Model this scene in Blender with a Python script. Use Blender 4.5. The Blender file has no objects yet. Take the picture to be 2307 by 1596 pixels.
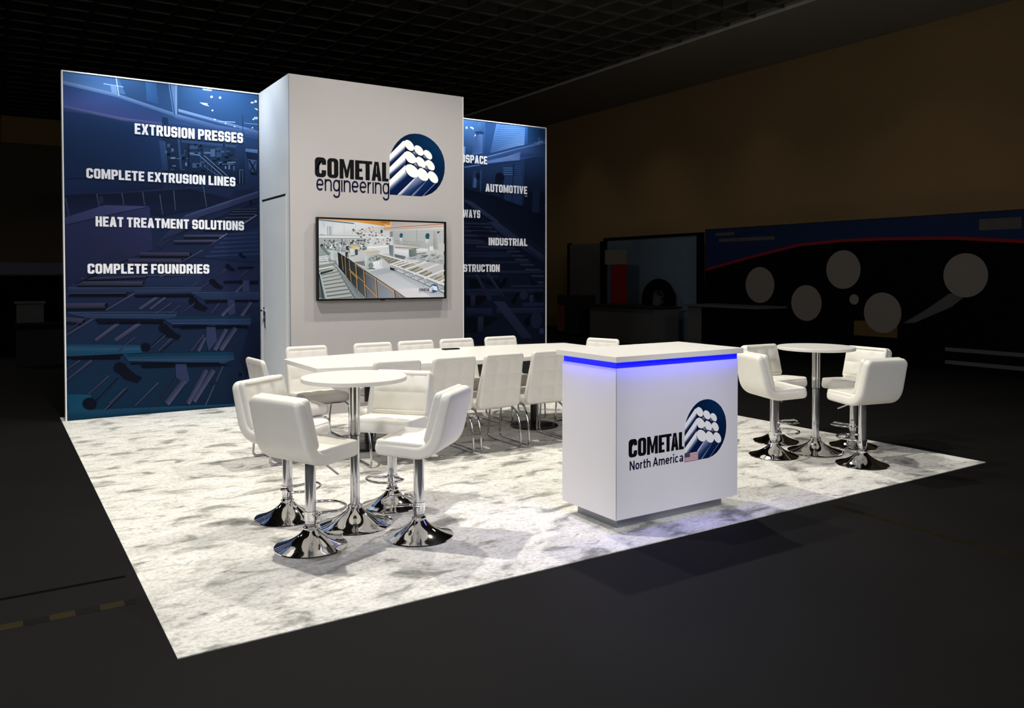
import bpy, bmesh, math, random
from mathutils import Vector, Matrix
from mathutils.geometry import tessellate_polygon
PI = math.pi
sc = bpy.context.scene
C = sc.collection

# ------------------------------------------------------------------ camera
CAM = (-0.6009, -3.3633, 1.5109); YAW = 0.5731; PITCH = -0.0213; ROLL = -0.001
F = Vector((math.sin(YAW)*math.cos(PITCH), math.cos(YAW)*math.cos(PITCH), math.sin(PITCH)))
R0 = Vector((math.cos(YAW), -math.sin(YAW), 0)); U0 = R0.cross(F)
R1 = R0*math.cos(ROLL) + U0*math.sin(ROLL); U1 = -R0*math.sin(ROLL) + U0*math.cos(ROLL)
cam_data = bpy.data.cameras.new('camera'); cam = bpy.data.objects.new('camera', cam_data); C.objects.link(cam)
cam.matrix_world = Matrix(((R1.x, U1.x, -F.x, CAM[0]), (R1.y, U1.y, -F.y, CAM[1]), (R1.z, U1.z, -F.z, CAM[2]), (0, 0, 0, 1)))
cam_data.sensor_fit = 'HORIZONTAL'; cam_data.sensor_width = 36.0
cam_data.lens = 1820.58/2307*36.0
cam_data.shift_y = -(798 - 657.38)/2307
cam_data.clip_end = 200
sc.camera = cam
sc.view_settings.view_transform = 'Standard'; sc.view_settings.look = 'None'
sc.view_settings.gamma = 1.0; sc.view_settings.use_curve_mapping = False
sc.view_settings.exposure = 0.0

# ------------------------------------------------------------------ light
W = bpy.data.worlds.new('hall_ambient'); sc.world = W; W.use_nodes = True
W.node_tree.nodes['Background'].inputs['Color'].default_value = (1.0, 0.93, 0.84, 1)
W.node_tree.nodes['Background'].inputs['Strength'].default_value = 0.03

def area(name, loc, target, power, size, col=(1, 1, 1), spread=180, shape='DISK'):
    d = bpy.data.lights.new(name, 'AREA'); d.energy = power; d.color = col; d.shape = shape
    d.size = size; d.spread = math.radians(spread)
    o = bpy.data.objects.new(name, d); C.objects.link(o); o.location = loc
    o.rotation_euler = (Vector(target) - Vector(loc)).to_track_quat('-Z', 'Y').to_euler()
    return o
def spot(name, loc, target, power, ang, blend, rad, col=(1, 1, 1)):
    d = bpy.data.lights.new(name, 'SPOT'); d.energy = power; d.color = col; d.spot_size = math.radians(ang)
    d.spot_blend = blend; d.shadow_soft_size = rad
    o = bpy.data.objects.new(name, d); C.objects.link(o); o.location = loc
    o.rotation_euler = (Vector(target) - Vector(loc)).to_track_quat('-Z', 'Y').to_euler()
    return o
WARM = (1.0, 0.96, 0.87); COOL = (0.84, 0.93, 1.0); LAV = (0.94, 0.94, 1.0)
# downlights hung from the hall ceiling above the stand
spot('down_light', (2.6, 3.3, 5.8), (2.6, 2.4, 0), 500, 120, 0.6, 0.06, WARM)
spot('down_light', (0.2, 2.3, 5.8), (0.7, 1.6, 0), 860, 120, 0.6, 0.06, WARM)
spot('down_light', (4.7, 3.3, 5.8), (4.5, 1.8, 0), 520, 120, 0.6, 0.06, WARM)
# soft fill from unseen hall lights, in front and left of the stand
area('hall_fill', (-2.0, -8.6, 5.9), (2.0, 1.5, 0.8), 85, 2.4, LAV, 110)
area('hall_fill', (-7.0, -3.2, 5.7), (1.8, 2.0, 0.8), 150, 2.4, LAV, 110)  # added side fill for stool backs and the counter's left face
spot('counter_fill', (2.6, -6.5, 5.6), (2.95, 0.22, 0.52), 1050, 11, 0.7, 0.3, LAV)  # added narrow spot, brightens only the counter front
area('hall_fill', (4.5, -8.6, 5.9), (3.4, 1.5, 0.8), 85, 2.4, LAV, 110)
# dim fill added over the aisles to lift the dark background
for x, y, p in ((-4.0, 9.0, 30), (-3.0, 16.0, 40), (8.6, 5.0, 14), (9.0, 12.0, 16)):
    area('aisle_fill', (x, y, 5.7), (x, y, 0), p, 0.8, (1.0, 0.93, 0.82), 150)
# wall washers on the graphic walls and the tower side
for x, p in ((0.55, 52), (1.50, 62)):
    spot('wall_washer', (x, 5.62, 4.05), (x, 6.12, 3.0), p, 100, 1.0, 0.04, COOL)
for x, p in ((4.75, 52), (5.45, 52)):
    spot('wall_washer', (x, 5.62, 4.05), (x, 6.12, 3.0), p, 100, 1.0, 0.04, COOL)
spot('wall_washer', (1.2, 5.5, 4.3), (2.03, 5.75, 2.9), 80, 100, 1.0, 0.04, COOL)

# ------------------------------------------------------------------ helpers
def lin(c): return c/12.92 if c <= 0.04045 else ((c + 0.055)/1.055)**2.4
def hexc(h): return tuple(lin(int(h[i:i+2], 16)/255) for i in (0, 2, 4)) + (1.0,)
def rgb(r, g, b): return (lin(r/255), lin(g/255), lin(b/255), 1.0)

def mat(name, col, rough=0.5, metal=0.0, noise=0.0, scale=20.0, bump=0.0, bscale=200.0, spec=0.5, coat=0.0):
    m = bpy.data.materials.new(name); m.use_nodes = True; nt = m.node_tree; b = nt.nodes['Principled BSDF']
    b.inputs['Base Color'].default_value = col; b.inputs['Roughness'].default_value = rough
    b.inputs['Metallic'].default_value = metal; b.inputs['Specular IOR Level'].default_value = spec
    b.inputs['Coat Weight'].default_value = coat
    tc = nt.nodes.new('ShaderNodeTexCoord')
    if noise:
        n = nt.nodes.new('ShaderNodeTexNoise'); n.inputs['Scale'].default_value = scale; n.inputs['Detail'].default_value = 4
        nt.links.new(tc.outputs['Object'], n.inputs['Vector'])
        r = nt.nodes.new('ShaderNodeValToRGB')
        r.color_ramp.elements[0].color = tuple(c*(1 - noise) for c in col[:3]) + (1,)
        r.color_ramp.elements[1].color = tuple(min(1, c*(1 + noise)) for c in col[:3]) + (1,)
        r.color_ramp.elements[0].position = 0.3; r.color_ramp.elements[1].position = 0.7
        nt.links.new(n.outputs['Fac'], r.inputs['Fac']); nt.links.new(r.outputs['Color'], b.inputs['Base Color'])
    if bump:
        n2 = nt.nodes.new('ShaderNodeTexNoise'); n2.inputs['Scale'].default_value = bscale; n2.inputs['Detail'].default_value = 3
        nt.links.new(tc.outputs['Object'], n2.inputs['Vector'])
        bp = nt.nodes.new('ShaderNodeBump'); bp.inputs['Strength'].default_value = bump; bp.inputs['Distance'].default_value = 0.002
        nt.links.new(n2.outputs['Fac'], bp.inputs['Height']); nt.links.new(bp.outputs['Normal'], b.inputs['Normal'])
    return m
def emis(name, col, strength):
    m = bpy.data.materials.new(name); m.use_nodes = True; nt = m.node_tree; b = nt.nodes['Principled BSDF']
    b.inputs['Base Color'].default_value = (0.02, 0.02, 0.02, 1)
    b.inputs['Emission Color'].default_value = col; b.inputs['Emission Strength'].default_value = strength
    return m
def print_mat(name, glow=0.0, rough=0.55):
    m = bpy.data.materials.new(name); m.use_nodes = True; nt = m.node_tree; b = nt.nodes['Principled BSDF']
    a = nt.nodes.new('ShaderNodeVertexColor'); a.layer_name = 'ink'
    b.inputs['Roughness'].default_value = rough; b.inputs['Specular IOR Level'].default_value = 0.04
    if glow:
        b.inputs['Base Color'].default_value = (0.01, 0.01, 0.01, 1)
        nt.links.new(a.outputs['Color'], b.inputs['Emission Color']); b.inputs['Emission Strength'].default_value = glow
    else:
        nt.links.new(a.outputs['Color'], b.inputs['Base Color'])
    return m

M = {}
M['leather'] = mat('white_leather', rgb(238, 235, 225), 0.42, noise=0.03, scale=6, bump=0.25, bscale=260)
M['chair_leather'] = mat('cream_leather', rgb(216, 212, 205), 0.45, noise=0.03, scale=6, bump=0.25, bscale=260)
M['chrome'] = mat('chrome', (0.78, 0.78, 0.80, 1), 0.06, 1.0)
M['tube'] = mat('chrome_tube', (0.50, 0.50, 0.52, 1), 0.1, 1.0)
M['satin'] = mat('satin_chrome', (0.66, 0.66, 0.68, 1), 0.11, 0.86)
M['steel'] = mat('brushed_steel', (0.55, 0.56, 0.58, 1), 0.25, 1.0)
M['black'] = mat('black_plastic', rgb(8, 8, 9), 0.5, spec=0.2)
M['black_metal'] = mat('black_metal', rgb(20, 19, 19), 0.3)
M['laminate'] = mat('white_laminate', rgb(236, 233, 226), 0.32, noise=0.012, scale=3)
M['counter'] = mat('counter_laminate', rgb(226, 224, 226), 0.38, noise=0.01, scale=3)
M['panel_grey'] = mat('grey_panel_skin', rgb(171, 167, 167), 0.55, noise=0.015, scale=1.5)
M['panel_white'] = mat('white_panel_skin', rgb(222, 226, 228), 0.45, noise=0.012, scale=1.5)
M['white_trim'] = mat('white_trim', rgb(240, 240, 238), 0.35)
M['alu'] = mat('grey_aluminium', rgb(150, 154, 160), 0.35, 0.6)
M['gap'] = mat('dark_gap', rgb(20, 22, 26), 0.7)
M['ink_black'] = mat('black_vinyl', rgb(6, 6, 11), 0.6, spec=0.12)
M['ink_navy'] = mat('navy_vinyl', rgb(10, 15, 48), 0.6, spec=0.12)
M['ink_white'] = mat('white_vinyl', rgb(240, 240, 246), 0.5)
M['print'] = print_mat('printed_fabric')
M['vinyl'] = print_mat('printed_vinyl')
M['screen'] = print_mat('lit_screen', glow=0.95)
M['led'] = emis('blue_led', (0.0, 0.002, 1.0, 1), 1.6)
M['led_down'] = emis('blue_led_tape', (0.012, 0.012, 1.0, 1), 85.0)

def carpet_mat():
    m = bpy.data.materials.new('mottled_carpet'); m.use_nodes = True; nt = m.node_tree; b = nt.nodes['Principled BSDF']
    b.inputs['Roughness'].default_value = 0.9; b.inputs['Specular IOR Level'].default_value = 0.1
    tc = nt.nodes.new('ShaderNodeTexCoord')
    def noise(scale, detail, rough, dist, sx=1, sy=1, rot=0.0):
        mp = nt.nodes.new('ShaderNodeMapping'); mp.inputs['Scale'].default_value = (sx, sy, 1); mp.inputs['Rotation'].default_value = (0, 0, rot)
        nt.links.new(tc.outputs['Object'], mp.inputs['Vector'])
        n = nt.nodes.new('ShaderNodeTexNoise'); n.inputs['Scale'].default_value = scale; n.inputs['Detail'].default_value = detail
        n.inputs['Roughness'].default_value = rough; n.inputs['Distortion'].default_value = dist
        nt.links.new(mp.outputs['Vector'], n.inputs['Vector']); return n
    def ramp(src, stops):
        r = nt.nodes.new('ShaderNodeValToRGB'); e = r.color_ramp.elements
        e[0].position, e[0].color = stops[0]; e[1].position, e[1].color = stops[-1]
        for p, c in stops[1:-1]:
            k = e.new(p); k.color = c
        nt.links.new(src, r.inputs['Fac']); return r
    def mix(kind, fac, a, bb):
        x = nt.nodes.new('ShaderNodeMixRGB'); x.blend_type = kind
        if isinstance(fac, float): x.inputs['Fac'].default_value = fac
        else: nt.links.new(fac, x.inputs['Fac'])
        nt.links.new(a, x.inputs['Color1']); nt.links.new(bb, x.inputs['Color2']); return x
    n1 = noise(5.2, 4, 0.55, 0.6, 0.62, 1.1, 0.573)
    n2 = noise(15.0, 4, 0.6, 0.9, 0.6, 1.2, 0.45)
    n3 = noise(45.0, 3, 0.6, 0.3)
    base = ramp(n1.outputs['Fac'], [(0.25, rgb(120, 122, 118)), (0.36, rgb(168, 168, 162)), (0.44, rgb(224, 222, 216)), (0.7, rgb(242, 240, 234))])
    fl = ramp(n2.outputs['Fac'], [(0.28, rgb(160, 160, 158)), (0.40, rgb(224, 222, 218)), (0.48, rgb(255, 255, 255)), (1.0, rgb(255, 255, 255))])
    x = mix('MULTIPLY', 0.6, base.outputs['Color'], fl.outputs['Color'])
    sp = ramp(n3.outputs['Fac'], [(0.3, rgb(214, 212, 208)), (0.55, rgb(255, 255, 255))])
    x2 = mix('MULTIPLY', 0.8, x.outputs['Color'], sp.outputs['Color'])
    nt.links.new(x2.outputs['Color'], b.inputs['Base Color'])
    nb = noise(160.0, 2, 0.6, 0)
    bp = nt.nodes.new('ShaderNodeBump'); bp.inputs['Strength'].default_value = 0.5; bp.inputs['Distance'].default_value = 0.004
    nt.links.new(nb.outputs['Fac'], bp.inputs['Height']); nt.links.new(bp.outputs['Normal'], b.inputs['Normal'])
    return m
M['carpet'] = carpet_mat()

# ---- mesh helpers
def link(name, me, material, parent=None):
    o = bpy.data.objects.new(name, me); C.objects.link(o)
    if material is not None and not me.materials: me.materials.append(material)
    if parent is not None: o.parent = parent
    return o
def obj(name, bm, material, parent=None, smooth=None):
    bmesh.ops.recalc_face_normals(bm, faces=bm.faces)
    me = bpy.data.meshes.new(name); bm.to_mesh(me); bm.free()
    if smooth:
        for p in me.polygons: p.use_smooth = True
        if smooth < 180: me.set_sharp_from_angle(angle=math.radians(smooth))
    return link(name, me, material, parent)
def tag(o, label=None, cat=None, group=None, kind=None):
    if label: o['label'] = label
    if cat: o['category'] = cat
    if group: o['group'] = group
    if kind: o['kind'] = kind
    return o
def thing(name, label, cat, loc=(0, 0, 0), rz=0.0, group=None):
    o = bpy.data.objects.new(name, None); C.objects.link(o); o.location = loc; o.rotation_euler = (0, 0, rz)
    o.empty_display_size = 0.1
    return tag(o, label, cat, group)
def dup(root, loc, rz, label, group=None):
    r = root.copy(); C.objects.link(r); r.location = loc; r.rotation_euler = (0, 0, rz); r['label'] = label
    if group: r['group'] = group
    for ch in list(root.children):
        c = ch.copy(); C.objects.link(c); c.parent = r
        for g in list(ch.children):
            d = g.copy(); C.objects.link(d); d.parent = c
    return r
def box(bm, x0, y0, z0, x1, y1, z1, bev=0.0, seg=2):
    r = bmesh.ops.create_cube(bm, size=1.0)
    for v in r['verts']:
        v.co = Vector((x0 + (v.co.x + .5)*(x1 - x0), y0 + (v.co.y + .5)*(y1 - y0), z0 + (v.co.z + .5)*(z1 - z0)))
    if bev:
        es = list({e for v in r['verts'] for e in v.link_edges})
        bmesh.ops.bevel(bm, geom=es, offset=bev, segments=seg, affect='EDGES', profile=0.5)
    return bm
def boxes(*bs, bev=0.0):
    bm = bmesh.new()
    for b in bs: box(bm, *b, bev=bev)
    return bm
def lathe(bm, prof, n=48, c=(0, 0, 0), caps=True):
    rings = []
    for r, z in prof:
        if r < 1e-6: rings.append([bm.verts.new((c[0], c[1], c[2] + z))])
        else: rings.append([bm.verts.new((c[0] + r*math.cos(2*PI*k/n), c[1] + r*math.sin(2*PI*k/n), c[2] + z)) for k in range(n)])
    for a, b in zip(rings[:-1], rings[1:]):
        for k in range(n):
            if len(a) == 1 and len(b) == 1: continue
            if len(a) == 1: bm.faces.new((a[0], b[(k+1) % n], b[k]))
            elif len(b) == 1: bm.faces.new((a[k], a[(k+1) % n], b[0]))
            else: bm.faces.new((a[k], a[(k+1) % n], b[(k+1) % n], b[k]))
    if caps:
        if len(rings[0]) > 1: bm.faces.new(rings[0])
        if len(rings[-1]) > 1: bm.faces.new(rings[-1])
    return bm
def round_path(pts, r, seg=6, closed=False):
    pts = [Vector(p) for p in pts]; n = len(pts); out = []
    for i in range(n):
        if not closed and i in (0, n-1): out.append(pts[i]); continue
        a, b, c = pts[i-1], pts[i], pts[(i+1) % n]
        d1 = (a - b); d2 = (c - b); rr = min(r, d1.length*.48, d2.length*.48)
        p1 = b + d1.normalized()*rr; p2 = b + d2.normalized()*rr
        for k in range(seg + 1):
            t = k/seg; out.append(p1*(1-t)**2 + b*2*t*(1-t) + p2*t*t)
    return out
def tube(bm, pts, r, n=10, closed=False):
    pts = [Vector(p) for p in pts]; N = len(pts); rings = []; ref = None
    for i in range(N):
        if closed: t = (pts[(i+1) % N] - pts[i-1])
        else: t = pts[min(i+1, N-1)] - pts[max(i-1, 0)]
        t.normalize()
        if ref is None:
            ref = t.orthogonal().normalized()
        ref = (ref - t*ref.dot(t)).normalized(); bn = t.cross(ref)
        rings.append([bm.verts.new(pts[i] + (ref*math.cos(2*PI*k/n) + bn*math.sin(2*PI*k/n))*r) for k in range(n)])
    m = N if closed else N-1
    for i in range(m):
        a, b = rings[i], rings[(i+1) % N]
        off = 0
        if closed and i == N-1:
            off = min(range(n), key=lambda s: sum((a[k].co - b[(k+s) % n].co).length for k in range(n)))
        for k in range(n): bm.faces.new((a[k], a[(k+1) % n], b[(k+1+off) % n], b[(k+off) % n]))
    if not closed: bm.faces.new(rings[0]); bm.faces.new(rings[-1])
    return bm
def resample(path, n):
    P = [Vector((0, a, b)) for a, b in path]; L = [0]
    for a, b in zip(P[:-1], P[1:]): L.append(L[-1] + (b-a).length)
    out = []; j = 0
    for i in range(n):
        s = L[-1]*i/(n-1)
        while j < len(P)-2 and L[j+1] < s: j += 1
        t = (s - L[j])/max(1e-9, L[j+1]-L[j]); out.append(P[j].lerp(P[j+1], max(0, min(1, t))))
    return out
def smooth_path(pts, n, r):
    rp = round_path([(0, a, b) for a, b in pts], r, 10)
    return resample([(p.y, p.z) for p in rp], n)
def loft(bm, path, width, thick, rad, n_path=30, bend=0.1, quilt=None, back_quilt=None, end=0.5, inner=22, dome=0.0, corner=0.0):
    """Padded strip: rounded-rect section swept along a (y, z) path; the inner side may be quilted."""
    P = smooth_path(path, n_path, bend) if not isinstance(path[0], Vector) else path
    N = len(P); rings = []
    fs = []
    ne = 6
    seq = [(0, k) for k in range(ne, 0, -1)] + [(i, 0) for i in range(N)] + [(N-1, -k) for k in range(1, ne+1)]
    for i, e in seq:
        t = (P[min(i+1, N-1)] - P[max(i-1, 0)]).normalized(); nrm = Vector((0, t.z, -t.y))
        s = i/(N-1); w = width(s) if callable(width) else width; th = thick(s) if callable(thick) else thick
        c = P[i].copy(); k = 1.0; sh = 0.0; cr = corner if corner else th*end
        if e:
            a = abs(e)/ne*PI/2; k = max(0.08, math.cos(a)**.6); ext = cr*math.sin(a); c += t*(-ext if e > 0 else ext)
            sh = cr*(1 - math.cos(a))*.9
        hw = w/2 - sh; ht = th/2*k; r = min(rad, ht*.98, hw*.9)
        sec = []
        for q, (cx, cy, a0) in enumerate(((-hw + r, -ht + r, PI), (hw - r, -ht + r, 1.5*PI), (hw - r, ht - r, 0), (-hw + r, ht - r, .5*PI))):
            for m in range(5):
                a = a0 + PI/2*m/4; sec.append((cx + r*math.cos(a), cy + r*math.sin(a)))
            if q in (0, 2):
                x0, x1 = (-hw + r, hw - r) if q == 0 else (hw - r, -hw + r); y = -ht if q == 0 else ht
                for m in range(1, inner):
                    u = m/inner; x = x0 + (x1 - x0)*u; uu = (x + w/2)/w; off = 0.0
                    qq = back_quilt if q == 0 else quilt
                    if not e:
                        if qq:
                            g = min(abs(math.sin(PI*qq[0]*uu)), 1.0)**.45; h = min(abs(math.sin(PI*qq[1]*s)), 1.0)**.45
                            edge = min(1, min(uu, 1-uu)*10)
                            off = qq[2]*(min(g, h) - 1)
                        if q == 2 and dome: off += dome*math.sin(PI*uu)*math.sin(PI*s)
                    sec.append((x, y - off if q == 0 else y + off))
        rings.append([bm.verts.new(c + nrm*y + Vector((x, 0, 0))) for x, y in sec])
    n = len(rings[0])
    for a, b in zip(rings[:-1], rings[1:]):
        for k in range(n): bm.faces.new((a[k], a[(k+1) % n], b[(k+1) % n], b[k]))
    bm.faces.new(rings[0]); bm.faces.new(rings[-1])
    return bm

# ---- flat print and lettering helpers (printed graphics are flat things on real panels)
def art(name, data, plane, material, parent, step=2e-5, xf=None):
    """plane: function (a, b, lift) -> point.  Layers are stacked a hair apart."""
    verts, faces, cols = [], [], []
    for i, ln in enumerate(data.strip().split('\n')):
        p, c = ln.split('|'); pts = [tuple(map(float, q.split(','))) for q in p.split(' ')]; cs = c.split(' ')
        if len(cs) != len(pts): cs = (cs*len(pts))[:len(pts)]
        if xf: pts = [xf(a, b) for a, b in pts]
        base = len(verts)
        for a, b in pts: verts.append(plane(a, b, (i + 1)*step))
        if len(pts) <= 3: tris = [tuple(range(len(pts)))]
        else: tris = tessellate_polygon([[Vector((a, b, 0)) for a, b in pts]])
        for t in tris:
            faces.append([base + k for k in t]); cols += [hexc(cs[k]) for k in t]
    me = bpy.data.meshes.new(name); me.from_pydata(verts, [], faces); me.update()
    at = me.color_attributes.new('ink', 'FLOAT_COLOR', 'CORNER')
    k = 0
    for poly in me.polygons:
        for li in poly.loop_indices: at.data[li].color = cols[k]; k += 1
    return link(name, me, material, parent)

def oct_pts(x0, y0, x1, y1, c, seg):
    out = []
    for cx, cy, a0 in ((x1-c, y0+c, -PI/2), (x1-c, y1-c, 0), (x0+c, y1-c, PI/2), (x0+c, y0+c, PI)):
        for k in range(seg + 1):
            a = a0 + PI/2*k/seg; out.append((cx + c*math.cos(a), cy + c*math.sin(a)))
    return out
def corner(cx, cy, c, a0, seg): return [(cx + c*math.cos(a0 + PI/2*k/seg), cy + c*math.sin(a0 + PI/2*k/seg)) for k in range(seg + 1)]
def corner_r(cx, cy, c, a0, seg): return corner(cx, cy, c, a0, seg)[::-1]
def glyph(ch, w, sx, sy, c, seg):
    """heavy block capital, unit height; returns list of (outline, [holes]), advance width"""
    ic = max(0.02, c - min(sx, sy)*.75)
    if ch == 'O': return [(oct_pts(0, 0, w, 1, c, seg), [oct_pts(sx, sy, w-sx, 1-sy, ic, seg)])], w
    if ch == 'D': return [([(0, 0)] + corner(w-c, c, c, -PI/2, seg) + corner(w-c, 1-c, c, 0, seg) + [(0, 1)], [oct_pts(sx, sy, w-sx, 1-sy, ic, seg)])], w
    if ch == 'C':
        g = .36
        return [(corner(w-c, c, c, -PI/2, seg) + [(w, g), (w-sx, g), (w-sx, sy+ic)] + [(w-sx-ic, sy), (sx+ic, sy), (sx, sy+ic), (sx, 1-sy-ic), (sx+ic, 1-sy), (w-sx-ic, 1-sy), (w-sx, 1-sy-ic), (w-sx, 1-g), (w, 1-g)]
                 + corner(w-c, 1-c, c, 0, seg) + corner(c, 1-c, c, PI/2, seg) + corner(c, c, c, PI, seg), [])], w
    if ch == 'S':
        m = .5; h = sy/2
        return [([(c, 0), (w-c, 0), (w, c), (w, m+h-c*.6), (w-c*.6, m+h), (sx, m+h), (sx, 1-sy), (w-sx, 1-sy), (w-sx, .68), (w, .68), (w, 1-c), (w-c, 1), (c, 1), (0, 1-c), (0, m-h+c*.6), (c*.6, m-h), (w-sx, m-h), (w-sx, sy), (sx, sy), (sx, .32), (0, .32), (0, c)], [])], w
    if ch == 'E': w *= .9; return [([(0, 0), (w, 0), (w, sy), (sx, sy), (sx, .5-sy/2), (w*.9, .5-sy/2), (w*.9, .5+sy/2), (sx, .5+sy/2), (sx, 1-sy), (w, 1-sy), (w, 1), (0, 1)], [])], w
    if ch == 'F': w *= .88; return [([(0, 0), (sx, 0), (sx, .5-sy/2), (w*.9, .5-sy/2), (w*.9, .5+sy/2), (sx, .5+sy/2), (sx, 1-sy), (w, 1-sy), (w, 1), (0, 1)], [])], w
    if ch == 'L': w *= .86; return [([(0, 0), (w, 0), (w, sy), (sx, sy), (sx, 1), (0, 1)], [])], w
    if ch == 'I': return [([(0, 0), (sx, 0), (sx, 1), (0, 1)], [])], sx
    if ch == 'T': w *= .95; a = (w-sx)/2; return [([(a, 0), (a+sx, 0), (a+sx, 1-sy), (w, 1-sy), (w, 1), (0, 1), (0, 1-sy), (a, 1-sy)], [])], w
    if ch == 'H': return [([(0, 0), (sx, 0), (sx, .5-sy/2), (w-sx, .5-sy/2), (w-sx, 0), (w, 0), (w, 1), (w-sx, 1), (w-sx, .5+sy/2), (sx, .5+sy/2), (sx, 1), (0, 1)], [])], w
    if ch == 'U': return [([(c, 0), (w-c, 0), (w, c), (w, 1), (w-sx, 1), (w-sx, sy), (sx, sy), (sx, 1), (0, 1), (0, c)], [])], w
    if ch == 'P': return [([(0, 0), (sx, 0), (sx, .36), (w-c, .36), (w, .36+c), (w, 1-c), (w-c, 1), (0, 1)], [[(sx, .36+sy*.9), (w-sx, .36+sy*.9), (w-sx, 1-sy), (sx, 1-sy)]])], w
    if ch == 'R':
        w *= 1.03
        return [([(0, 0), (sx, 0), (sx, .37), (w*.46, .37), (w-sx*1.02, 0), (w+.03, 0), (w*.80, .40), (w, .40+c), (w, 1-c), (w-c, 1), (0, 1)], [[(sx, .37+sy*.9), (w-sx, .37+sy*.9), (w-sx, 1-sy), (sx, 1-sy)]])], w + .02
    if ch == 'A':
        w *= 1.12; t = sx*1.12; q = w*.30
        a = lambda y: q*y; b = lambda y: w - q*y
        return [([(0, 0), (t, 0), (t+a(.2), .2), (w-t-a(.2), .2), (w-t, 0), (w, 0), (w-q, 1), (q, 1)], [[(t+a(.2)+.03, .37), (w-t-a(.2)-.03, .37), (w/2+.015, .80), (w/2-.015, .80)]])], w
    if ch == 'N': w *= 1.04; return [([(0, 0), (sx, 0), (sx, .58), (w-sx*1.02, 0), (w, 0), (w, 1), (w-sx, 1), (w-sx, .42), (sx*1.02, 1), (0, 1)], [])], w
    if ch == 'M': w *= 1.38; m = w/2; return [([(0, 0), (sx, 0), (sx, .62), (m-sx*.34, .06), (m+sx*.34, .06), (w-sx, .62), (w-sx, 0), (w, 0), (w, 1), (w-sx*1.1, 1), (m, .44), (sx*1.1, 1), (0, 1)], [])], w
    if ch == 'V': w *= 1.12; m = w/2; return [([(m-sx*.52, 0), (m+sx*.52, 0), (w, 1), (w-sx*1.1, 1), (m, .34), (sx*1.1, 1), (0, 1)], [])], w
    if ch == 'W': w *= 1.55; return [([(w*.16, 0), (w*.38, 0), (w*.5, .5), (w*.62, 0), (w*.84, 0), (w, 1), (w-sx, 1), (w*.74, .36), (w*.6, 1), (w*.4, 1), (w*.26, .36), (sx, 1), (0, 1)], [])], w
    if ch == 'X': w *= 1.12; m = w/2; return [([(0, 0), (sx*1.1, 0), (m, .32), (w-sx*1.1, 0), (w, 0), (m+sx*.62, .5), (w, 1), (w-sx*1.1, 1), (m, .68), (sx*1.1, 1), (0, 1), (m-sx*.62, .5)], [])], w
    if ch == 'Y': w *= 1.1; m = w/2; return [([(m-sx/2, 0), (m+sx/2, 0), (m+sx/2, .4), (w, 1), (w-sx*1.1, 1), (m, .62), (sx*1.1, 1), (0, 1), (m-sx/2, .4)], [])], w
    return [], w*.55
def flat(name, polys, plane, material, parent, lift):
    verts, faces = [], []
    for outer, holes in polys:
        loops = [[Vector((a, b, 0)) for a, b in l] for l in [outer] + holes]
        base = len(verts)
        for l in loops:
            for v in l: verts.append(plane(v.x, v.y, lift))
        for t in tessellate_polygon(loops): faces.append([base + k for k in t])
    me = bpy.data.meshes.new(name); me.from_pydata(verts, [], faces); me.update()
    return link(name, me, material, parent)
def word(text, x0, x1, z0, h, w=.56, sx=.215, sy=.2, c=.13, seg=1, gap=.075, space=.24, wm={}, sm={}, gm={}):
    polys = []; x = 0.0; first = True
    for ch in text:
        if ch == ' ': x += space; continue
        g, adv = glyph(ch, wm.get(ch, w), sm.get(ch, sx), sy, c, seg)
        for o, hs in g: polys.append(([(a + x, b) for a, b in o], [[(a + x, b) for a, b in l] for l in hs]))
        gp = gm.get(ch, gap); x += adv + gp
    k = (x1 - x0)/(x - gp)
    f = lambda q: (x0 + q[0]*k, z0 + q[1]*h)
    return [([f(q) for q in o], [[f(q) for q in l] for l in hs]) for o, hs in polys]
IMPACT = dict(w=.56, sx=.222, sy=.155, c=.19, seg=5, gap=.06, wm=dict(E=.463, T=.508, A=.476, L=.407, M=.538), sm=dict(A=.172, M=.2), gm=dict(E=0.004, T=-.03, A=.03))
def ribbon(pts, w, closed=False):
    """constant-width stroke -> list of quads"""
    P = [Vector((a, b, 0)) for a, b in pts]; N = len(P); L, Rr = [], []
    for i in range(N):
        if closed: a, b, c = P[i-1], P[i], P[(i+1) % N]
        else: a, b, c = P[max(i-1, 0)], P[i], P[min(i+1, N-1)]
        t1 = (b-a).normalized() if (b-a).length > 1e-9 else (c-b).normalized()
        t2 = (c-b).normalized() if (c-b).length > 1e-9 else t1
        n = Vector((-(t1+t2).y, (t1+t2).x, 0)).normalized(); k = 1/max(.5, n.dot(Vector((-t1.y, t1.x, 0))))
        L.append(b + n*w/2*k); Rr.append(b - n*w/2*k)
    out = []
    for i in range(N if closed else N-1):
        j = (i+1) % N; out.append(([(L[i].x, L[i].y), (L[j].x, L[j].y), (Rr[j].x, Rr[j].y), (Rr[i].x, Rr[i].y)], []))
    return out
def ell(cx, cy, rx, ry, a0, a1, n=16):
    o = []
    for k in range(n+1):
        a = math.radians(a0 + (a1-a0)*k/n); ca, sa = math.cos(a), math.sin(a)
        e = .86
        o.append((cx + rx*math.copysign(abs(ca)**e, ca), cy + ry*math.copysign(abs(sa)**e, sa)))
    return o
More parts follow.
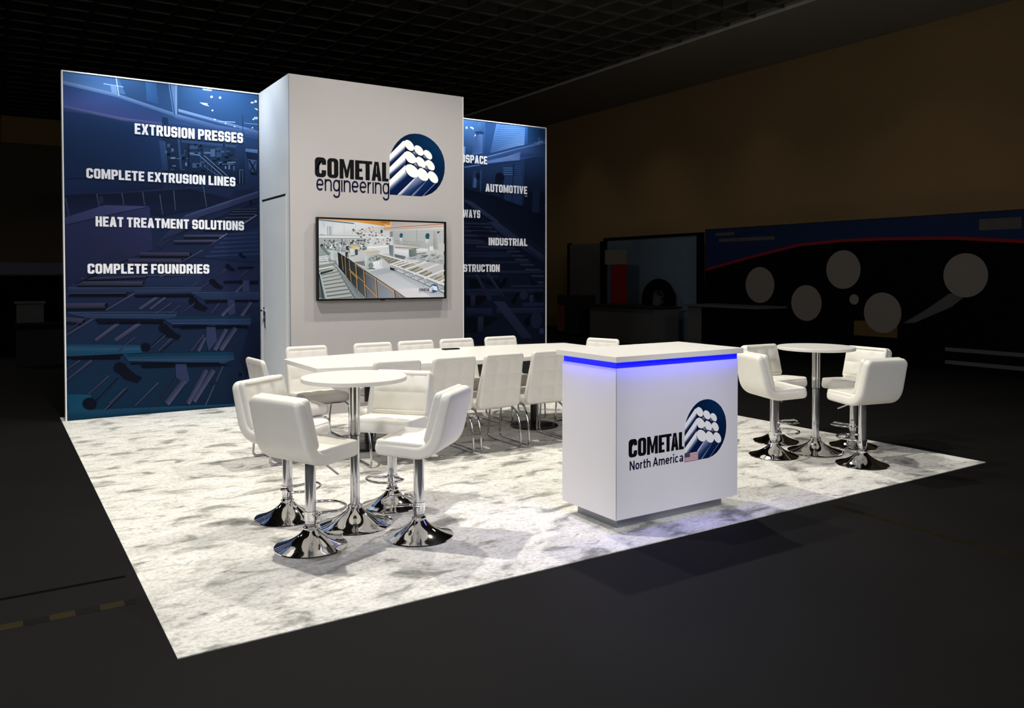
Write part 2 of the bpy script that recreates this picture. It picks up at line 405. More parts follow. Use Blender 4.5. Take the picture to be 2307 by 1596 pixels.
def thin(text, st, X):
    """light lower-case strokes: x-height X, stem width st, unit cap height 1; returns quads, width"""
    out = []; x = 0.0
    W0 = X*.80
    for ch in text:
        w = W0; s = []
        cx = w/2; cy = X/2; rx = (w-st)/2; ry = (X-st)/2
        if ch == 'e': s = [ell(cx, cy, rx, ry, -38, 0+325-38-0, 2)] ; s = [[(st*.5, cy), (w-st*.5, cy)], ell(cx, cy, rx, ry, 0, 318, 26)]
        elif ch == 'n': s = [[(st/2, 0), (st/2, X)], [(st/2, X*.55)] + ell(cx, X*.62, rx, X*.38-st/2, 160, 0, 12) + [(w-st/2, 0)]]
        elif ch == 'g': s = [('c', ell(cx, cy, rx, ry, 0, 344, 24)), [(w-st/2, X), (w-st/2, -.08)] + ell(cx, -.1, rx, .2, 0, -165, 12)]
        elif ch == 'i': w = st; s = [[(st/2, 0), (st/2, X)]]
        elif ch == 'I': w = st; s = [[(st/2, 0), (st/2, X)], [(st/2, X+.13), (st/2, X+.13+st*1.1)]]
        elif ch == 'r': w = W0*.58; s = [[(st/2, 0), (st/2, X)], [(st/2, X*.5)] + ell(w, X*.58, w-st/2, X*.42-st/2, 165, 95, 8)]
        elif ch == 'o': s = [('c', ell(cx, cy, rx, ry, 0, 345, 24))]
        elif ch == 'c': s = [ell(cx, cy, rx, ry, 42, 318, 22)]
        elif ch == 'a': s = [[(w-st/2, 0), (w-st/2, X*.66)] + ell(cx, X*.66, rx, X*.34-st/2, 0, 150, 10), ('c', ell(cx, X*.28, rx, X*.28-st/2, 0, 345, 20))]
        elif ch == 't': w = W0*.62; s = [[(w*.4, X*1.3), (w*.4, X*.16), (w*.55, st/2), (w, st/2)], [(0, X-st/2), (w, X-st/2)]]
        elif ch == 'h': s = [[(st/2, 0), (st/2, 1)], [(st/2, X*.55)] + ell(cx, X*.62, rx, X*.38-st/2, 160, 0, 12) + [(w-st/2, 0)]]
        elif ch == 'm':
            w = W0*1.55; r2 = (w/2-st/2)/2
            s = [[(st/2, 0), (st/2, X)], [(st/2, X*.55)] + ell(st/2+r2, X*.62, r2, X*.38-st/2, 160, 0, 10) + [(w/2, 0)], [(w/2, X*.55)] + ell(w/2+r2, X*.62, r2, X*.38-st/2, 160, 0, 10) + [(w-st/2, 0)]]
        elif ch == 'N': w = W0*1.2; s = [[(st/2, 0), (st/2, 1)], [(st*.55, .96), (w-st*.55, .04)], [(w-st/2, 0), (w-st/2, 1)]]
        elif ch == 'A': w = W0*1.3; s = [[(st*.45, 0), (w/2, 1-st*.2)], [(w-st*.45, 0), (w/2, 1-st*.2)], [(w*.2, .3), (w*.8, .3)]]
        elif ch == ' ': x += W0*.42; continue
        for k in s:
            cl = isinstance(k, tuple); pts = k[1] if cl else k
            out += ribbon([(a + x, b) for a, b in pts], st, cl)
        x += w + st*.75
    return out, x - st*.75
def fit(polys, wtot, x0, x1, z0, h):
    k = (x1-x0)/wtot
    return [([(x0 + a*k, z0 + b*h) for a, b in o], []) for o, _ in polys]

ART_LEFT = '''0.0447,3.607 2.026,3.613 2.022,3.135 0.0505,3.191|35537f 2e5384 2a4a78 2c446c
0.0505,3.191 2.022,3.135 2.028,2.488 0.0469,2.498|22365a 26406a 18243f 1b2c4c
0.0469,2.498 2.028,2.488 2.028,1.137 0.042,1.302|1b2a4a 161f38 1c2440 1e2846
0.042,1.302 2.028,1.137 2.022,-0.0046 0.0338,0.002|1c2542 181f38 0f1a30 0d2a40
0.0467,3.601 0.5667,3.604 0.6325,3.427 0.0507,3.488|446a9c 3a5c90 4a72a8 48689a
0.0508,3.5 0.5426,3.431 1.121,3.284 1.12,3.243 0.5422,3.391 0.0504,3.462|6d86b0 6f90c0 5f7cac 3f5a88 4c6798 4d6490
0.0504,3.462 0.5422,3.391 1.001,3.268 0.9883,3.166 0.7207,3.157 0.0531,3.233|2c4474 304c80 2c4472 344478 3f4c88 464f8a
0.0532,3.248 0.6074,3.179 0.9883,3.166 0.988,3.14 0.607,3.146 0.0529,3.219|5a6396 5e699c 4d598c 3a4470 3c466f 3a4068
1.121,3.281 1.564,3.197 2.026,3.162 2.026,3.108 1.564,3.145 1.12,3.23|6a84b4 4c6698 445e90 2c4470 30466f 3a5484
1.157,3.336 2.026,3.176 2.026,3.146 1.157,3.304|7f9cc8 5c7cb0 48689c 6884b4
1.058,3.592 1.15,3.594 1.147,3.268 1.108,3.248|6a8cbc 5c82b4 4a6a9c 56749f
1.08,3.589 1.125,3.263 1.115,3.26 1.071,3.586|2c4672
1.139,3.589 1.138,3.27 1.131,3.269 1.132,3.588|90b0d8
0.8285,3.588 0.9334,3.589 0.9548,3.364 0.8382,3.389|3f6ca6 3a649c 2f5286 345a90
0.4877,3.507 0.5433,3.502 0.5536,3.411 0.4981,3.435|7090c0
0.4222,3.522 0.6114,3.511 0.61,3.502 0.4209,3.513|9ab4d8
0.5472,3.608 0.572,3.408 0.562,3.405 0.5372,3.605|a0bae0
1.378,3.432 1.478,3.423 1.455,3.434 1.478,3.397|b8d0f0
1.378,3.432 1.453,3.431 1.484,3.398 1.427,3.407|b8d0f0
1.411,3.595 1.519,3.595 1.51,3.573 1.42,3.572|9ec0e8
1.524,3.51 1.521,3.502 1.514,3.496 1.505,3.495 1.498,3.499 1.496,3.506 1.499,3.514 1.506,3.52 1.514,3.521 1.521,3.517|e8f2ff
1.616,3.511 1.613,3.503 1.606,3.498 1.598,3.497 1.591,3.501 1.588,3.508 1.591,3.516 1.598,3.521 1.607,3.522 1.614,3.518|e8f2ff
2.013,3.515 2.01,3.506 2.003,3.501 1.994,3.5 1.986,3.504 1.984,3.511 1.986,3.519 1.994,3.525 2.003,3.526 2.01,3.522|e8f2ff
1.529,3.358 1.527,3.353 1.522,3.349 1.515,3.348 1.51,3.351 1.508,3.356 1.51,3.362 1.516,3.366 1.522,3.367 1.527,3.364|e8f2ff
1.552,3.259 1.55,3.254 1.546,3.25 1.54,3.25 1.536,3.252 1.534,3.257 1.536,3.262 1.54,3.266 1.546,3.266 1.55,3.264|e8f2ff
1.668,3.227 1.666,3.223 1.662,3.22 1.657,3.22 1.654,3.222 1.652,3.226 1.654,3.23 1.658,3.233 1.662,3.233 1.666,3.231|e8f2ff
1.767,3.201 1.765,3.197 1.761,3.194 1.756,3.194 1.753,3.196 1.751,3.2 1.753,3.204 1.757,3.207 1.761,3.208 1.765,3.205|e8f2ff
1.968,3.206 1.966,3.202 1.962,3.199 1.957,3.198 1.953,3.201 1.952,3.205 1.953,3.209 1.958,3.212 1.962,3.213 1.966,3.211|e8f2ff
1.979,3.305 1.977,3.3 1.973,3.297 1.967,3.296 1.962,3.299 1.961,3.304 1.962,3.309 1.967,3.312 1.973,3.313 1.978,3.31|e8f2ff
1.978,3.497 1.974,3.491 1.965,3.487 1.954,3.486 1.944,3.488 1.941,3.493 1.944,3.499 1.954,3.503 1.965,3.505 1.974,3.502|d8e8fa
1.979,3.433 2.022,3.431 2.019,3.41|c0d8f4
1.978,3.332 2.021,3.337 2.021,3.31 1.978,3.305|a0c0e8
1.59,3.245 1.767,3.254 1.767,3.247 1.59,3.239|a8c4e8
1.868,3.255 2.021,3.254 2.02,3.247 1.867,3.248|6f90c0
1.852,3.346 1.857,3.093 1.85,3.092 1.845,3.345|20365a
1.874,3.184 2.023,3.176 2.022,3.169 1.873,3.178|3f5c8c
1.874,3.166 2.023,3.154 2.022,3.148 1.873,3.159|3f5c8c
1.874,3.147 2.023,3.133 2.021,3.126 1.873,3.14|3f5c8c
1.874,3.128 2.022,3.111 2.021,3.104 1.873,3.122|3f5c8c
1.874,3.11 2.022,3.09 2.021,3.083 1.872,3.103|3f5c8c
0.9889,3.229 1.048,3.225 1.053,3.147 0.9941,3.154|1c3052
0.0578,3.191 0.7088,3.106 0.9878,3.115 0.9893,2.646 0.5564,2.591 0.0522,2.498|22385f 1e345a 203860 1a2c4e 1a2b4c 1a2a4a
0.0659,2.499 0.5563,2.585 0.9892,2.64 0.9934,2.456 0.5542,2.381 0.0661,2.331|1c2d50 1d2f52 1a2a4a 141e38 161f3c 1b2648
0.0605,2.5 0.5558,2.553 0.556,2.544 0.0607,2.492|10182e
0.9873,3.064 1.872,2.987 1.869,2.546 0.9948,2.608|1c2c4a 22365a 0e1526 131d33
0.9569,2.973 1.022,2.966 1.049,2.65 0.9893,2.646|2c446c 2f4a74 1e3050 20345a
1.167,3.012 1.189,2.68 1.167,2.676 1.146,3.008|34507c 2a4168 22375a 2e4870
1.184,2.999 1.781,2.986 1.78,2.953 1.19,2.968|2f466c 34507a 22344f 28405f
1.269,2.942 1.355,2.95 1.355,2.911 1.269,2.904|32496c
1.274,2.872 1.386,2.881 1.385,2.842 1.274,2.833|3d5576
1.298,2.751 1.397,2.759 1.397,2.706 1.298,2.699|384e6c
1.417,2.929 1.474,2.934 1.473,2.862 1.417,2.858|243955
1.492,2.922 1.543,2.927 1.542,2.841 1.492,2.837|455d80
1.556,2.947 1.613,2.952 1.612,2.84 1.555,2.836|2d4465
1.423,2.884 1.492,2.89 1.492,2.87 1.423,2.865|52698a
1.632,2.934 1.664,2.937 1.663,2.837 1.631,2.835|20334f
1.677,2.944 1.767,2.952 1.766,2.792 1.675,2.786|1c2b45
1.04,2.942 1.069,2.945 1.069,2.906 1.039,2.904|3c5272
1.081,2.895 1.105,2.897 1.105,2.865 1.081,2.863|4f6688
1.074,2.798 1.122,2.802 1.122,2.785 1.074,2.782|6f86a8
1.091,2.71 1.127,2.713 1.127,2.703 1.091,2.7|60789a
1.224,2.752 1.243,2.754 1.242,2.715 1.224,2.714|5a7294
1.214,2.893 1.232,2.894 1.231,2.843 1.213,2.841|304868
1.021,2.864 1.035,2.865 1.035,2.84 1.021,2.839|5a7090
1.58,2.785 1.766,2.799 1.766,2.787 1.579,2.773|5d7594
1.586,2.766 1.74,2.777 1.74,2.769 1.586,2.758|4a6280
1.688,2.76 1.704,2.761 1.703,2.708 1.688,2.707|56708e
1.74,2.764 1.756,2.765 1.755,2.699 1.739,2.697|3d5472
1.649,2.744 1.662,2.745 1.662,2.712 1.649,2.711|6a82a2
1.422,2.736 1.442,2.737 1.442,2.72 1.422,2.718|3c5474
1.687,2.955 1.704,2.956 1.704,2.95 1.687,2.948|0c1424
1.532,2.935 1.56,2.937 1.56,2.927 1.532,2.925|2c4260
1.517,2.782 1.526,2.783 1.526,2.764 1.517,2.764|0c1424
1.323,2.871 1.359,2.874 1.359,2.859 1.322,2.856|0c1424
1.35,2.714 1.392,2.717 1.392,2.705 1.35,2.702|1a2840
1.3,2.65 1.349,2.653 1.349,2.632 1.3,2.629|0c1424
1.619,2.856 1.645,2.858 1.645,2.842 1.619,2.841|1a2840
1.037,2.837 1.067,2.84 1.067,2.818 1.037,2.815|0a101e
1.231,2.805 1.274,2.809 1.274,2.79 1.231,2.787|2c4260
1.621,2.864 1.632,2.865 1.631,2.842 1.621,2.841|1a2840
1.643,2.757 1.67,2.759 1.67,2.745 1.643,2.743|0c1424
1.571,2.752 1.608,2.755 1.608,2.741 1.57,2.738|1a2840
1.377,2.789 1.419,2.792 1.419,2.775 1.377,2.772|1a2840
1.065,2.864 1.112,2.868 1.112,2.857 1.065,2.853|2c4260
1.373,2.962 1.402,2.965 1.402,2.938 1.373,2.936|0c1424
1.069,2.921 1.085,2.922 1.085,2.913 1.069,2.912|0a101e
1.529,2.728 1.542,2.729 1.542,2.722 1.529,2.721|1a2840
1.521,2.8 1.559,2.802 1.559,2.791 1.521,2.788|0a101e
1.627,2.797 1.673,2.801 1.673,2.776 1.627,2.773|0c1424
1.569,2.762 1.616,2.766 1.616,2.745 1.569,2.742|0a101e
1.675,2.81 1.719,2.813 1.719,2.802 1.675,2.799|0c1424
1.599,2.658 1.643,2.661 1.643,2.643 1.599,2.64|0c1424
1.388,2.914 1.408,2.916 1.408,2.904 1.388,2.902|0a101e
1.353,2.896 1.367,2.897 1.367,2.89 1.352,2.889|0c1424
1.108,2.935 1.156,2.939 1.156,2.928 1.108,2.924|1a2840
1.221,2.874 1.265,2.877 1.265,2.853 1.22,2.849|1a2840
1.733,2.852 1.744,2.853 1.744,2.846 1.733,2.845|2c4260
1.659,2.921 1.702,2.924 1.702,2.895 1.658,2.892|2c4260
1.133,2.794 1.17,2.796 1.17,2.783 1.133,2.781|3c5474
1.662,2.896 1.702,2.899 1.702,2.89 1.661,2.887|0c1424
1.242,2.772 1.288,2.775 1.288,2.768 1.242,2.764|2c4260
1.248,2.82 1.291,2.823 1.291,2.814 1.247,2.811|1a2840
1.538,2.754 1.572,2.756 1.572,2.727 1.538,2.725|0a101e
1.193,2.679 1.24,2.682 1.24,2.661 1.192,2.658|1a2840
1.546,2.905 1.584,2.908 1.584,2.902 1.546,2.899|0a101e
1.175,2.676 1.217,2.679 1.217,2.667 1.175,2.664|2c4260
1.187,2.807 1.221,2.809 1.221,2.786 1.187,2.784|0a101e
1.593,2.911 1.643,2.915 1.643,2.892 1.593,2.888|3c5474
1.726,2.76 1.771,2.763 1.771,2.757 1.726,2.754|0a101e
1.181,2.835 1.22,2.838 1.22,2.823 1.181,2.82|2c4260
1.749,2.83 1.794,2.833 1.794,2.826 1.749,2.823|2c4260
1.69,2.874 1.736,2.878 1.736,2.865 1.69,2.862|0c1424
1.174,2.813 1.186,2.814 1.186,2.786 1.173,2.785|3c5474
1.383,2.775 1.417,2.777 1.417,2.763 1.383,2.761|3c5474
1.603,2.78 1.636,2.782 1.636,2.774 1.603,2.771|0c1424
1.371,2.97 1.38,2.971 1.38,2.955 1.371,2.954|2c4260
1.217,2.628 1.242,2.629 1.242,2.607 1.217,2.606|3c5474
1.053,2.798 1.076,2.8 1.076,2.781 1.053,2.779|2c4260
1.485,2.722 1.52,2.725 1.52,2.704 1.485,2.701|1a2840
1.22,2.909 1.257,2.912 1.257,2.894 1.22,2.891|1a2840
1.325,2.965 1.343,2.967 1.343,2.945 1.325,2.944|0c1424
1.069,2.667 1.105,2.669 1.105,2.661 1.069,2.659|3c5474
1.562,2.771 1.59,2.773 1.59,2.748 1.562,2.746|2c4260
1.646,2.855 1.691,2.859 1.691,2.834 1.646,2.831|0c1424
1.344,2.742 1.371,2.744 1.371,2.721 1.344,2.719|0c1424
1.39,2.678 1.437,2.681 1.437,2.671 1.39,2.667|0a101e
1.631,2.985 1.647,2.987 1.647,2.965 1.631,2.964|0a101e
1.562,2.825 1.592,2.827 1.591,2.812 1.562,2.809|0a101e
1.585,2.919 1.603,2.92 1.603,2.894 1.585,2.893|1a2840
1.263,2.862 1.374,2.845 1.372,2.837 1.261,2.854|6a84a8
1.268,2.962 1.266,2.704 1.256,2.703 1.258,2.961|0c1424
1.375,2.844 1.625,2.633 1.621,2.627 1.371,2.838|6a84a8
1.425,2.848 1.676,2.636 1.672,2.631 1.421,2.842|6a84a8
1.389,2.827 1.389,2.738 1.385,2.738 1.386,2.826|405674
1.427,2.796 1.426,2.707 1.422,2.707 1.423,2.796|405674
1.464,2.765 1.463,2.676 1.459,2.676 1.46,2.764|405674
1.501,2.733 1.5,2.644 1.497,2.644 1.498,2.733|405674
1.539,2.702 1.538,2.613 1.534,2.612 1.535,2.702|405674
1.577,2.671 1.576,2.581 1.572,2.581 1.573,2.67|405674
1.615,2.639 1.614,2.549 1.61,2.549 1.611,2.639|405674
1.436,2.719 1.766,2.516 1.762,2.509 1.432,2.712|3c5474
1.872,2.967 2.015,2.956 2.009,2.669 1.936,2.664|16233c 1c2c48 101a2e 0f182a
1.875,2.961 2.018,2.957 2.015,2.916 1.878,2.924|52709a 5a7aa8 45628c 48648c
1.904,2.843 2.004,2.834 2,2.695 1.923,2.697|3a5074 405a82 26385a 2a3e60
1.925,2.836 1.998,2.706 1.981,2.696 1.909,2.825|131d32
1.999,2.82 1.929,2.694 1.917,2.7 1.987,2.825|131d32
1.815,2.709 1.814,2.556 1.806,2.555 1.807,2.709|54657f
1.85,2.716 1.847,2.551 1.839,2.551 1.843,2.715|44546e
1.811,2.713 1.846,2.719 1.847,2.712 1.811,2.705|54657f
0.0535,2.33 0.5542,2.384 1.222,2.469 1.763,2.366 1.455,2.273 0.9786,2.15 0.5527,2.233 0.0615,2.103|131b30 151d34 0f1629 10182c 121a2f 141c33 181f38 1a2240
0.0626,2.302 0.0906,2.114 0.0854,2.113 0.0543,2.3|4c5670 4c5670 343c54 343c54
0.3477,2.359 0.3772,2.191 0.3719,2.19 0.3392,2.357|4c5670 4c5670 343c54 343c54
0.589,2.381 0.6052,2.253 0.5996,2.252 0.5801,2.379|4c5670 4c5670 343c54 343c54
0.7926,2.405 0.8079,2.257 0.8022,2.256 0.7834,2.403|4c5670 4c5670 343c54 343c54
0.9631,2.385 0.9888,2.161 0.9829,2.16 0.9537,2.383|4c5670 4c5670 343c54 343c54
1.105,2.437 1.12,2.22 1.114,2.219 1.096,2.436|4c5670 4c5670 343c54 343c54
1.415,2.507 1.448,2.271 1.442,2.269 1.405,2.504|4c5670 4c5670 343c54 343c54
0.3433,2.361 1.407,2.489 1.407,2.483 0.3436,2.355|2a3450
0.3706,2.335 0.4036,2.336 0.4028,2.263 0.3698,2.261|232b46
0.0509,2.1 0.4192,2.245 0.8562,2.251 0.552,2.171 0.0553,2.025|34395f 383e66 3c4270 343a64 2e3356
0.0553,2.019 0.552,2.163 0.8561,2.244 0.8809,1.784 0.6374,1.675 0.1822,1.47 0.0514,1.387|25294a 282c50 2a3056 232848 20253f 1c2240 1a203a
0.0546,2.026 0.5513,2.171 0.5527,2.163 0.056,2.019|12162a
0.5515,2.17 0.8556,2.251 0.8567,2.244 0.5525,2.164|171c34
0.9049,1.843 1.219,2.172 2.021,2.487 2.025,2.406 1.367,2.152 0.9635,1.798|20263f 2c3456 2a3252 222a46 262e4c 1c2238
1.217,2.168 2.019,2.477 2.023,2.465 1.221,2.156|3a4468
0.9746,1.887 2.025,2.363 2.029,2.355 0.9776,1.879|12182a
1.742,2.26 1.999,2.275 1.999,2.267 1.742,2.252|3c3f58 44465f 2c2f48 282b42
1.742,2.252 1.999,2.267 1.999,2.261 1.742,2.246|0f1424
1.722,2.233 1.996,2.248 1.996,2.237 1.723,2.222|3c3f58 44465f 2c2f48 282b42
1.722,2.222 1.996,2.237 1.996,2.229 1.722,2.214|0f1424
1.683,2.203 1.992,2.219 1.992,2.207 1.684,2.191|3c3f58 44465f 2c2f48 282b42
1.683,2.19 1.992,2.206 1.992,2.198 1.683,2.182|0f1424
1.645,2.162 1.945,2.178 1.945,2.164 1.645,2.149|3c3f58 44465f 2c2f48 282b42
1.645,2.148 1.945,2.163 1.945,2.154 1.645,2.139|0f1424
1.606,2.126 1.918,2.141 1.918,2.126 1.606,2.111|3c3f58 44465f 2c2f48 282b42
1.606,2.111 1.918,2.125 1.918,2.115 1.606,2.1|0f1424
1.516,2.074 1.812,2.088 1.813,2.07 1.516,2.057|3c3f58 44465f 2c2f48 282b42
1.516,2.056 1.812,2.069 1.812,2.057 1.516,2.044|0f1424
1.415,2.03 1.734,2.044 1.734,2.024 1.415,2.011|3c3f58 44465f 2c2f48 282b42
1.415,2.01 1.734,2.023 1.734,2.009 1.415,1.996|0f1424
1.205,1.951 1.633,1.966 1.633,1.942 1.205,1.928|3c3f58 44465f 2c2f48 282b42
1.205,1.927 1.633,1.941 1.633,1.924 1.205,1.91|0f1424
1.095,1.892 1.553,1.906 1.553,1.879 1.095,1.866|3c3f58 44465f 2c2f48 282b42
1.095,1.865 1.553,1.878 1.553,1.86 1.095,1.847|0f1424
1.875,2.122 1.996,2.207 2.002,2.197 1.882,2.112|5c6680
1.576,1.927 1.666,1.983 1.672,1.972 1.581,1.917|5c6680
1.436,1.819 1.653,1.969 1.659,1.959 1.442,1.809|5c6680
1.757,2.052 1.876,2.123 1.881,2.112 1.763,2.041|5c6680
1.947,2.349 1.946,2.341 1.943,2.335 1.94,2.33 1.935,2.327 1.931,2.327 1.927,2.329 1.923,2.334 1.921,2.34 1.92,2.347 1.921,2.355 1.923,2.361 1.927,2.366 1.931,2.369 1.936,2.369 1.94,2.367 1.944,2.362 1.946,2.356|0c1120
1.656,1.964 2.022,2.054 2.022,1.653 1.276,1.713|1a2340 1d2848 14213c 18233e
1.681,1.98 2.024,2.006 2.024,1.989 1.682,1.963|2a3658 22304f 1c2846 24304e
1.629,1.928 2.023,1.958 2.024,1.94 1.63,1.911|2a3658 22304f 1c2846 24304e
1.578,1.877 2.023,1.909 2.024,1.891 1.579,1.86|2a3658 22304f 1c2846 24304e
1.527,1.826 2.023,1.86 2.023,1.843 1.527,1.809|2a3658 22304f 1c2846 24304e
1.476,1.775 2.022,1.811 2.023,1.794 1.476,1.758|2a3658 22304f 1c2846 24304e
1.425,1.724 2.022,1.763 2.023,1.745 1.426,1.707|2a3658 22304f 1c2846 24304e
0.7528,1.754 1.271,1.758 1.27,1.719 0.7522,1.716|36384e 3a3b52 24263a 222439
1.283,1.739 1.281,1.728 1.274,1.72 1.266,1.72 1.26,1.727 1.258,1.739 1.26,1.75 1.267,1.757 1.275,1.757 1.281,1.75|0d111f
0.7524,1.715 1.27,1.718 1.27,1.701 0.7521,1.698|0e1220
0.6377,1.686 1.185,1.685 1.184,1.641 0.6369,1.643|36384e 3a3b52 24263a 222439
1.199,1.663 1.196,1.65 1.188,1.642 1.179,1.642 1.172,1.65 1.17,1.663 1.173,1.676 1.18,1.684 1.189,1.684 1.196,1.676|0d111f
0.6372,1.642 1.184,1.64 1.184,1.62 0.6368,1.623|0e1220
0.5925,1.643 0.9389,1.62 0.9371,1.595 0.5907,1.618|36384e 3a3b52 24263a 222439
0.9463,1.607 0.9446,1.6 0.9404,1.595 0.9353,1.595 0.9312,1.6 0.9297,1.607 0.9314,1.615 0.9355,1.62 0.9407,1.62 0.9447,1.615|0d111f
0.5918,1.618 0.9382,1.594 0.9374,1.583 0.591,1.606|0e1220
0.1551,1.444 0.7901,1.44 0.7896,1.395 0.1546,1.4|36384e 3a3b52 24263a 222439
0.8045,1.418 0.8016,1.404 0.7942,1.396 0.7851,1.396 0.7779,1.404 0.7753,1.418 0.7782,1.431 0.7856,1.439 0.7946,1.439 0.8018,1.431|0d111f
0.1546,1.399 0.7896,1.394 0.7894,1.373 0.1544,1.379|0e1220
0.0748,1.377 0.6345,1.363 0.6335,1.32 0.0738,1.336|36384e 3a3b52 24263a 222439
0.6476,1.341 0.6449,1.329 0.638,1.321 0.6296,1.321 0.6229,1.329 0.6205,1.341 0.6232,1.354 0.63,1.361 0.6384,1.361 0.6451,1.354|0d111f
0.0742,1.335 0.6339,1.319 0.6335,1.3 0.0737,1.316|0e1220
0.074,1.333 0.6225,1.327 0.6221,1.292 0.0737,1.3|36384e 3a3b52 24263a 222439
0.6335,1.309 0.6312,1.299 0.6256,1.292 0.6187,1.292 0.6132,1.299 0.6112,1.309 0.6134,1.319 0.6191,1.326 0.6259,1.326 0.6314,1.319|0d111f
0.0736,1.299 0.6221,1.291 0.622,1.275 0.0735,1.284|0e1220
0.0513,1.218 0.4247,1.216 0.4247,1.161 0.0513,1.165|36384e 3a3b52 24263a 222439
0.4418,1.188 0.4383,1.172 0.4297,1.162 0.4191,1.163 0.4107,1.173 0.4076,1.189 0.411,1.205 0.4197,1.214 0.4302,1.214 0.4387,1.204|0d111f
0.0509,1.164 0.4242,1.16 0.4242,1.135 0.0508,1.14|0e1220
0.0495,1.073 0.2116,1.054 0.2077,1.006 0.0457,1.026|36384e 3a3b52 24263a 222439
0.2248,1.029 0.2218,1.015 0.2141,1.006 0.2048,1.007 0.1973,1.016 0.1946,1.03 0.1976,1.044 0.2053,1.053 0.2146,1.053 0.2221,1.044|0d111f
0.0481,1.024 0.2102,1.004 0.2084,0.9824 0.0463,1.003|0e1220
0.1926,1.48 0.8193,1.506 0.82,1.481 0.1932,1.456|36384e 3a3b52 24263a 222439
0.8278,1.493 0.8262,1.486 0.8221,1.481 0.817,1.481 0.813,1.486 0.8115,1.493 0.8131,1.501 0.8173,1.505 0.8223,1.505 0.8263,1.501|0d111f
0.1926,1.455 0.8193,1.48 0.8196,1.469 0.1928,1.444|0e1220
0.1282,1.422 0.5918,1.656 0.6373,1.668 0.1709,1.422|10162a
0.7805,1.393 1.053,1.551 1.06,1.537 0.787,1.379|40435a 484b62 32354c 2a2d44
1.151,1.646 1.398,1.792 1.404,1.78 1.157,1.635|40435a 484b62 32354c 2a2d44
0.4147,1.144 0.7041,1.325 0.7121,1.31 0.4224,1.129|40435a 484b62 32354c 2a2d44
0.0436,0.8952 0.3197,1.074 0.3287,1.057 0.0522,0.8783|40435a 484b62 32354c 2a2d44
0.3064,0.8355 0.53,1.012 0.55,0.9816 0.3258,0.8051|40435a 484b62 32354c 2a2d44
0.4936,0.8296 0.7399,1.008 0.762,0.9718 0.5151,0.7939|40435a 484b62 32354c 2a2d44
0.7383,1.155 0.9263,1.29 0.9434,1.263 0.755,1.127|40435a 484b62 32354c 2a2d44
0.8442,1.149 0.9987,1.273 1.013,1.252 0.8582,1.128|40435a 484b62 32354c 2a2d44
1.048,1.402 1.181,1.492 1.196,1.468 1.062,1.378|40435a 484b62 32354c 2a2d44
1.147,1.4 1.294,1.477 1.304,1.456 1.156,1.379|40435a 484b62 32354c 2a2d44
0.0744,1.368 1.385,1.361 1.359,1.316 0.074,1.326|26324e 26324e 1c2742 1c2742
0.8195,1.481 1.373,1.499 1.41,1.361 0.7719,1.361|1e2a46 1e2a46 1a2540 1a2540
0.0504,1.116 1.124,1.08 1.1,1.023 0.3294,1.038|2a3a58 2a3a58 1d2c47 1d2c47
0.3295,1.053 1.004,1.026 0.9677,0.9953 0.3183,1.023|0c1120
0.7027,1.349 1.397,1.355 1.334,1.29 0.6906,1.293|2a3654 2a3654 18233c 18233c
0.7022,1.299 1.273,1.304 1.248,1.274 0.6905,1.28|0d1222
1.285,1.304 2.026,1.3 2.025,1.219 1.421,1.217|24324f 24324f 1c2945 1c2945
0.9917,1.026 1.923,1.015 1.922,0.9234 1.063,0.9664|26385a 26385a 182a48 182a48
1.124,1.055 1.923,1.045 1.923,1.004 0.9917,1.02|14283f
0.0469,0.8023 0.7486,0.7565 0.7651,0.6673 0.0455,0.6696|0f3550 0f3550 1a3f5a 1a3f5a
0.0486,0.76 0.7425,0.7253 0.7536,0.6742 0.0478,0.6937|234a68 234a68 183a54 183a54
0.0455,0.6696 0.5817,0.6646 0.5361,0.6235 0.0452,0.6455|090d1a
0.5817,0.6646 1.722,0.6227 1.735,0.5416 1.618,0.5018 0.6264,0.587|1d3852
0.6272,0.6621 1.723,0.6294 1.722,0.5892 0.6041,0.6321|0f3048
0.0517,0.2763 0.2664,0.2588 0.2925,0.146 0.2427,0.0769 0.0603,0.1|12405a
0.0348,0.0963 0.4631,0.0687 1.744,0.0201 1.744,0.0013 0.0359,0.0042|10384f 143e58 142c44 0e2034 0b2c42
0.0392,0.108 1.744,0.0308 1.744,0.0107 0.0389,0.0778|183a52
1.141,0.9508 1.431,0.9407 1.431,0.9078 1.153,0.9117|090d1a
1.526,0.9373 1.803,0.9343 1.922,0.8828 1.777,0.9017 1.532,0.8975|090d1a
0.7464,0.5357 1.101,0.5267 1.095,0.4909 0.7635,0.503|090d1a
1.21,0.52 1.516,0.508 1.682,0.4778 1.592,0.4701 1.228,0.4864|090d1a
1.415,1.23 1.663,1.226 1.662,1.196 1.427,1.19|090d1a
1.74,1.224 2.018,1.219 1.998,1.195 1.753,1.197|090d1a
1.619,1.438 1.834,1.444 1.833,1.413 1.626,1.412|090d1a
1.906,1.437 2.013,1.443 2.013,1.409 1.913,1.397|090d1a
1.776,1.598 1.961,1.606 1.961,1.585 1.782,1.574|090d1a
1.101,0.5267 1.21,0.5265 1.246,0.3354 1.202,0.2866 1.106,0.3843|2a3352
1.431,0.9407 1.526,0.9439 1.544,0.7646 1.454,0.6501 1.43,0.7567|2a3352
1.663,1.226 1.74,1.224 1.752,1.063 1.674,1.045|2a3352
1.834,1.444 1.906,1.444 1.912,1.315 1.833,1.317|2a3352
1.113,0.3785 0.8826,0.0566 0.8694,0.0682 1.099,0.39|3e425c 464a66 2a2e48 22263e
1.449,0.4268 1.246,0.0619 1.204,0.0909 1.405,0.4551|3e425c 464a66 2a2e48 22263e
1.526,0.419 1.31,0.0798 1.264,0.1144 1.479,0.453|3e425c 464a66 2a2e48 22263e
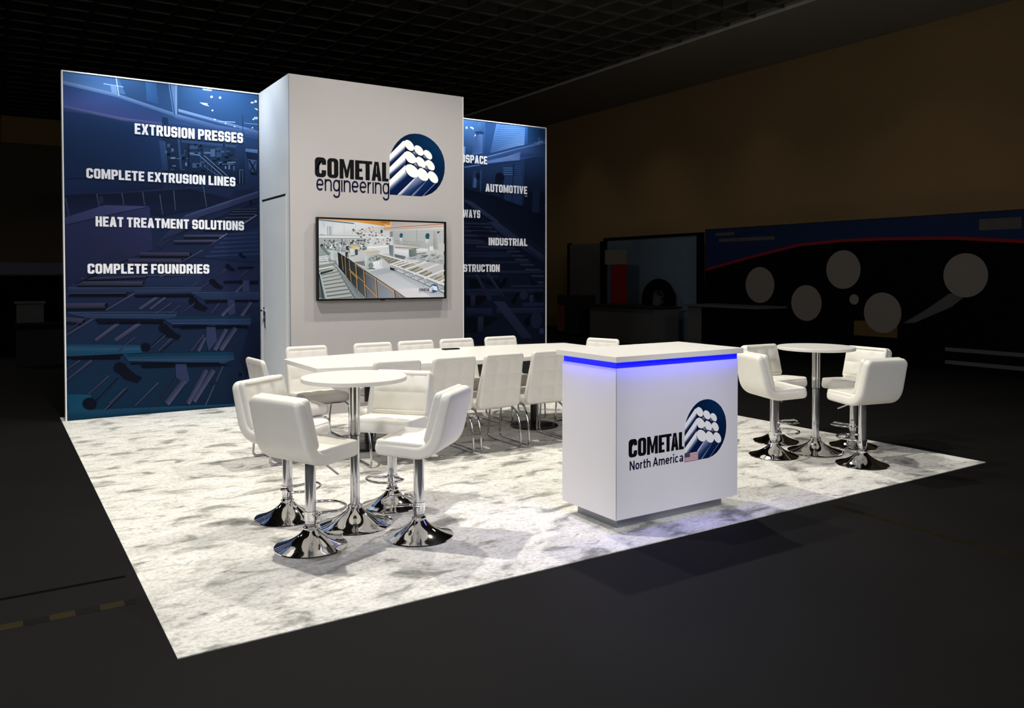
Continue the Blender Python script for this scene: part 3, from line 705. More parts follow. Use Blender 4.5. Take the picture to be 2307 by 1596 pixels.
1.215,0.3181 1.031,0.0742 0.9832,0.1169 1.166,0.3606|3e425c 464a66 2a2e48 22263e
1.612,0.4656 1.418,0.0365 1.404,0.0441 1.598,0.473|3e425c 464a66 2a2e48 22263e
1.666,0.8814 1.536,0.6481 1.498,0.6719 1.628,0.9048|3e425c 464a66 2a2e48 22263e
1.772,0.8867 1.602,0.6407 1.56,0.6728 1.73,0.9185|3e425c 464a66 2a2e48 22263e
1.432,0.8015 1.356,0.6477 1.327,0.6644 1.403,0.818|3e425c 464a66 2a2e48 22263e
1.741,1.17 1.611,1.034 1.583,1.062 1.713,1.198|3e425c 464a66 2a2e48 22263e
1.941,1.182 1.833,1.029 1.801,1.053 1.908,1.206|3e425c 464a66 2a2e48 22263e
1.843,1.388 1.764,1.302 1.745,1.32 1.824,1.406|3e425c 464a66 2a2e48 22263e
0.538,0.4133 0.3354,0.1996 0.3276,0.2088 0.53,0.4226|3e425c 464a66 2a2e48 22263e
0.6282,0.2992 0.401,0.0815 0.392,0.0931 0.6189,0.3108|3e425c 464a66 2a2e48 22263e
1.006,0.8482 0.8509,0.715 0.8434,0.7251 0.9982,0.8583|3e425c 464a66 2a2e48 22263e
1.103,0.8181 0.9698,0.6703 0.9594,0.6812 1.092,0.829|3e425c 464a66 2a2e48 22263e
0.5372,0.4142 0.3235,0.1891 0.3173,0.1965 0.5308,0.4216|080b16
0.6266,0.2886 0.4106,0.0762 0.4044,0.0839 0.6203,0.2963|080b16
1.11,0.381 0.8858,0.0649 0.8781,0.0716 1.102,0.3876|080b16
0.9813,0.8439 0.8503,0.7225 0.8441,0.7303 0.975,0.8518|080b16
1.089,0.7945 0.962,0.6659 0.9553,0.6735 1.082,0.8021|080b16
0.612,0.5165 0.608,0.4963 0.5968,0.4791 0.5797,0.467 0.559,0.4613 0.5371,0.4628 0.5166,0.4712 0.5,0.4855 0.4893,0.504 0.4857,0.5245 0.4897,0.5445 0.5008,0.5616 0.5176,0.5738 0.5383,0.5796 0.5602,0.5783 0.5808,0.57 0.5975,0.5557 0.6084,0.5371|0b0f1c
0.523,0.4872 0.5995,0.5383 0.6945,0.4407 0.7652,0.4004 0.7129,0.3476 0.5854,0.3991|0b0f1c
1.037,0.9263 1.034,0.91 1.025,0.8959 1.011,0.8857 0.9935,0.8807 0.9753,0.8814 0.9583,0.8878 0.9446,0.899 0.9357,0.9137 0.9327,0.9301 0.936,0.9463 0.9452,0.9603 0.9591,0.9705 0.9762,0.9756 0.9944,0.975 1.012,0.9687 1.025,0.9575 1.034,0.9428|0b0f1c
0.9637,0.9009 1.027,0.9436 1.106,0.867 1.164,0.8362 1.121,0.7926 1.015,0.8312|0b0f1c
1.337,1.218 1.335,1.204 1.326,1.191 1.314,1.182 1.298,1.177 1.282,1.178 1.267,1.183 1.254,1.193 1.246,1.206 1.244,1.22 1.247,1.234 1.255,1.247 1.267,1.256 1.283,1.261 1.299,1.26 1.314,1.255 1.327,1.246 1.335,1.233|0b0f1c
1.272,1.195 1.328,1.233 1.399,1.167 1.451,1.141 1.412,1.102 1.318,1.134|0b0f1c
1.536,1.432 1.534,1.422 1.528,1.412 1.518,1.405 1.507,1.402 1.494,1.402 1.483,1.405 1.474,1.413 1.468,1.422 1.466,1.433 1.468,1.443 1.474,1.453 1.484,1.46 1.495,1.463 1.507,1.463 1.519,1.46 1.528,1.453 1.534,1.443|0b0f1c
1.487,1.414 1.529,1.444 1.583,1.395 1.622,1.376 1.593,1.347 1.522,1.37|0b0f1c
1.692,1.611 1.69,1.603 1.685,1.597 1.679,1.591 1.67,1.589 1.661,1.589 1.653,1.591 1.646,1.596 1.642,1.603 1.64,1.611 1.642,1.619 1.646,1.625 1.653,1.631 1.662,1.633 1.671,1.633 1.679,1.631 1.686,1.626 1.69,1.619|0b0f1c
1.655,1.598 1.687,1.619 1.725,1.585 1.754,1.571 1.733,1.55 1.681,1.566|0b0f1c
1.831,1.746 1.83,1.74 1.826,1.734 1.82,1.73 1.813,1.728 1.806,1.728 1.799,1.73 1.794,1.734 1.79,1.739 1.789,1.745 1.79,1.752 1.794,1.757 1.8,1.761 1.806,1.764 1.814,1.764 1.821,1.762 1.826,1.758 1.83,1.752|0b0f1c
1.801,1.735 1.827,1.752 1.858,1.725 1.881,1.714 1.864,1.697 1.822,1.709|0b0f1c
0.3222,0.1557 0.3178,0.1339 0.3058,0.1155 0.2877,0.1026 0.2655,0.097 0.2421,0.0991 0.2202,0.1088 0.2025,0.1248 0.1911,0.1452 0.1873,0.1676 0.1916,0.1892 0.2034,0.2076 0.2214,0.2204 0.2435,0.2263 0.2669,0.2243 0.2889,0.2148 0.3067,0.1988 0.3183,0.1783|0b0f1c
0.8495,0.7263 0.8464,0.7109 0.8378,0.6977 0.8246,0.6883 0.8086,0.6838 0.7916,0.6846 0.7758,0.6908 0.7629,0.7016 0.7546,0.7156 0.7518,0.7311 0.7549,0.7464 0.7635,0.7595 0.7765,0.769 0.7925,0.7736 0.8095,0.7728 0.8254,0.7667 0.8383,0.7559 0.8467,0.7419|0b0f1c
1.744,0.0107 2.024,0.2111 2.022,-0.0046|0a0e1c 0b1020 0a0e1a
1.923,0.9505 2.023,0.9743 2.024,0.593 1.865,0.3314 1.8,0.5244|111a30 121c34 0c1426 0c1324 101930
1.82,0.3615 1.814,0.3466 1.799,0.3414 1.784,0.3487 1.778,0.3643 1.784,0.3791 1.799,0.3844 1.814,0.3771|080b16
1.542,0.2875 1.536,0.2739 1.522,0.2663 1.505,0.2676 1.491,0.2773 1.486,0.2916 1.492,0.3052 1.506,0.3129 1.523,0.3116 1.537,0.302|171d33
0.067,0.9447 0.2836,1.108 0.2891,1.099 0.0723,0.9356|343851 3d415b 24283f 1e2239
0.5326,0.7041 0.6932,0.8466 0.702,0.8348 0.5412,0.6923|343851 3d415b 24283f 1e2239
0.9048,1.094 1.06,1.205 1.07,1.19 0.914,1.079|343851 3d415b 24283f 1e2239
1.024,1.075 1.146,1.175 1.153,1.165 1.032,1.065|343851 3d415b 24283f 1e2239
1.194,1.109 1.305,1.198 1.312,1.188 1.201,1.099|343851 3d415b 24283f 1e2239
1.369,1.359 1.457,1.431 1.464,1.421 1.376,1.35|343851 3d415b 24283f 1e2239
1.27,1.38 1.345,1.432 1.351,1.422 1.276,1.371|343851 3d415b 24283f 1e2239
0.183,0.5584 0.381,0.7188 0.381,0.7187 0.183,0.5583|343851 3d415b 24283f 1e2239
0.239,0.2684 0.4388,0.4506 0.4505,0.435 0.2504,0.2528|343851 3d415b 24283f 1e2239
0.0344,0.4352 0.2726,0.6266 0.2897,0.6004 0.051,0.4091|343851 3d415b 24283f 1e2239
0.0387,0.5402 0.1676,0.6293 0.1782,0.6105 0.0491,0.5215|343851 3d415b 24283f 1e2239
0.9225,0.6852 1.055,0.8198 1.068,0.8046 0.9357,0.6701|343851 3d415b 24283f 1e2239
0.4348,0.154 0.5938,0.303 0.6075,0.2854 0.4483,0.1365|343851 3d415b 24283f 1e2239
0.6837,0.1059 0.9192,0.3406 0.9324,0.3252 0.6966,0.0905|343851 3d415b 24283f 1e2239
1.26,0.6659 1.398,0.8425 1.412,0.8306 1.274,0.6539|343851 3d415b 24283f 1e2239
1.477,1.076 1.567,1.192 1.579,1.182 1.489,1.066|343851 3d415b 24283f 1e2239
1.791,1.482 1.884,1.563 1.891,1.554 1.798,1.473|343851 3d415b 24283f 1e2239
1.572,1.509 1.649,1.575 1.656,1.567 1.578,1.501|343851 3d415b 24283f 1e2239
0.0717,1.127 1.125,1.102 1.124,1.095 0.0717,1.121|4a5c7c 3c4c6a 2c3a56 34465f
0.6265,0.6002 1.722,0.539 1.722,0.5323 0.6265,0.5939|4a5c7c 3c4c6a 2c3a56 34465f
1.063,0.9799 1.923,0.9538 1.923,0.9471 1.063,0.9735|4a5c7c 3c4c6a 2c3a56 34465f
0.0572,0.7723 0.7427,0.741 0.7426,0.7347 0.0571,0.7662|4a5c7c 3c4c6a 2c3a56 34465f
0.0745,1.38 1.385,1.37 1.385,1.363 0.0745,1.374|4a5c7c 3c4c6a 2c3a56 34465f
0.8198,1.506 1.374,1.508 1.373,1.502 0.8197,1.5|4a5c7c 3c4c6a 2c3a56 34465f
1.285,1.316 2.019,1.309 2.019,1.303 1.285,1.31|4a5c7c 3c4c6a 2c3a56 34465f
0.34,1.011 0.9795,0.9936 0.9794,0.9783 0.3399,0.9962|070b16
0.0876,0.6503 0.5474,0.6278 0.5474,0.6129 0.0876,0.6358|070b16
0.649,0.5681 1.567,0.5168 1.567,0.5009 0.6489,0.553|070b16
1.075,0.9506 1.882,0.9262 1.882,0.91 1.075,0.9352|070b16
0.702,1.285 1.297,1.28 1.297,1.264 0.7019,1.27|070b16
0.0843,1.312 0.6109,1.308 0.6108,1.293 0.0843,1.297|070b16'''
ART_RIGHT = '''4.105,3.599 6.099,3.607 6.099,3.202 4.103,2.945|2c4c80 2f5690 243e6c 20365e
4.103,2.945 6.099,3.202 6.099,2.691 4.101,2.481|1a2c4c 1e3358 10192c 141e36
4.101,2.481 6.099,2.691 6.088,0.5288 4.093,0.5676|10182e 0c1322 0a101e 0b1122
4.742,3.595 5.093,3.599 5.068,3.143 4.741,3.117|4a78b4 3c68a4 28456f 243c62
5.268,3.585 5.744,3.584 5.728,3.337 5.167,3.172|5a84c0 6a98d8 84a8e0 3c5c90
5.319,3.581 5.744,3.602 5.744,3.594 5.318,3.574|2c5490 4a7cc0 4a7cc0 2c5490
5.302,3.546 5.743,3.578 5.743,3.57 5.302,3.539|2c5490 4a7cc0 4a7cc0 2c5490
5.285,3.512 5.742,3.554 5.741,3.546 5.285,3.504|2c5490 4a7cc0 4a7cc0 2c5490
5.269,3.477 5.74,3.529 5.74,3.522 5.269,3.47|2c5490 4a7cc0 4a7cc0 2c5490
5.252,3.442 5.739,3.505 5.739,3.498 5.253,3.435|2c5490 4a7cc0 4a7cc0 2c5490
5.236,3.408 5.737,3.481 5.738,3.474 5.236,3.401|2c5490 4a7cc0 4a7cc0 2c5490
5.219,3.373 5.736,3.457 5.737,3.449 5.22,3.366|2c5490 4a7cc0 4a7cc0 2c5490
5.203,3.339 5.734,3.433 5.735,3.425 5.204,3.332|2c5490 4a7cc0 4a7cc0 2c5490
5.187,3.305 5.733,3.409 5.734,3.401 5.188,3.297|2c5490 4a7cc0 4a7cc0 2c5490
5.17,3.27 5.731,3.385 5.733,3.377 5.171,3.263|2c5490 4a7cc0 4a7cc0 2c5490
5.154,3.236 5.73,3.36 5.731,3.353 5.155,3.229|2c5490 4a7cc0 4a7cc0 2c5490
5.138,3.202 5.729,3.336 5.73,3.329 5.139,3.195|2c5490 4a7cc0 4a7cc0 2c5490
5.744,3.584 5.79,3.583 5.784,3.353 5.728,3.337|3f74c0 386ab0 3058a0 345ca0
5.79,3.583 6.099,3.58 6.099,3.424 5.784,3.353|244878 1a3050 1c345a 244878
4.968,3.571 5.093,3.594 5.062,3.449 4.964,3.439|5078b0 4068a0 2c4c80 34588c
4.921,3.393 5.043,3.41 5.043,3.162 4.878,3.117|3c5a90 6484bc 5070ac 3c5888
4.945,3.383 5.043,3.399 5.044,3.393 4.946,3.377|2c4474
4.939,3.361 5.043,3.378 5.044,3.372 4.939,3.355|2c4474
4.933,3.34 5.043,3.357 5.044,3.351 4.933,3.333|2c4474
4.927,3.318 5.043,3.336 5.044,3.33 4.927,3.312|2c4474
4.921,3.297 5.043,3.315 5.043,3.309 4.921,3.291|2c4474
4.915,3.275 5.043,3.294 5.043,3.287 4.915,3.269|2c4474
4.908,3.254 5.043,3.273 5.043,3.266 4.909,3.248|2c4474
4.902,3.232 5.043,3.252 5.043,3.245 4.903,3.226|2c4474
4.896,3.211 5.043,3.23 5.043,3.224 4.896,3.204|2c4474
4.89,3.189 5.043,3.209 5.043,3.203 4.89,3.183|2c4474
4.884,3.168 5.043,3.188 5.043,3.182 4.884,3.162|2c4474
4.812,3.484 4.81,3.474 4.802,3.467 4.793,3.467 4.786,3.472 4.784,3.482 4.786,3.492 4.794,3.498 4.803,3.499 4.81,3.494|e8f2ff
4.851,3.5 4.891,3.5 4.909,3.481 4.899,3.465 4.879,3.481 4.855,3.481|d8e8ff
4.909,3.371 4.933,3.405 4.958,3.402|d8e8ff
4.935,3.448 5.07,3.445 5.066,3.421 4.931,3.425|1c3054
4.939,3.401 5.013,3.461 5.025,3.449 4.952,3.39|203660
4.741,3.226 4.776,3.229 4.776,3.13 4.741,3.127|6c90c8
5.123,3.126 5.6,3.272 6.079,3.411 6.079,3.378 5.6,3.25 5.129,3.11|7090c8 5c80b8 3c588c 2c4470 4868a0 5070a8
5.117,3.11 5.652,3.254 6.092,3.379 6.092,3.224 5.652,3.113 5.104,3.013|304c7c 3a5588 1c2e50 22365e 34508a 2a4474
5.117,3.062 5.445,3.151 5.665,3.233 5.652,3.113 5.445,3.086 5.104,3.024|5a78b0 6480b8 4a68a0 6078b4 6880b8 5070a8
4.757,2.957 5.104,3.034 5.104,3.013 4.763,2.941|5070a8
5.889,3.377 6.058,3.408 6.059,3.4 5.89,3.369|6a86b4
5.989,3.458 5.976,3.347 5.965,3.347 5.979,3.458|5878a8
5.954,3.371 6.034,3.433 6.041,3.427 5.96,3.364|6a86b4
4.74,2.94 5.267,3.025 5.731,3.119 5.717,2.484 5.367,2.565 5.054,2.634 4.74,2.679|1a2c4c 203458 243c66 141e36 18243f 121c32 0e1628
5.381,2.991 5.535,3 5.535,2.988 5.381,2.979|486894
5.381,2.961 5.535,2.969 5.535,2.957 5.381,2.949|486894
5.381,2.931 5.535,2.939 5.535,2.927 5.381,2.919|486894
5.381,2.901 5.535,2.909 5.535,2.897 5.38,2.889|486894
5.574,3.025 5.678,3.027 5.678,3.018 5.573,3.016|304a72
5.574,2.996 5.678,2.998 5.678,2.99 5.573,2.988|304a72
5.574,2.968 5.678,2.97 5.678,2.961 5.573,2.959|304a72
5.574,2.94 5.678,2.942 5.678,2.933 5.573,2.931|304a72
5.574,2.912 5.678,2.913 5.678,2.905 5.573,2.903|304a72
5.574,2.884 5.678,2.885 5.678,2.876 5.573,2.875|304a72
5.368,2.866 5.691,2.881 5.684,2.466 5.38,2.528|22365c 263c66 1f2c4c 1f2d4e
5.556,3.051 5.529,2.497 5.513,2.497 5.54,3.05|142442
4.896,2.94 4.981,2.904 4.944,2.681 4.883,2.688|1f3456 1c3052 203558 24385c
4.908,2.815 4.956,2.839 4.944,2.691 4.897,2.683|3f5a84
5.027,2.933 5.017,2.642 5.005,2.642 5.014,2.933|34507c
5.398,2.852 5.394,2.827 5.38,2.805 5.359,2.788 5.333,2.778 5.306,2.776 5.28,2.783 5.26,2.798 5.246,2.818 5.241,2.842 5.246,2.866 5.26,2.888 5.28,2.905 5.306,2.915 5.333,2.917 5.359,2.911 5.38,2.896 5.394,2.876|0d1524
5.266,2.795 5.38,2.802 5.393,2.513 5.367,2.511 5.304,2.648 5.067,2.635|101a2e
5.241,2.847 5.266,2.795 5.251,2.768 5.266,2.752|0d1524
5,2.842 4.998,2.824 4.993,2.808 4.984,2.796 4.974,2.788 4.963,2.788 4.953,2.793 4.944,2.805 4.939,2.82 4.937,2.838 4.939,2.856 4.944,2.872 4.953,2.885 4.963,2.892 4.974,2.892 4.985,2.887 4.993,2.876 4.999,2.86|0f182a
4.74,2.674 5.367,2.554 6.099,2.368 6.099,2.138 5.495,2.121 4.762,2.514|0a1020 0b1122 0a1020 0a1020 0c1426 0e1628
5.876,2.734 5.997,2.729 5.984,2.385 5.856,2.397|16213a
5.73,2.627 5.783,2.624 5.776,2.605 5.737,2.605|6a7a94
4.762,2.524 4.87,2.498 5.508,2.128 5.431,2.119 4.762,2.482|2a3350 2a3350 232c48 1c2440 222a46
4.765,2.481 5.395,2.128 5.389,2.121 4.759,2.474|0a0f1c
5.128,2.232 5.275,2.237 6.062,1.787 6.061,1.679 5.397,2.033|232c48 252e4a 1c243c 161d32 1c243c
5.275,2.237 5.398,2.241 6.062,1.87 6.062,1.799|101728
5.734,1.903 6.064,1.694 6.059,1.688 5.728,1.897|080c16
4.761,2.208 5.155,2.213 5.154,2.189 4.761,2.185|272d46 2a304a 1c223a 1a2036
4.761,2.163 5.195,2.168 5.194,2.14 4.761,2.136|272d46 2a304a 1c223a 1a2036
4.761,2.111 5.276,2.116 5.275,2.086 4.76,2.081|272d46 2a304a 1c223a 1a2036
4.761,2.05 5.33,2.056 5.329,2.023 4.76,2.019|272d46 2a304a 1c223a 1a2036
4.761,1.983 5.101,1.982 5.1,1.95 4.76,1.952|272d46 2a304a 1c223a 1a2036
4.761,1.947 5.398,1.951 5.397,1.923 4.76,1.92|272d46 2a304a 1c223a 1a2036
4.942,1.904 5.37,1.903 5.369,1.866 4.941,1.868|272d46 2a304a 1c223a 1a2036
4.774,2.182 5.008,2.185 5.008,2.171 4.774,2.168|0a0f1d
4.81,2.154 5.061,2.158 5.061,2.144 4.81,2.14|0a0f1d
4.846,2.126 5.114,2.131 5.114,2.117 4.846,2.112|0a0f1d
4.883,2.097 5.168,2.104 5.168,2.09 4.882,2.084|0a0f1d
4.919,2.069 5.221,2.077 5.221,2.063 4.919,2.055|0a0f1d
4.955,2.041 5.275,2.05 5.275,2.036 4.955,2.027|0a0f1d
4.992,2.012 5.329,2.022 5.329,2.008 4.992,1.998|0a0f1d
5.029,1.983 5.384,1.995 5.384,1.981 5.029,1.97|0a0f1d
5.066,1.955 5.439,1.967 5.439,1.953 5.066,1.941|0a0f1d
5.37,1.891 5.57,1.889 5.569,1.861 5.37,1.863|2c3048 282c44 1c2036 1a1e34
5.439,1.845 5.647,1.844 5.646,1.816 5.438,1.817|2c3048 282c44 1c2036 1a1e34
5.508,1.785 5.718,1.783 5.717,1.754 5.507,1.757|2c3048 282c44 1c2036 1a1e34
5.57,1.731 5.795,1.728 5.795,1.7 5.569,1.702|2c3048 282c44 1c2036 1a1e34
5.661,1.661 5.888,1.658 5.887,1.629 5.66,1.633|2c3048 282c44 1c2036 1a1e34
5.746,1.591 5.996,1.587 5.996,1.558 5.745,1.563|2c3048 282c44 1c2036 1a1e34
5.852,1.503 6.062,1.498 6.061,1.469 5.851,1.474|2c3048 282c44 1c2036 1a1e34
5.961,1.41 6.062,1.405 6.061,1.376 5.959,1.381|2c3048 282c44 1c2036 1a1e34
4.76,1.813 5.508,1.82 5.507,1.792 4.76,1.786|1c243c 1a2138 131a2e 121828
4.812,1.781 5.494,1.79 5.493,1.747 4.811,1.739|1c243c 1a2138 131a2e 121828
5.18,1.687 5.83,1.698 5.831,1.669 5.18,1.659|1c243c 1a2138 131a2e 121828
4.772,1.556 6.061,1.57 6.062,1.526 4.772,1.514|1c243c 1a2138 131a2e 121828
4.772,1.506 5.288,1.5 5.287,1.456 4.772,1.464|1c243c 1a2138 131a2e 121828
4.771,1.315 6.047,1.307 6.047,1.251 4.772,1.262|1c243c 1a2138 131a2e 121828
4.797,1.262 5.314,1.255 5.314,1.216 4.797,1.224|1c243c 1a2138 131a2e 121828
5.687,1.105 6.06,1.109 6.063,1.053 5.689,1.05|1c243c 1a2138 131a2e 121828
4.785,1.06 5.193,1.044 5.191,0.9479 4.783,0.9651|1c243c 1a2138 131a2e 121828
5.259,1.044 6.061,1.037 6.062,0.9584 5.261,0.9682|1c243c 1a2138 131a2e 121828
5.493,1.362 6.061,1.364 6.062,1.326 5.493,1.325|1c243c 1a2138 131a2e 121828
4.837,1.44 5.06,1.444 5.059,1.353 4.836,1.321|070a14
5.086,1.433 5.315,1.432 5.287,1.34 5.099,1.387|070a14
4.771,1.221 4.856,1.225 4.855,1.084 4.771,1.086|070a14
4.927,1.218 5.126,1.215 5.006,1.103 4.927,1.094|070a14
4.771,0.9339 4.966,0.9281 4.959,0.7294 4.77,0.7256|070a14
5.059,0.9311 5.314,0.9236 5.152,0.8137 5.058,0.7941|070a14
5.895,1.275 6.047,1.249 6.018,1.118 5.902,1.168|070a14
5.83,1.465 5.931,1.358 5.845,1.352|070a14
4.921,1.518 4.967,1.513 5.193,1.168 5.139,1.135|20273e 20273e 161c30 161c30
5.1,1.524 5.153,1.524 5.438,1.153 5.314,1.247|20273e 20273e 161c30 161c30
5.206,1.145 5.396,1.13 5.873,0.5983 5.688,0.6064|20273e 20273e 161c30 161c30
4.849,1.231 4.927,1.23 4.92,1.083 4.855,1.084|20273e 20273e 161c30 161c30
4.966,0.9338 5.059,0.9425 5.045,0.7261 4.963,0.7293|20273e 20273e 161c30 161c30
5.816,1.217 5.88,1.216 5.873,1.085 5.816,1.075|20273e 20273e 161c30 161c30
5.397,1.466 5.452,1.454 5.397,1.362 5.328,1.316 5.294,1.351|05070f
5.604,1.255 5.759,1.265 5.632,1.219 5.562,1.092 5.493,1.128|05070f
5.83,0.944 5.916,0.9536 5.83,0.8137 5.759,0.7688 5.716,0.8529|05070f
5.787,1.217 5.783,1.194 5.771,1.175 5.752,1.16 5.729,1.153 5.704,1.153 5.681,1.162 5.662,1.177 5.65,1.197 5.646,1.219 5.65,1.242 5.663,1.261 5.681,1.276 5.704,1.283 5.729,1.283 5.752,1.275 5.771,1.26 5.783,1.24|1a2036
6.032,0.8547 6.026,0.8129 6.008,0.7766 5.981,0.7502 5.948,0.7368 5.913,0.7381 5.88,0.7538 5.854,0.782 5.836,0.8193 5.83,0.8611 5.836,0.9025 5.854,0.9386 5.88,0.9651 5.913,0.9787 5.948,0.9778 5.981,0.9624 6.008,0.9343 6.026,0.8969|161c30
6.069,0.6977 6.066,0.6825 6.058,0.6693 6.047,0.6598 6.032,0.6551 6.017,0.6557 6.003,0.6616 5.991,0.672 5.984,0.6857 5.981,0.7011 5.984,0.7162 5.991,0.7294 6.003,0.7389 6.017,0.7437 6.032,0.7431 6.047,0.7373 6.058,0.7268 6.066,0.7131|20263c'''
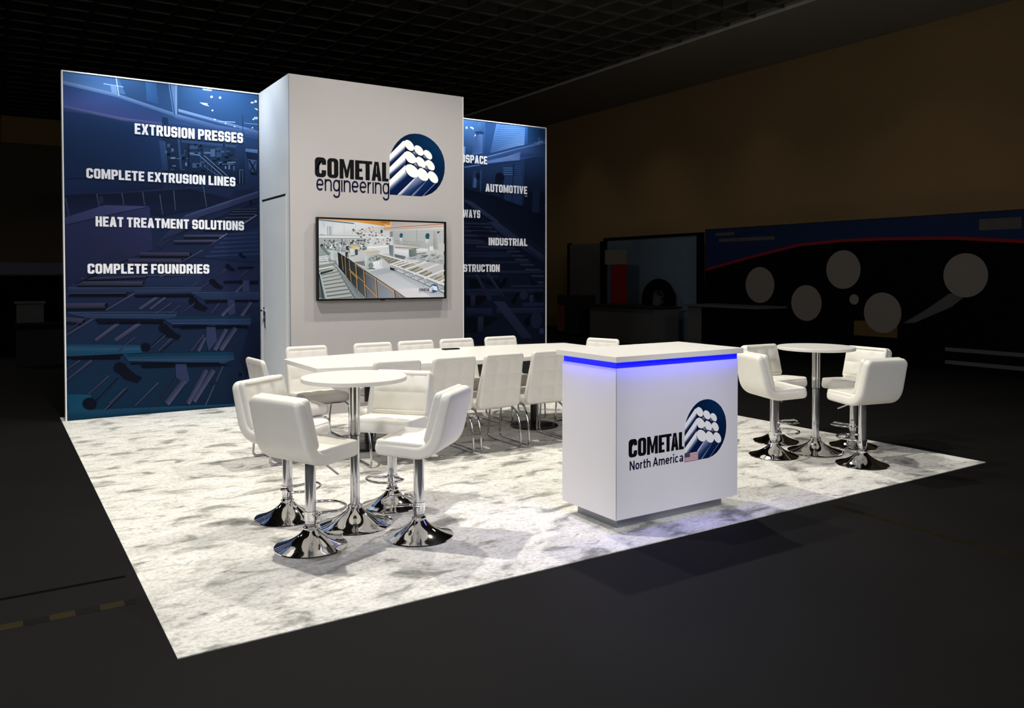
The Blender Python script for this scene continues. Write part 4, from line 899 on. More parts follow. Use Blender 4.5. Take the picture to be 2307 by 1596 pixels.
ART_EMBLEM = '''3.17,2.407 3.172,2.812 3.182,2.858 3.201,2.906 3.229,2.955 3.264,3 3.307,3.043 3.358,3.08 3.414,3.105 3.482,3.118 3.55,3.119 3.614,3.106 3.675,3.082 3.733,3.046 3.782,3.002 3.823,2.946 3.852,2.886 3.867,2.821 3.87,2.754 3.863,2.687 3.843,2.62 3.808,2.555 3.76,2.497 3.702,2.453 3.636,2.423 3.571,2.409 3.547,2.407|030a26 03112f 031230 031332 031535 031737 041939 041b3c 041e3f 042143 042447 05274c 052a4f 052c52 052d53 052b50 05284c 042448 042043 041d3e 041939 031535 031231 03102d 030d2b 030c29 030c28
3.172,2.812 3.182,2.858 3.358,3.026 3.429,3.004 3.366,2.955 3.172,2.776|f4f4f2
3.342,3.025 3.172,2.853 3.172,2.796 3.367,2.977|f4f4f2 f4f4f2 f2f2f4 f2f2f4
3.367,2.977 3.172,2.796 3.172,2.79 3.37,2.972|f2f2f4 f2f2f4 c0c4d4 c0c4d4
3.37,2.972 3.172,2.79 3.172,2.774 3.376,2.959|c0c4d4 c0c4d4 8a94b4 8a94b4
3.376,2.959 3.172,2.774 3.172,2.772 3.377,2.957|8a94b4 8a94b4 4a587e 4a587e
3.377,2.957 3.172,2.772 3.171,2.752 3.386,2.94|4a587e 4a587e 16244c 16244c
3.386,2.94 3.171,2.752 3.171,2.726 3.397,2.919|16244c 16244c 050a22 050a22
3.365,2.902 3.171,2.711 3.171,2.656 3.383,2.842|f4f4f2 f4f4f2 f2f2f4 f2f2f4
3.383,2.842 3.171,2.656 3.171,2.65 3.385,2.835|f2f2f4 f2f2f4 c0c4d4 c0c4d4
3.385,2.835 3.171,2.65 3.171,2.635 3.39,2.819|c0c4d4 c0c4d4 8a94b4 8a94b4
3.39,2.819 3.171,2.635 3.171,2.632 3.39,2.816|8a94b4 8a94b4 4a587e 4a587e
3.39,2.816 3.171,2.632 3.171,2.613 3.397,2.795|4a587e 4a587e 16244c 16244c
3.397,2.795 3.171,2.613 3.171,2.588 3.405,2.768|16244c 16244c 050a22 050a22
3.365,2.751 3.171,2.569 3.17,2.513 3.365,2.688|f4f4f2 f4f4f2 f4f4f2 f4f4f2
3.365,2.688 3.17,2.513 3.17,2.506 3.365,2.682|f4f4f2 f4f4f2 e0e2ea e0e2ea
3.365,2.682 3.17,2.506 3.17,2.489 3.373,2.669|e0e2ea e0e2ea a0a8c0 a0a8c0
3.373,2.669 3.17,2.489 3.17,2.471 3.38,2.656|a0a8c0 a0a8c0 5a6a90 5a6a90
3.38,2.656 3.17,2.471 3.17,2.457 3.387,2.646|5a6a90 5a6a90 304672 304672
3.387,2.646 3.17,2.457 3.17,2.436 3.396,2.631|304672 304672 061640 061640
3.396,2.631 3.475,2.607 3.265,2.41 3.17,2.407 3.17,2.436|061640 081a46 041238 041238 061640
3.475,2.607 3.508,2.62 3.316,2.41 3.265,2.41|e6e8f0 8090b4 5a6a92 d0d4e0
3.508,2.62 3.528,2.643 3.548,2.623 3.621,2.587 3.435,2.412 3.316,2.41|8090b4 5a6a92 123058 082050 041236 304672
3.629,2.59 3.663,2.624 3.674,2.609 3.475,2.41 3.439,2.413|6078a8 90a4cc 506890 16305c 7f92bc
3.663,2.624 3.686,2.603 3.748,2.568 3.579,2.413 3.475,2.41|102c58 0c2650 061a40 051236 0a1e48
3.735,2.563 3.752,2.568 3.596,2.415 3.576,2.411|8098c4 50689a 30487a 6a80ac
3.464,2.925 3.454,2.92 3.443,2.918 3.43,2.918 3.417,2.922 3.403,2.929 3.39,2.938 3.379,2.949 3.369,2.961 3.361,2.974 3.356,2.988 3.354,3.001 3.356,3.012 3.36,3.022 3.366,3.03 3.376,3.035 3.387,3.037 3.4,3.036 3.413,3.033 3.427,3.026 3.44,3.017 3.451,3.006 3.461,2.994 3.469,2.981 3.474,2.967 3.476,2.954 3.475,2.943 3.471,2.933|f4f4f2
3.587,2.881 3.578,2.876 3.567,2.873 3.554,2.873 3.541,2.877 3.527,2.883 3.514,2.891 3.502,2.901 3.492,2.913 3.484,2.925 3.479,2.938 3.477,2.95 3.478,2.962 3.481,2.971 3.488,2.979 3.497,2.984 3.507,2.987 3.52,2.986 3.533,2.983 3.547,2.978 3.56,2.969 3.572,2.959 3.582,2.947 3.59,2.935 3.595,2.922 3.597,2.91 3.597,2.898 3.593,2.888|f4f4f2
3.694,2.843 3.686,2.838 3.676,2.837 3.664,2.837 3.652,2.841 3.64,2.847 3.629,2.855 3.618,2.865 3.609,2.876 3.602,2.888 3.598,2.9 3.596,2.911 3.597,2.921 3.6,2.93 3.606,2.937 3.615,2.941 3.625,2.943 3.636,2.942 3.648,2.939 3.66,2.933 3.672,2.925 3.683,2.915 3.692,2.904 3.699,2.892 3.703,2.88 3.705,2.869 3.704,2.858 3.7,2.849|f4f4f2
3.486,2.788 3.476,2.781 3.462,2.777 3.447,2.777 3.431,2.78 3.414,2.785 3.397,2.794 3.382,2.806 3.369,2.819 3.359,2.833 3.351,2.848 3.348,2.863 3.348,2.877 3.352,2.889 3.359,2.899 3.369,2.906 3.382,2.91 3.397,2.91 3.414,2.908 3.431,2.902 3.447,2.893 3.462,2.882 3.476,2.869 3.486,2.854 3.494,2.839 3.498,2.824 3.498,2.811 3.494,2.798|f4f4f2
3.611,2.743 3.601,2.737 3.588,2.734 3.574,2.734 3.559,2.737 3.543,2.743 3.528,2.752 3.514,2.763 3.502,2.776 3.493,2.79 3.486,2.804 3.483,2.818 3.484,2.831 3.488,2.842 3.495,2.851 3.505,2.857 3.517,2.86 3.531,2.86 3.546,2.857 3.562,2.851 3.577,2.842 3.591,2.831 3.603,2.818 3.613,2.804 3.619,2.79 3.622,2.776 3.622,2.763 3.618,2.752|f4f4f2
3.726,2.721 3.717,2.716 3.705,2.714 3.693,2.715 3.679,2.719 3.666,2.726 3.652,2.735 3.641,2.746 3.631,2.758 3.623,2.772 3.618,2.785 3.616,2.797 3.617,2.809 3.621,2.819 3.628,2.826 3.637,2.831 3.648,2.833 3.661,2.832 3.674,2.828 3.688,2.822 3.701,2.812 3.713,2.801 3.723,2.789 3.731,2.776 3.736,2.762 3.738,2.75 3.737,2.738 3.733,2.728|f4f4f2
3.518,2.629 3.506,2.621 3.491,2.616 3.474,2.616 3.455,2.618 3.437,2.625 3.418,2.635 3.402,2.647 3.388,2.662 3.377,2.678 3.369,2.694 3.365,2.71 3.366,2.726 3.37,2.739 3.379,2.75 3.391,2.759 3.405,2.763 3.422,2.764 3.441,2.762 3.459,2.755 3.477,2.746 3.494,2.733 3.509,2.719 3.52,2.703 3.528,2.686 3.531,2.67 3.531,2.654 3.526,2.64|f4f4f2
3.642,2.598 3.63,2.591 3.615,2.588 3.599,2.588 3.583,2.592 3.565,2.599 3.549,2.61 3.534,2.622 3.522,2.637 3.513,2.653 3.506,2.669 3.504,2.684 3.506,2.699 3.511,2.711 3.519,2.721 3.531,2.728 3.545,2.732 3.561,2.731 3.578,2.728 3.595,2.72 3.612,2.71 3.627,2.698 3.639,2.683 3.649,2.667 3.655,2.651 3.657,2.635 3.656,2.62 3.651,2.608|f4f4f2
3.767,2.576 3.756,2.571 3.744,2.57 3.73,2.571 3.715,2.576 3.7,2.584 3.686,2.595 3.674,2.608 3.663,2.622 3.655,2.637 3.65,2.652 3.649,2.666 3.65,2.679 3.655,2.69 3.663,2.698 3.674,2.703 3.686,2.704 3.7,2.703 3.715,2.698 3.729,2.69 3.744,2.679 3.756,2.667 3.767,2.652 3.775,2.637 3.78,2.622 3.781,2.608 3.78,2.595 3.775,2.584|f4f4f2
3.457,2.902 3.485,2.922 3.513,2.885 3.569,2.867 3.529,2.864 3.499,2.84 3.485,2.879|b0b4c4 30365a 0a0e26 06091c 06091c 06091c 40466a
3.589,2.865 3.614,2.882 3.638,2.851 3.683,2.835 3.65,2.832 3.628,2.817 3.615,2.846|b0b4c4 30365a 0a0e26 06091c 06091c 06091c 40466a
3.472,2.77 3.507,2.795 3.532,2.752 3.593,2.741 3.548,2.732 3.52,2.704 3.504,2.743|b0b4c4 30365a 0a0e26 06091c 06091c 06091c 40466a
3.603,2.736 3.638,2.764 3.658,2.728 3.707,2.712 3.678,2.708 3.654,2.687 3.637,2.716|b0b4c4 30365a 0a0e26 06091c 06091c 06091c 40466a
3.362,2.966 3.401,2.919 3.449,2.906 3.389,2.914 3.365,2.897|05081a
3.365,2.834 3.409,2.779 3.452,2.77 3.397,2.767 3.373,2.752|05081a'''
ART_TV = '''2.325,2.107 3.822,2.102 3.819,1.243 2.32,1.253|c8cccc d8d2cc a0a6aa a8adb0
2.325,2.087 2.738,2.087 3.07,2.067 3.149,2.054 3.149,1.917 2.324,1.918|c4ccd0 dcdedf d4d6d8 c0c2c2 d0d0ce d4d6d6
3.149,2.048 3.821,2.091 3.821,1.78 3.194,1.855|b4b6b4 c4c2be b8bab8 a6aaaa
3.172,1.992 3.821,2.011 3.821,2.008 3.172,1.99|94999a
3.172,1.976 3.821,1.987 3.821,1.984 3.172,1.973|94999a
3.172,1.959 3.821,1.963 3.821,1.96 3.172,1.956|94999a
3.172,1.942 3.821,1.939 3.821,1.936 3.172,1.939|94999a
3.172,1.925 3.821,1.915 3.821,1.912 3.171,1.923|94999a
3.172,1.908 3.821,1.891 3.821,1.888 3.171,1.906|94999a
3.171,1.891 3.821,1.867 3.821,1.864 3.171,1.889|94999a
3.171,1.875 3.821,1.842 3.821,1.84 3.171,1.872|94999a
3.171,1.858 3.821,1.818 3.821,1.816 3.171,1.855|94999a
2.483,2.073 2.482,1.932 2.479,1.931 2.48,2.073|a4acb0
2.61,2.077 2.609,1.935 2.606,1.935 2.607,2.077|a4acb0
2.739,2.082 2.739,1.938 2.735,1.938 2.736,2.081|a4acb0
2.326,2.098 2.722,2.072 2.721,2.059 2.325,2.086|5c6e78
2.325,2.107 2.716,2.111 3.15,2.104 3.149,2.043 3.092,2.047 2.738,2.082 2.325,2.097|e0a868 d89440 b87428 c07a2c d8923c e0a050 e8b070
3.036,2.097 3.11,2.096 3.106,2.084 3.038,2.086|8a5c20
3.07,2.067 3.161,2.062 3.161,2.043 3.104,2.038|e8b878
3.155,2.104 3.571,2.114 3.822,2.102 3.821,2.095 3.161,2.049|a8a29c b0aaa4 c8c0b8 c0b6ac b0a8a0
3.047,2.021 3.821,2.095 3.821,2.04 3.07,1.994|b8a898 c4b4a4 d8d4d0 c4c0bc
3.069,2.029 3.821,2.101 3.822,2.093 3.07,2.021|b4623c
3.069,2.006 3.821,2.071 3.822,2.066 3.07,2.002|8c847c
2.373,2.088 2.392,2.021 2.382,2.018 2.364,2.086|aab6bc
2.373,2.088 2.392,2.021 2.382,2.018 2.364,2.086|aab6bc
2.326,1.93 2.846,1.938 2.846,1.933 2.326,1.925|8a9294
2.326,1.915 2.83,1.925 2.829,1.911 2.326,1.901|d8dad8
2.326,1.899 2.824,1.91 2.824,1.904 2.326,1.893|80888a
2.429,2.026 2.43,1.93 2.422,1.93 2.42,2.025|848e92
2.45,2.026 2.451,1.931 2.443,1.931 2.441,2.026|848e92
2.464,2.027 2.466,1.931 2.457,1.931 2.456,2.026|848e92
2.335,1.938 2.386,1.939 2.386,1.935 2.335,1.934|505a5e
2.324,1.893 2.846,1.905 2.868,1.786 2.671,1.742 2.532,1.761 2.323,1.788|a8acaa b0b2ae a4a6a4 909694 8c9292 98a09e
2.497,1.79 2.518,1.79 2.517,1.775 2.497,1.774|54605f
2.634,1.798 2.65,1.799 2.65,1.774 2.634,1.774|54605f
2.44,1.884 2.455,1.884 2.455,1.869 2.439,1.869|8e9896
2.755,1.787 2.76,1.787 2.76,1.768 2.754,1.768|e0e2e0
2.649,1.816 2.659,1.816 2.659,1.803 2.649,1.803|54605f
2.592,1.835 2.61,1.835 2.61,1.829 2.592,1.829|3c4648
2.841,1.895 2.859,1.896 2.859,1.877 2.841,1.877|6c7678
2.481,1.835 2.496,1.835 2.496,1.813 2.481,1.813|3c4648
2.835,1.8 2.852,1.8 2.852,1.78 2.835,1.78|54605f
2.675,1.867 2.697,1.867 2.697,1.846 2.674,1.845|2c3436
2.385,1.882 2.399,1.882 2.399,1.867 2.385,1.867|2c3436
2.731,1.895 2.75,1.895 2.75,1.878 2.731,1.877|e0e2e0
2.639,1.79 2.65,1.79 2.65,1.773 2.639,1.773|3c4648
2.572,1.827 2.577,1.827 2.577,1.814 2.572,1.814|54605f
2.445,1.888 2.452,1.888 2.451,1.88 2.445,1.879|2c3436
2.541,1.894 2.546,1.894 2.546,1.869 2.541,1.869|6c7678
2.564,1.782 2.584,1.782 2.584,1.765 2.564,1.765|2c3436
2.483,1.797 2.504,1.798 2.504,1.783 2.483,1.782|c8cac6
2.744,1.892 2.752,1.893 2.752,1.882 2.744,1.881|c8cac6
2.459,1.825 2.475,1.825 2.475,1.806 2.459,1.805|e0e2e0
2.626,1.812 2.646,1.813 2.646,1.799 2.626,1.798|c8cac6
2.811,1.899 2.833,1.9 2.833,1.889 2.811,1.889|c8cac6
2.557,1.825 2.578,1.825 2.578,1.806 2.557,1.805|c8cac6
2.814,1.818 2.828,1.818 2.828,1.812 2.814,1.812|6c7678
2.645,1.791 2.664,1.791 2.664,1.776 2.645,1.776|2c3436
2.612,1.836 2.63,1.837 2.63,1.816 2.612,1.815|8e9896
2.452,1.831 2.474,1.831 2.474,1.815 2.452,1.815|e0e2e0
2.729,1.785 2.751,1.785 2.751,1.769 2.729,1.768|e0e2e0
2.443,1.882 2.45,1.882 2.45,1.865 2.443,1.865|2c3436
2.594,1.887 2.604,1.887 2.604,1.879 2.594,1.879|c8cac6
2.59,1.885 2.612,1.885 2.612,1.88 2.59,1.88|c8cac6
2.618,1.889 2.626,1.89 2.626,1.87 2.618,1.87|6c7678
2.785,1.789 2.796,1.79 2.796,1.771 2.785,1.771|e0e2e0
2.447,1.823 2.462,1.823 2.462,1.808 2.447,1.808|3c4648
2.446,1.814 2.469,1.814 2.469,1.79 2.446,1.79|e0e2e0
2.513,1.799 2.526,1.799 2.526,1.776 2.513,1.775|c8cac6
2.582,1.852 2.6,1.853 2.6,1.846 2.581,1.846|8e9896
2.756,1.885 2.772,1.885 2.772,1.866 2.756,1.866|c8cac6
2.43,1.873 2.451,1.873 2.451,1.865 2.43,1.865|2c3436
2.761,1.89 2.774,1.89 2.774,1.868 2.761,1.868|3c4648
2.407,1.824 2.42,1.824 2.42,1.803 2.407,1.803|2c3436
2.78,1.804 2.795,1.804 2.795,1.792 2.78,1.792|2c3436
2.812,1.841 2.827,1.841 2.827,1.821 2.812,1.821|6c7678
2.54,1.858 2.56,1.859 2.56,1.851 2.54,1.85|8e9896
2.566,1.858 2.58,1.859 2.58,1.835 2.566,1.835|2c3436
2.809,1.845 2.822,1.845 2.822,1.821 2.809,1.821|6c7678
2.499,1.821 2.511,1.821 2.511,1.798 2.499,1.798|8e9896
2.43,1.832 2.451,1.833 2.451,1.816 2.429,1.816|8e9896
2.51,1.877 2.53,1.877 2.53,1.857 2.51,1.856|8e9896
2.798,1.899 2.816,1.899 2.815,1.874 2.798,1.874|e0e2e0
2.789,1.816 2.796,1.816 2.796,1.808 2.789,1.808|54605f
2.412,1.874 2.418,1.874 2.418,1.863 2.412,1.863|54605f
2.846,1.825 2.859,1.826 2.859,1.805 2.846,1.805|c8cac6
2.45,1.83 2.454,1.83 2.454,1.815 2.45,1.815|e0e2e0
2.602,1.862 2.612,1.863 2.612,1.85 2.602,1.849|2c3436
2.794,1.888 2.817,1.888 2.817,1.875 2.794,1.874|6c7678
2.513,1.845 2.531,1.845 2.531,1.825 2.513,1.825|54605f
2.612,1.818 2.618,1.819 2.618,1.794 2.612,1.794|c8cac6
2.847,1.887 2.871,1.887 2.871,1.875 2.847,1.874|c8cac6
2.384,1.841 2.393,1.841 2.393,1.822 2.384,1.822|2c3436
2.786,1.895 2.79,1.895 2.79,1.886 2.786,1.886|e0e2e0
2.645,1.82 2.662,1.82 2.661,1.81 2.645,1.81|3c4648
2.579,1.869 2.6,1.869 2.6,1.859 2.579,1.858|6c7678
2.771,1.891 2.791,1.891 2.791,1.874 2.771,1.873|54605f
2.596,1.85 2.619,1.851 2.619,1.833 2.596,1.832|54605f
2.381,1.818 2.387,1.818 2.387,1.81 2.381,1.81|3c4648
2.83,1.841 2.846,1.841 2.846,1.822 2.83,1.822|e0e2e0
2.424,1.854 2.432,1.854 2.432,1.834 2.424,1.833|54605f
2.776,1.792 2.791,1.792 2.791,1.784 2.776,1.783|3c4648
2.498,1.867 2.507,1.867 2.507,1.857 2.498,1.857|e0e2e0
2.667,1.816 2.676,1.816 2.676,1.801 2.667,1.801|6c7678
2.828,1.845 2.836,1.845 2.836,1.825 2.828,1.825|54605f
2.77,1.815 2.78,1.815 2.78,1.8 2.77,1.8|8e9896
2.696,1.838 2.704,1.838 2.704,1.827 2.695,1.827|8e9896
2.488,1.883 2.502,1.883 2.502,1.859 2.488,1.859|2c3436
2.426,1.815 2.437,1.816 2.437,1.799 2.426,1.799|54605f
2.666,1.88 2.678,1.88 2.678,1.866 2.666,1.866|3c4648
2.747,1.802 2.764,1.802 2.764,1.781 2.747,1.781|e0e2e0
2.486,1.868 2.508,1.868 2.508,1.863 2.486,1.863|6c7678
2.74,1.867 2.762,1.867 2.762,1.853 2.74,1.853|6c7678
2.68,1.829 2.703,1.83 2.703,1.809 2.68,1.808|8e9896
2.852,1.815 2.862,1.815 2.862,1.79 2.852,1.79|54605f
2.834,1.888 2.851,1.889 2.851,1.865 2.833,1.864|6c7678
2.687,1.84 2.694,1.84 2.694,1.821 2.686,1.821|8e9896
2.744,1.89 2.763,1.891 2.763,1.879 2.743,1.879|2c3436
2.619,1.867 2.638,1.867 2.638,1.863 2.619,1.863|54605f
2.592,1.823 2.605,1.823 2.605,1.819 2.592,1.818|2c3436
2.839,1.835 2.844,1.835 2.844,1.827 2.839,1.827|54605f
2.812,1.847 2.833,1.848 2.833,1.836 2.812,1.836|2c3436
2.768,1.798 2.781,1.799 2.781,1.794 2.768,1.794|3c4648
2.411,1.814 2.421,1.814 2.421,1.802 2.411,1.801|54605f
2.789,1.859 2.8,1.859 2.8,1.84 2.789,1.84|54605f
2.389,1.798 2.394,1.799 2.394,1.791 2.389,1.791|2c3436
2.55,1.839 2.568,1.84 2.568,1.832 2.55,1.832|c8cac6
2.82,1.798 2.832,1.799 2.832,1.78 2.82,1.78|2c3436
2.599,1.866 2.606,1.866 2.606,1.857 2.599,1.857|8e9896
2.417,1.805 2.434,1.805 2.434,1.787 2.417,1.787|3c4648
2.841,1.885 2.847,1.885 2.847,1.877 2.841,1.877|e0e2e0
2.673,1.786 2.688,1.786 2.688,1.775 2.672,1.775|8e9896
2.642,1.839 2.652,1.84 2.652,1.835 2.642,1.835|e0e2e0
2.623,1.839 2.645,1.839 2.645,1.819 2.623,1.819|3c4648
2.45,1.871 2.464,1.871 2.463,1.853 2.45,1.853|6c7678
2.67,1.879 2.688,1.88 2.688,1.863 2.67,1.863|c8cac6
2.838,1.898 2.849,1.898 2.849,1.871 2.838,1.871|3c4648
2.445,1.788 2.46,1.788 2.46,1.778 2.445,1.778|54605f
2.796,1.893 2.815,1.893 2.815,1.879 2.796,1.878|2c3436
2.821,1.897 2.835,1.897 2.835,1.876 2.821,1.876|6c7678
2.727,1.871 2.734,1.871 2.734,1.865 2.727,1.865|8e9896
2.457,1.796 2.471,1.796 2.471,1.792 2.457,1.792|c8cac6
2.705,1.823 2.711,1.823 2.711,1.803 2.705,1.803|2c3436
2.624,1.805 2.635,1.805 2.635,1.788 2.624,1.788|6c7678
2.461,1.866 2.481,1.867 2.481,1.846 2.461,1.846|6c7678
2.825,1.817 2.849,1.818 2.849,1.807 2.825,1.806|6c7678
2.801,1.845 2.813,1.845 2.813,1.836 2.801,1.836|6c7678
2.576,1.855 2.584,1.855 2.583,1.835 2.576,1.835|3c4648
2.558,1.838 2.567,1.838 2.567,1.812 2.558,1.812|e0e2e0
2.692,1.874 2.711,1.875 2.711,1.86 2.692,1.86|3c4648
2.781,1.839 2.798,1.84 2.798,1.818 2.781,1.818|e0e2e0
2.501,1.794 2.521,1.794 2.52,1.777 2.501,1.776|6c7678
2.708,1.796 2.717,1.796 2.717,1.774 2.708,1.774|e0e2e0
2.786,1.8 2.8,1.8 2.8,1.784 2.786,1.783|54605f
2.392,1.819 2.407,1.819 2.407,1.812 2.392,1.812|3c4648
2.817,1.836 2.824,1.836 2.824,1.83 2.817,1.83|e0e2e0
2.779,1.831 2.791,1.831 2.791,1.82 2.779,1.82|6c7678
2.761,1.856 2.774,1.856 2.774,1.842 2.761,1.842|3c4648
2.572,1.894 2.591,1.895 2.59,1.87 2.572,1.869|6c7678
2.561,1.784 2.574,1.784 2.574,1.759 2.561,1.759|c8cac6
2.614,1.823 2.636,1.823 2.636,1.807 2.614,1.807|c8cac6
2.713,1.854 2.731,1.855 2.731,1.846 2.713,1.846|e0e2e0
2.731,1.875 2.739,1.875 2.739,1.865 2.731,1.864|3c4648
2.527,1.865 2.54,1.865 2.54,1.849 2.527,1.849|c8cac6
2.8,1.834 2.822,1.834 2.821,1.81 2.799,1.81|e0e2e0
2.393,1.813 2.41,1.814 2.41,1.803 2.393,1.802|e0e2e0
2.501,1.829 2.513,1.829 2.513,1.812 2.501,1.812|c8cac6
2.82,1.825 2.842,1.825 2.842,1.816 2.819,1.815|3c4648
2.405,1.795 2.413,1.795 2.413,1.772 2.405,1.772|8e9896
2.676,1.853 2.685,1.853 2.685,1.829 2.676,1.829|54605f
2.81,1.822 2.819,1.822 2.819,1.816 2.81,1.816|8e9896
2.696,1.865 2.706,1.866 2.706,1.843 2.695,1.842|3c4648
2.737,1.81 2.759,1.81 2.759,1.803 2.737,1.803|c8cac6
2.703,1.892 2.72,1.893 2.72,1.879 2.703,1.878|8e9896
2.821,1.896 2.828,1.897 2.828,1.878 2.821,1.878|6c7678
2.481,1.874 2.497,1.875 2.497,1.849 2.481,1.849|54605f
2.848,1.9 2.857,1.901 2.857,1.892 2.848,1.892|54605f
2.503,1.861 2.523,1.862 2.523,1.839 2.502,1.838|c8cac6
2.699,1.885 2.719,1.885 2.719,1.864 2.698,1.864|3c4648
2.49,1.81 2.509,1.81 2.509,1.794 2.49,1.794|3c4648
2.503,1.83 2.521,1.83 2.521,1.821 2.503,1.821|e0e2e0
2.563,1.786 2.572,1.786 2.572,1.779 2.563,1.779|e0e2e0
2.445,1.827 2.454,1.827 2.453,1.81 2.444,1.81|6c7678
2.918,1.981 2.929,1.982 2.928,1.966 2.918,1.966|2c5048
2.943,1.996 2.953,1.996 2.953,1.988 2.942,1.988|2c5048
2.788,1.927 2.806,1.928 2.806,1.915 2.788,1.915|3c4240
2.775,1.955 2.807,1.956 2.807,1.941 2.775,1.941|e8e0d4
2.978,1.927 2.99,1.927 2.99,1.921 2.978,1.921|e8e0d4
2.899,2.007 2.907,2.007 2.906,1.992 2.899,1.992|d08848
2.782,1.994 2.796,1.994 2.796,1.983 2.782,1.983|7c7468
2.698,2.006 2.724,2.007 2.724,1.996 2.698,1.996|2c5048
2.838,1.986 2.865,1.987 2.865,1.974 2.838,1.973|d8a878
2.8,1.973 2.816,1.974 2.816,1.958 2.8,1.958|7c7468
2.802,2.011 2.826,2.012 2.825,1.998 2.802,1.998|2c5048
2.913,1.954 2.928,1.954 2.928,1.948 2.913,1.948|2c5048
2.925,1.94 2.941,1.94 2.941,1.929 2.925,1.928|e8e0d4
3.005,1.962 3.025,1.963 3.025,1.957 3.005,1.956|3c4240
2.705,1.995 2.727,1.995 2.727,1.98 2.705,1.979|2c5048
2.881,2.029 2.913,2.03 2.913,2.016 2.881,2.015|d08848
2.912,2.035 2.944,2.036 2.944,2.03 2.911,2.029|2c5048
2.724,1.996 2.734,1.996 2.734,1.984 2.724,1.984|e8e0d4
2.829,1.999 2.856,2 2.856,1.991 2.829,1.99|d8a878
2.695,1.965 2.702,1.965 2.702,1.952 2.695,1.951|d08848
2.762,1.957 2.776,1.958 2.776,1.944 2.762,1.943|3c4240
2.728,1.996 2.736,1.996 2.736,1.985 2.728,1.985|9a8e7c
2.886,1.951 2.913,1.952 2.913,1.94 2.886,1.939|3c4240
2.897,2.006 2.909,2.006 2.909,1.995 2.897,1.995|9a8e7c
2.964,1.95 2.99,1.95 2.99,1.938 2.964,1.938|2c5048
3.024,1.986 3.041,1.987 3.041,1.974 3.024,1.974|e8e0d4
2.915,1.949 2.938,1.949 2.938,1.943 2.915,1.943|d08848
2.936,1.947 2.949,1.947 2.949,1.937 2.935,1.937|d8a878
2.908,2.034 2.923,2.034 2.923,2.02 2.908,2.019|e8e0d4
2.736,1.965 2.761,1.966 2.761,1.958 2.736,1.957|2c5048
2.864,1.96 2.887,1.961 2.887,1.956 2.864,1.955|3c4240
3.014,1.97 3.038,1.97 3.038,1.963 3.014,1.962|3c4240
2.776,1.962 2.808,1.963 2.808,1.947 2.776,1.946|7c7468
2.82,1.948 2.848,1.949 2.848,1.938 2.82,1.937|3c4240
2.728,2.022 2.752,2.023 2.752,2.014 2.728,2.014|e8e0d4
3.035,1.957 3.058,1.958 3.058,1.941 3.035,1.941|7c7468
2.756,1.971 2.772,1.972 2.772,1.956 2.756,1.955|2c5048
2.991,1.983 3.014,1.984 3.014,1.979 2.991,1.978|9a8e7c
2.9,1.986 2.932,1.987 2.932,1.981 2.9,1.98|7c7468
2.968,1.977 2.983,1.977 2.983,1.963 2.968,1.963|2c5048
3.026,2.03 3.045,2.031 3.045,2.017 3.026,2.017|d8a878
2.803,1.925 2.812,1.926 2.812,1.914 2.803,1.914|2c5048
2.717,1.956 2.747,1.956 2.747,1.946 2.717,1.945|e8e0d4
2.685,1.966 2.692,1.966 2.692,1.958 2.685,1.958|e8e0d4
2.959,1.972 2.989,1.972 2.989,1.959 2.959,1.958|d08848
2.846,1.962 3.069,1.965 3.067,1.952 2.849,1.949|d0d0cc
3.057,1.988 3.054,1.976 3.046,1.968 3.036,1.968 3.029,1.975 3.026,1.987 3.029,2 3.037,2.007 3.046,2.008 3.054,2|2a5044
3.168,1.888 3.19,1.889 3.19,1.883 3.168,1.883|d8dad8
2.889,1.917 2.897,1.917 2.896,1.895 2.889,1.894|b8bcba
3.152,1.862 3.167,1.862 3.167,1.852 3.152,1.852|384244
3.169,1.92 3.187,1.921 3.187,1.911 3.169,1.911|4a5456
3.169,1.856 3.189,1.856 3.189,1.843 3.169,1.843|7c8688
2.965,1.934 2.979,1.935 2.979,1.912 2.965,1.912|7c8688
2.863,1.876 2.875,1.877 2.875,1.859 2.863,1.859|b8bcba
3.121,1.86 3.134,1.861 3.134,1.848 3.121,1.848|384244
2.903,1.849 2.928,1.85 2.928,1.829 2.903,1.828|d8dad8
3.098,1.862 3.115,1.863 3.115,1.84 3.097,1.84|384244
2.898,1.915 2.922,1.915 2.922,1.889 2.898,1.888|b8bcba
2.93,1.908 2.94,1.908 2.94,1.885 2.93,1.885|d8dad8
2.931,1.94 2.95,1.941 2.95,1.931 2.931,1.931|4a5456
2.982,1.935 3.006,1.935 3.006,1.918 2.982,1.918|d8dad8
3.076,1.936 3.087,1.936 3.087,1.928 3.075,1.928|7c8688
3.1,1.898 3.106,1.898 3.106,1.873 3.1,1.873|4a5456
2.872,1.895 2.89,1.895 2.89,1.873 2.872,1.873|7c8688
2.873,1.865 2.898,1.865 2.898,1.855 2.873,1.854|384244
3.133,1.909 3.151,1.909 3.151,1.883 3.133,1.882|4a5456
2.888,1.903 2.916,1.903 2.916,1.898 2.888,1.898|b8bcba
3.154,1.865 3.177,1.865 3.176,1.846 3.154,1.845|d8dad8
3.062,1.853 3.088,1.854 3.088,1.843 3.062,1.842|d8dad8
2.859,1.927 2.869,1.927 2.869,1.91 2.859,1.91|b8bcba
3.059,1.907 3.065,1.907 3.065,1.885 3.059,1.884|384244
2.922,1.916 2.941,1.917 2.941,1.902 2.922,1.902|d8dad8
2.888,1.905 2.916,1.906 2.916,1.895 2.888,1.894|7c8688
2.936,1.876 2.946,1.877 2.946,1.868 2.936,1.868|d8dad8
2.997,1.883 3.011,1.883 3.011,1.86 2.997,1.86|7c8688
3.099,1.921 3.12,1.922 3.12,1.91 3.099,1.91|384244
3.147,1.867 3.172,1.868 3.172,1.846 3.147,1.845|d8dad8
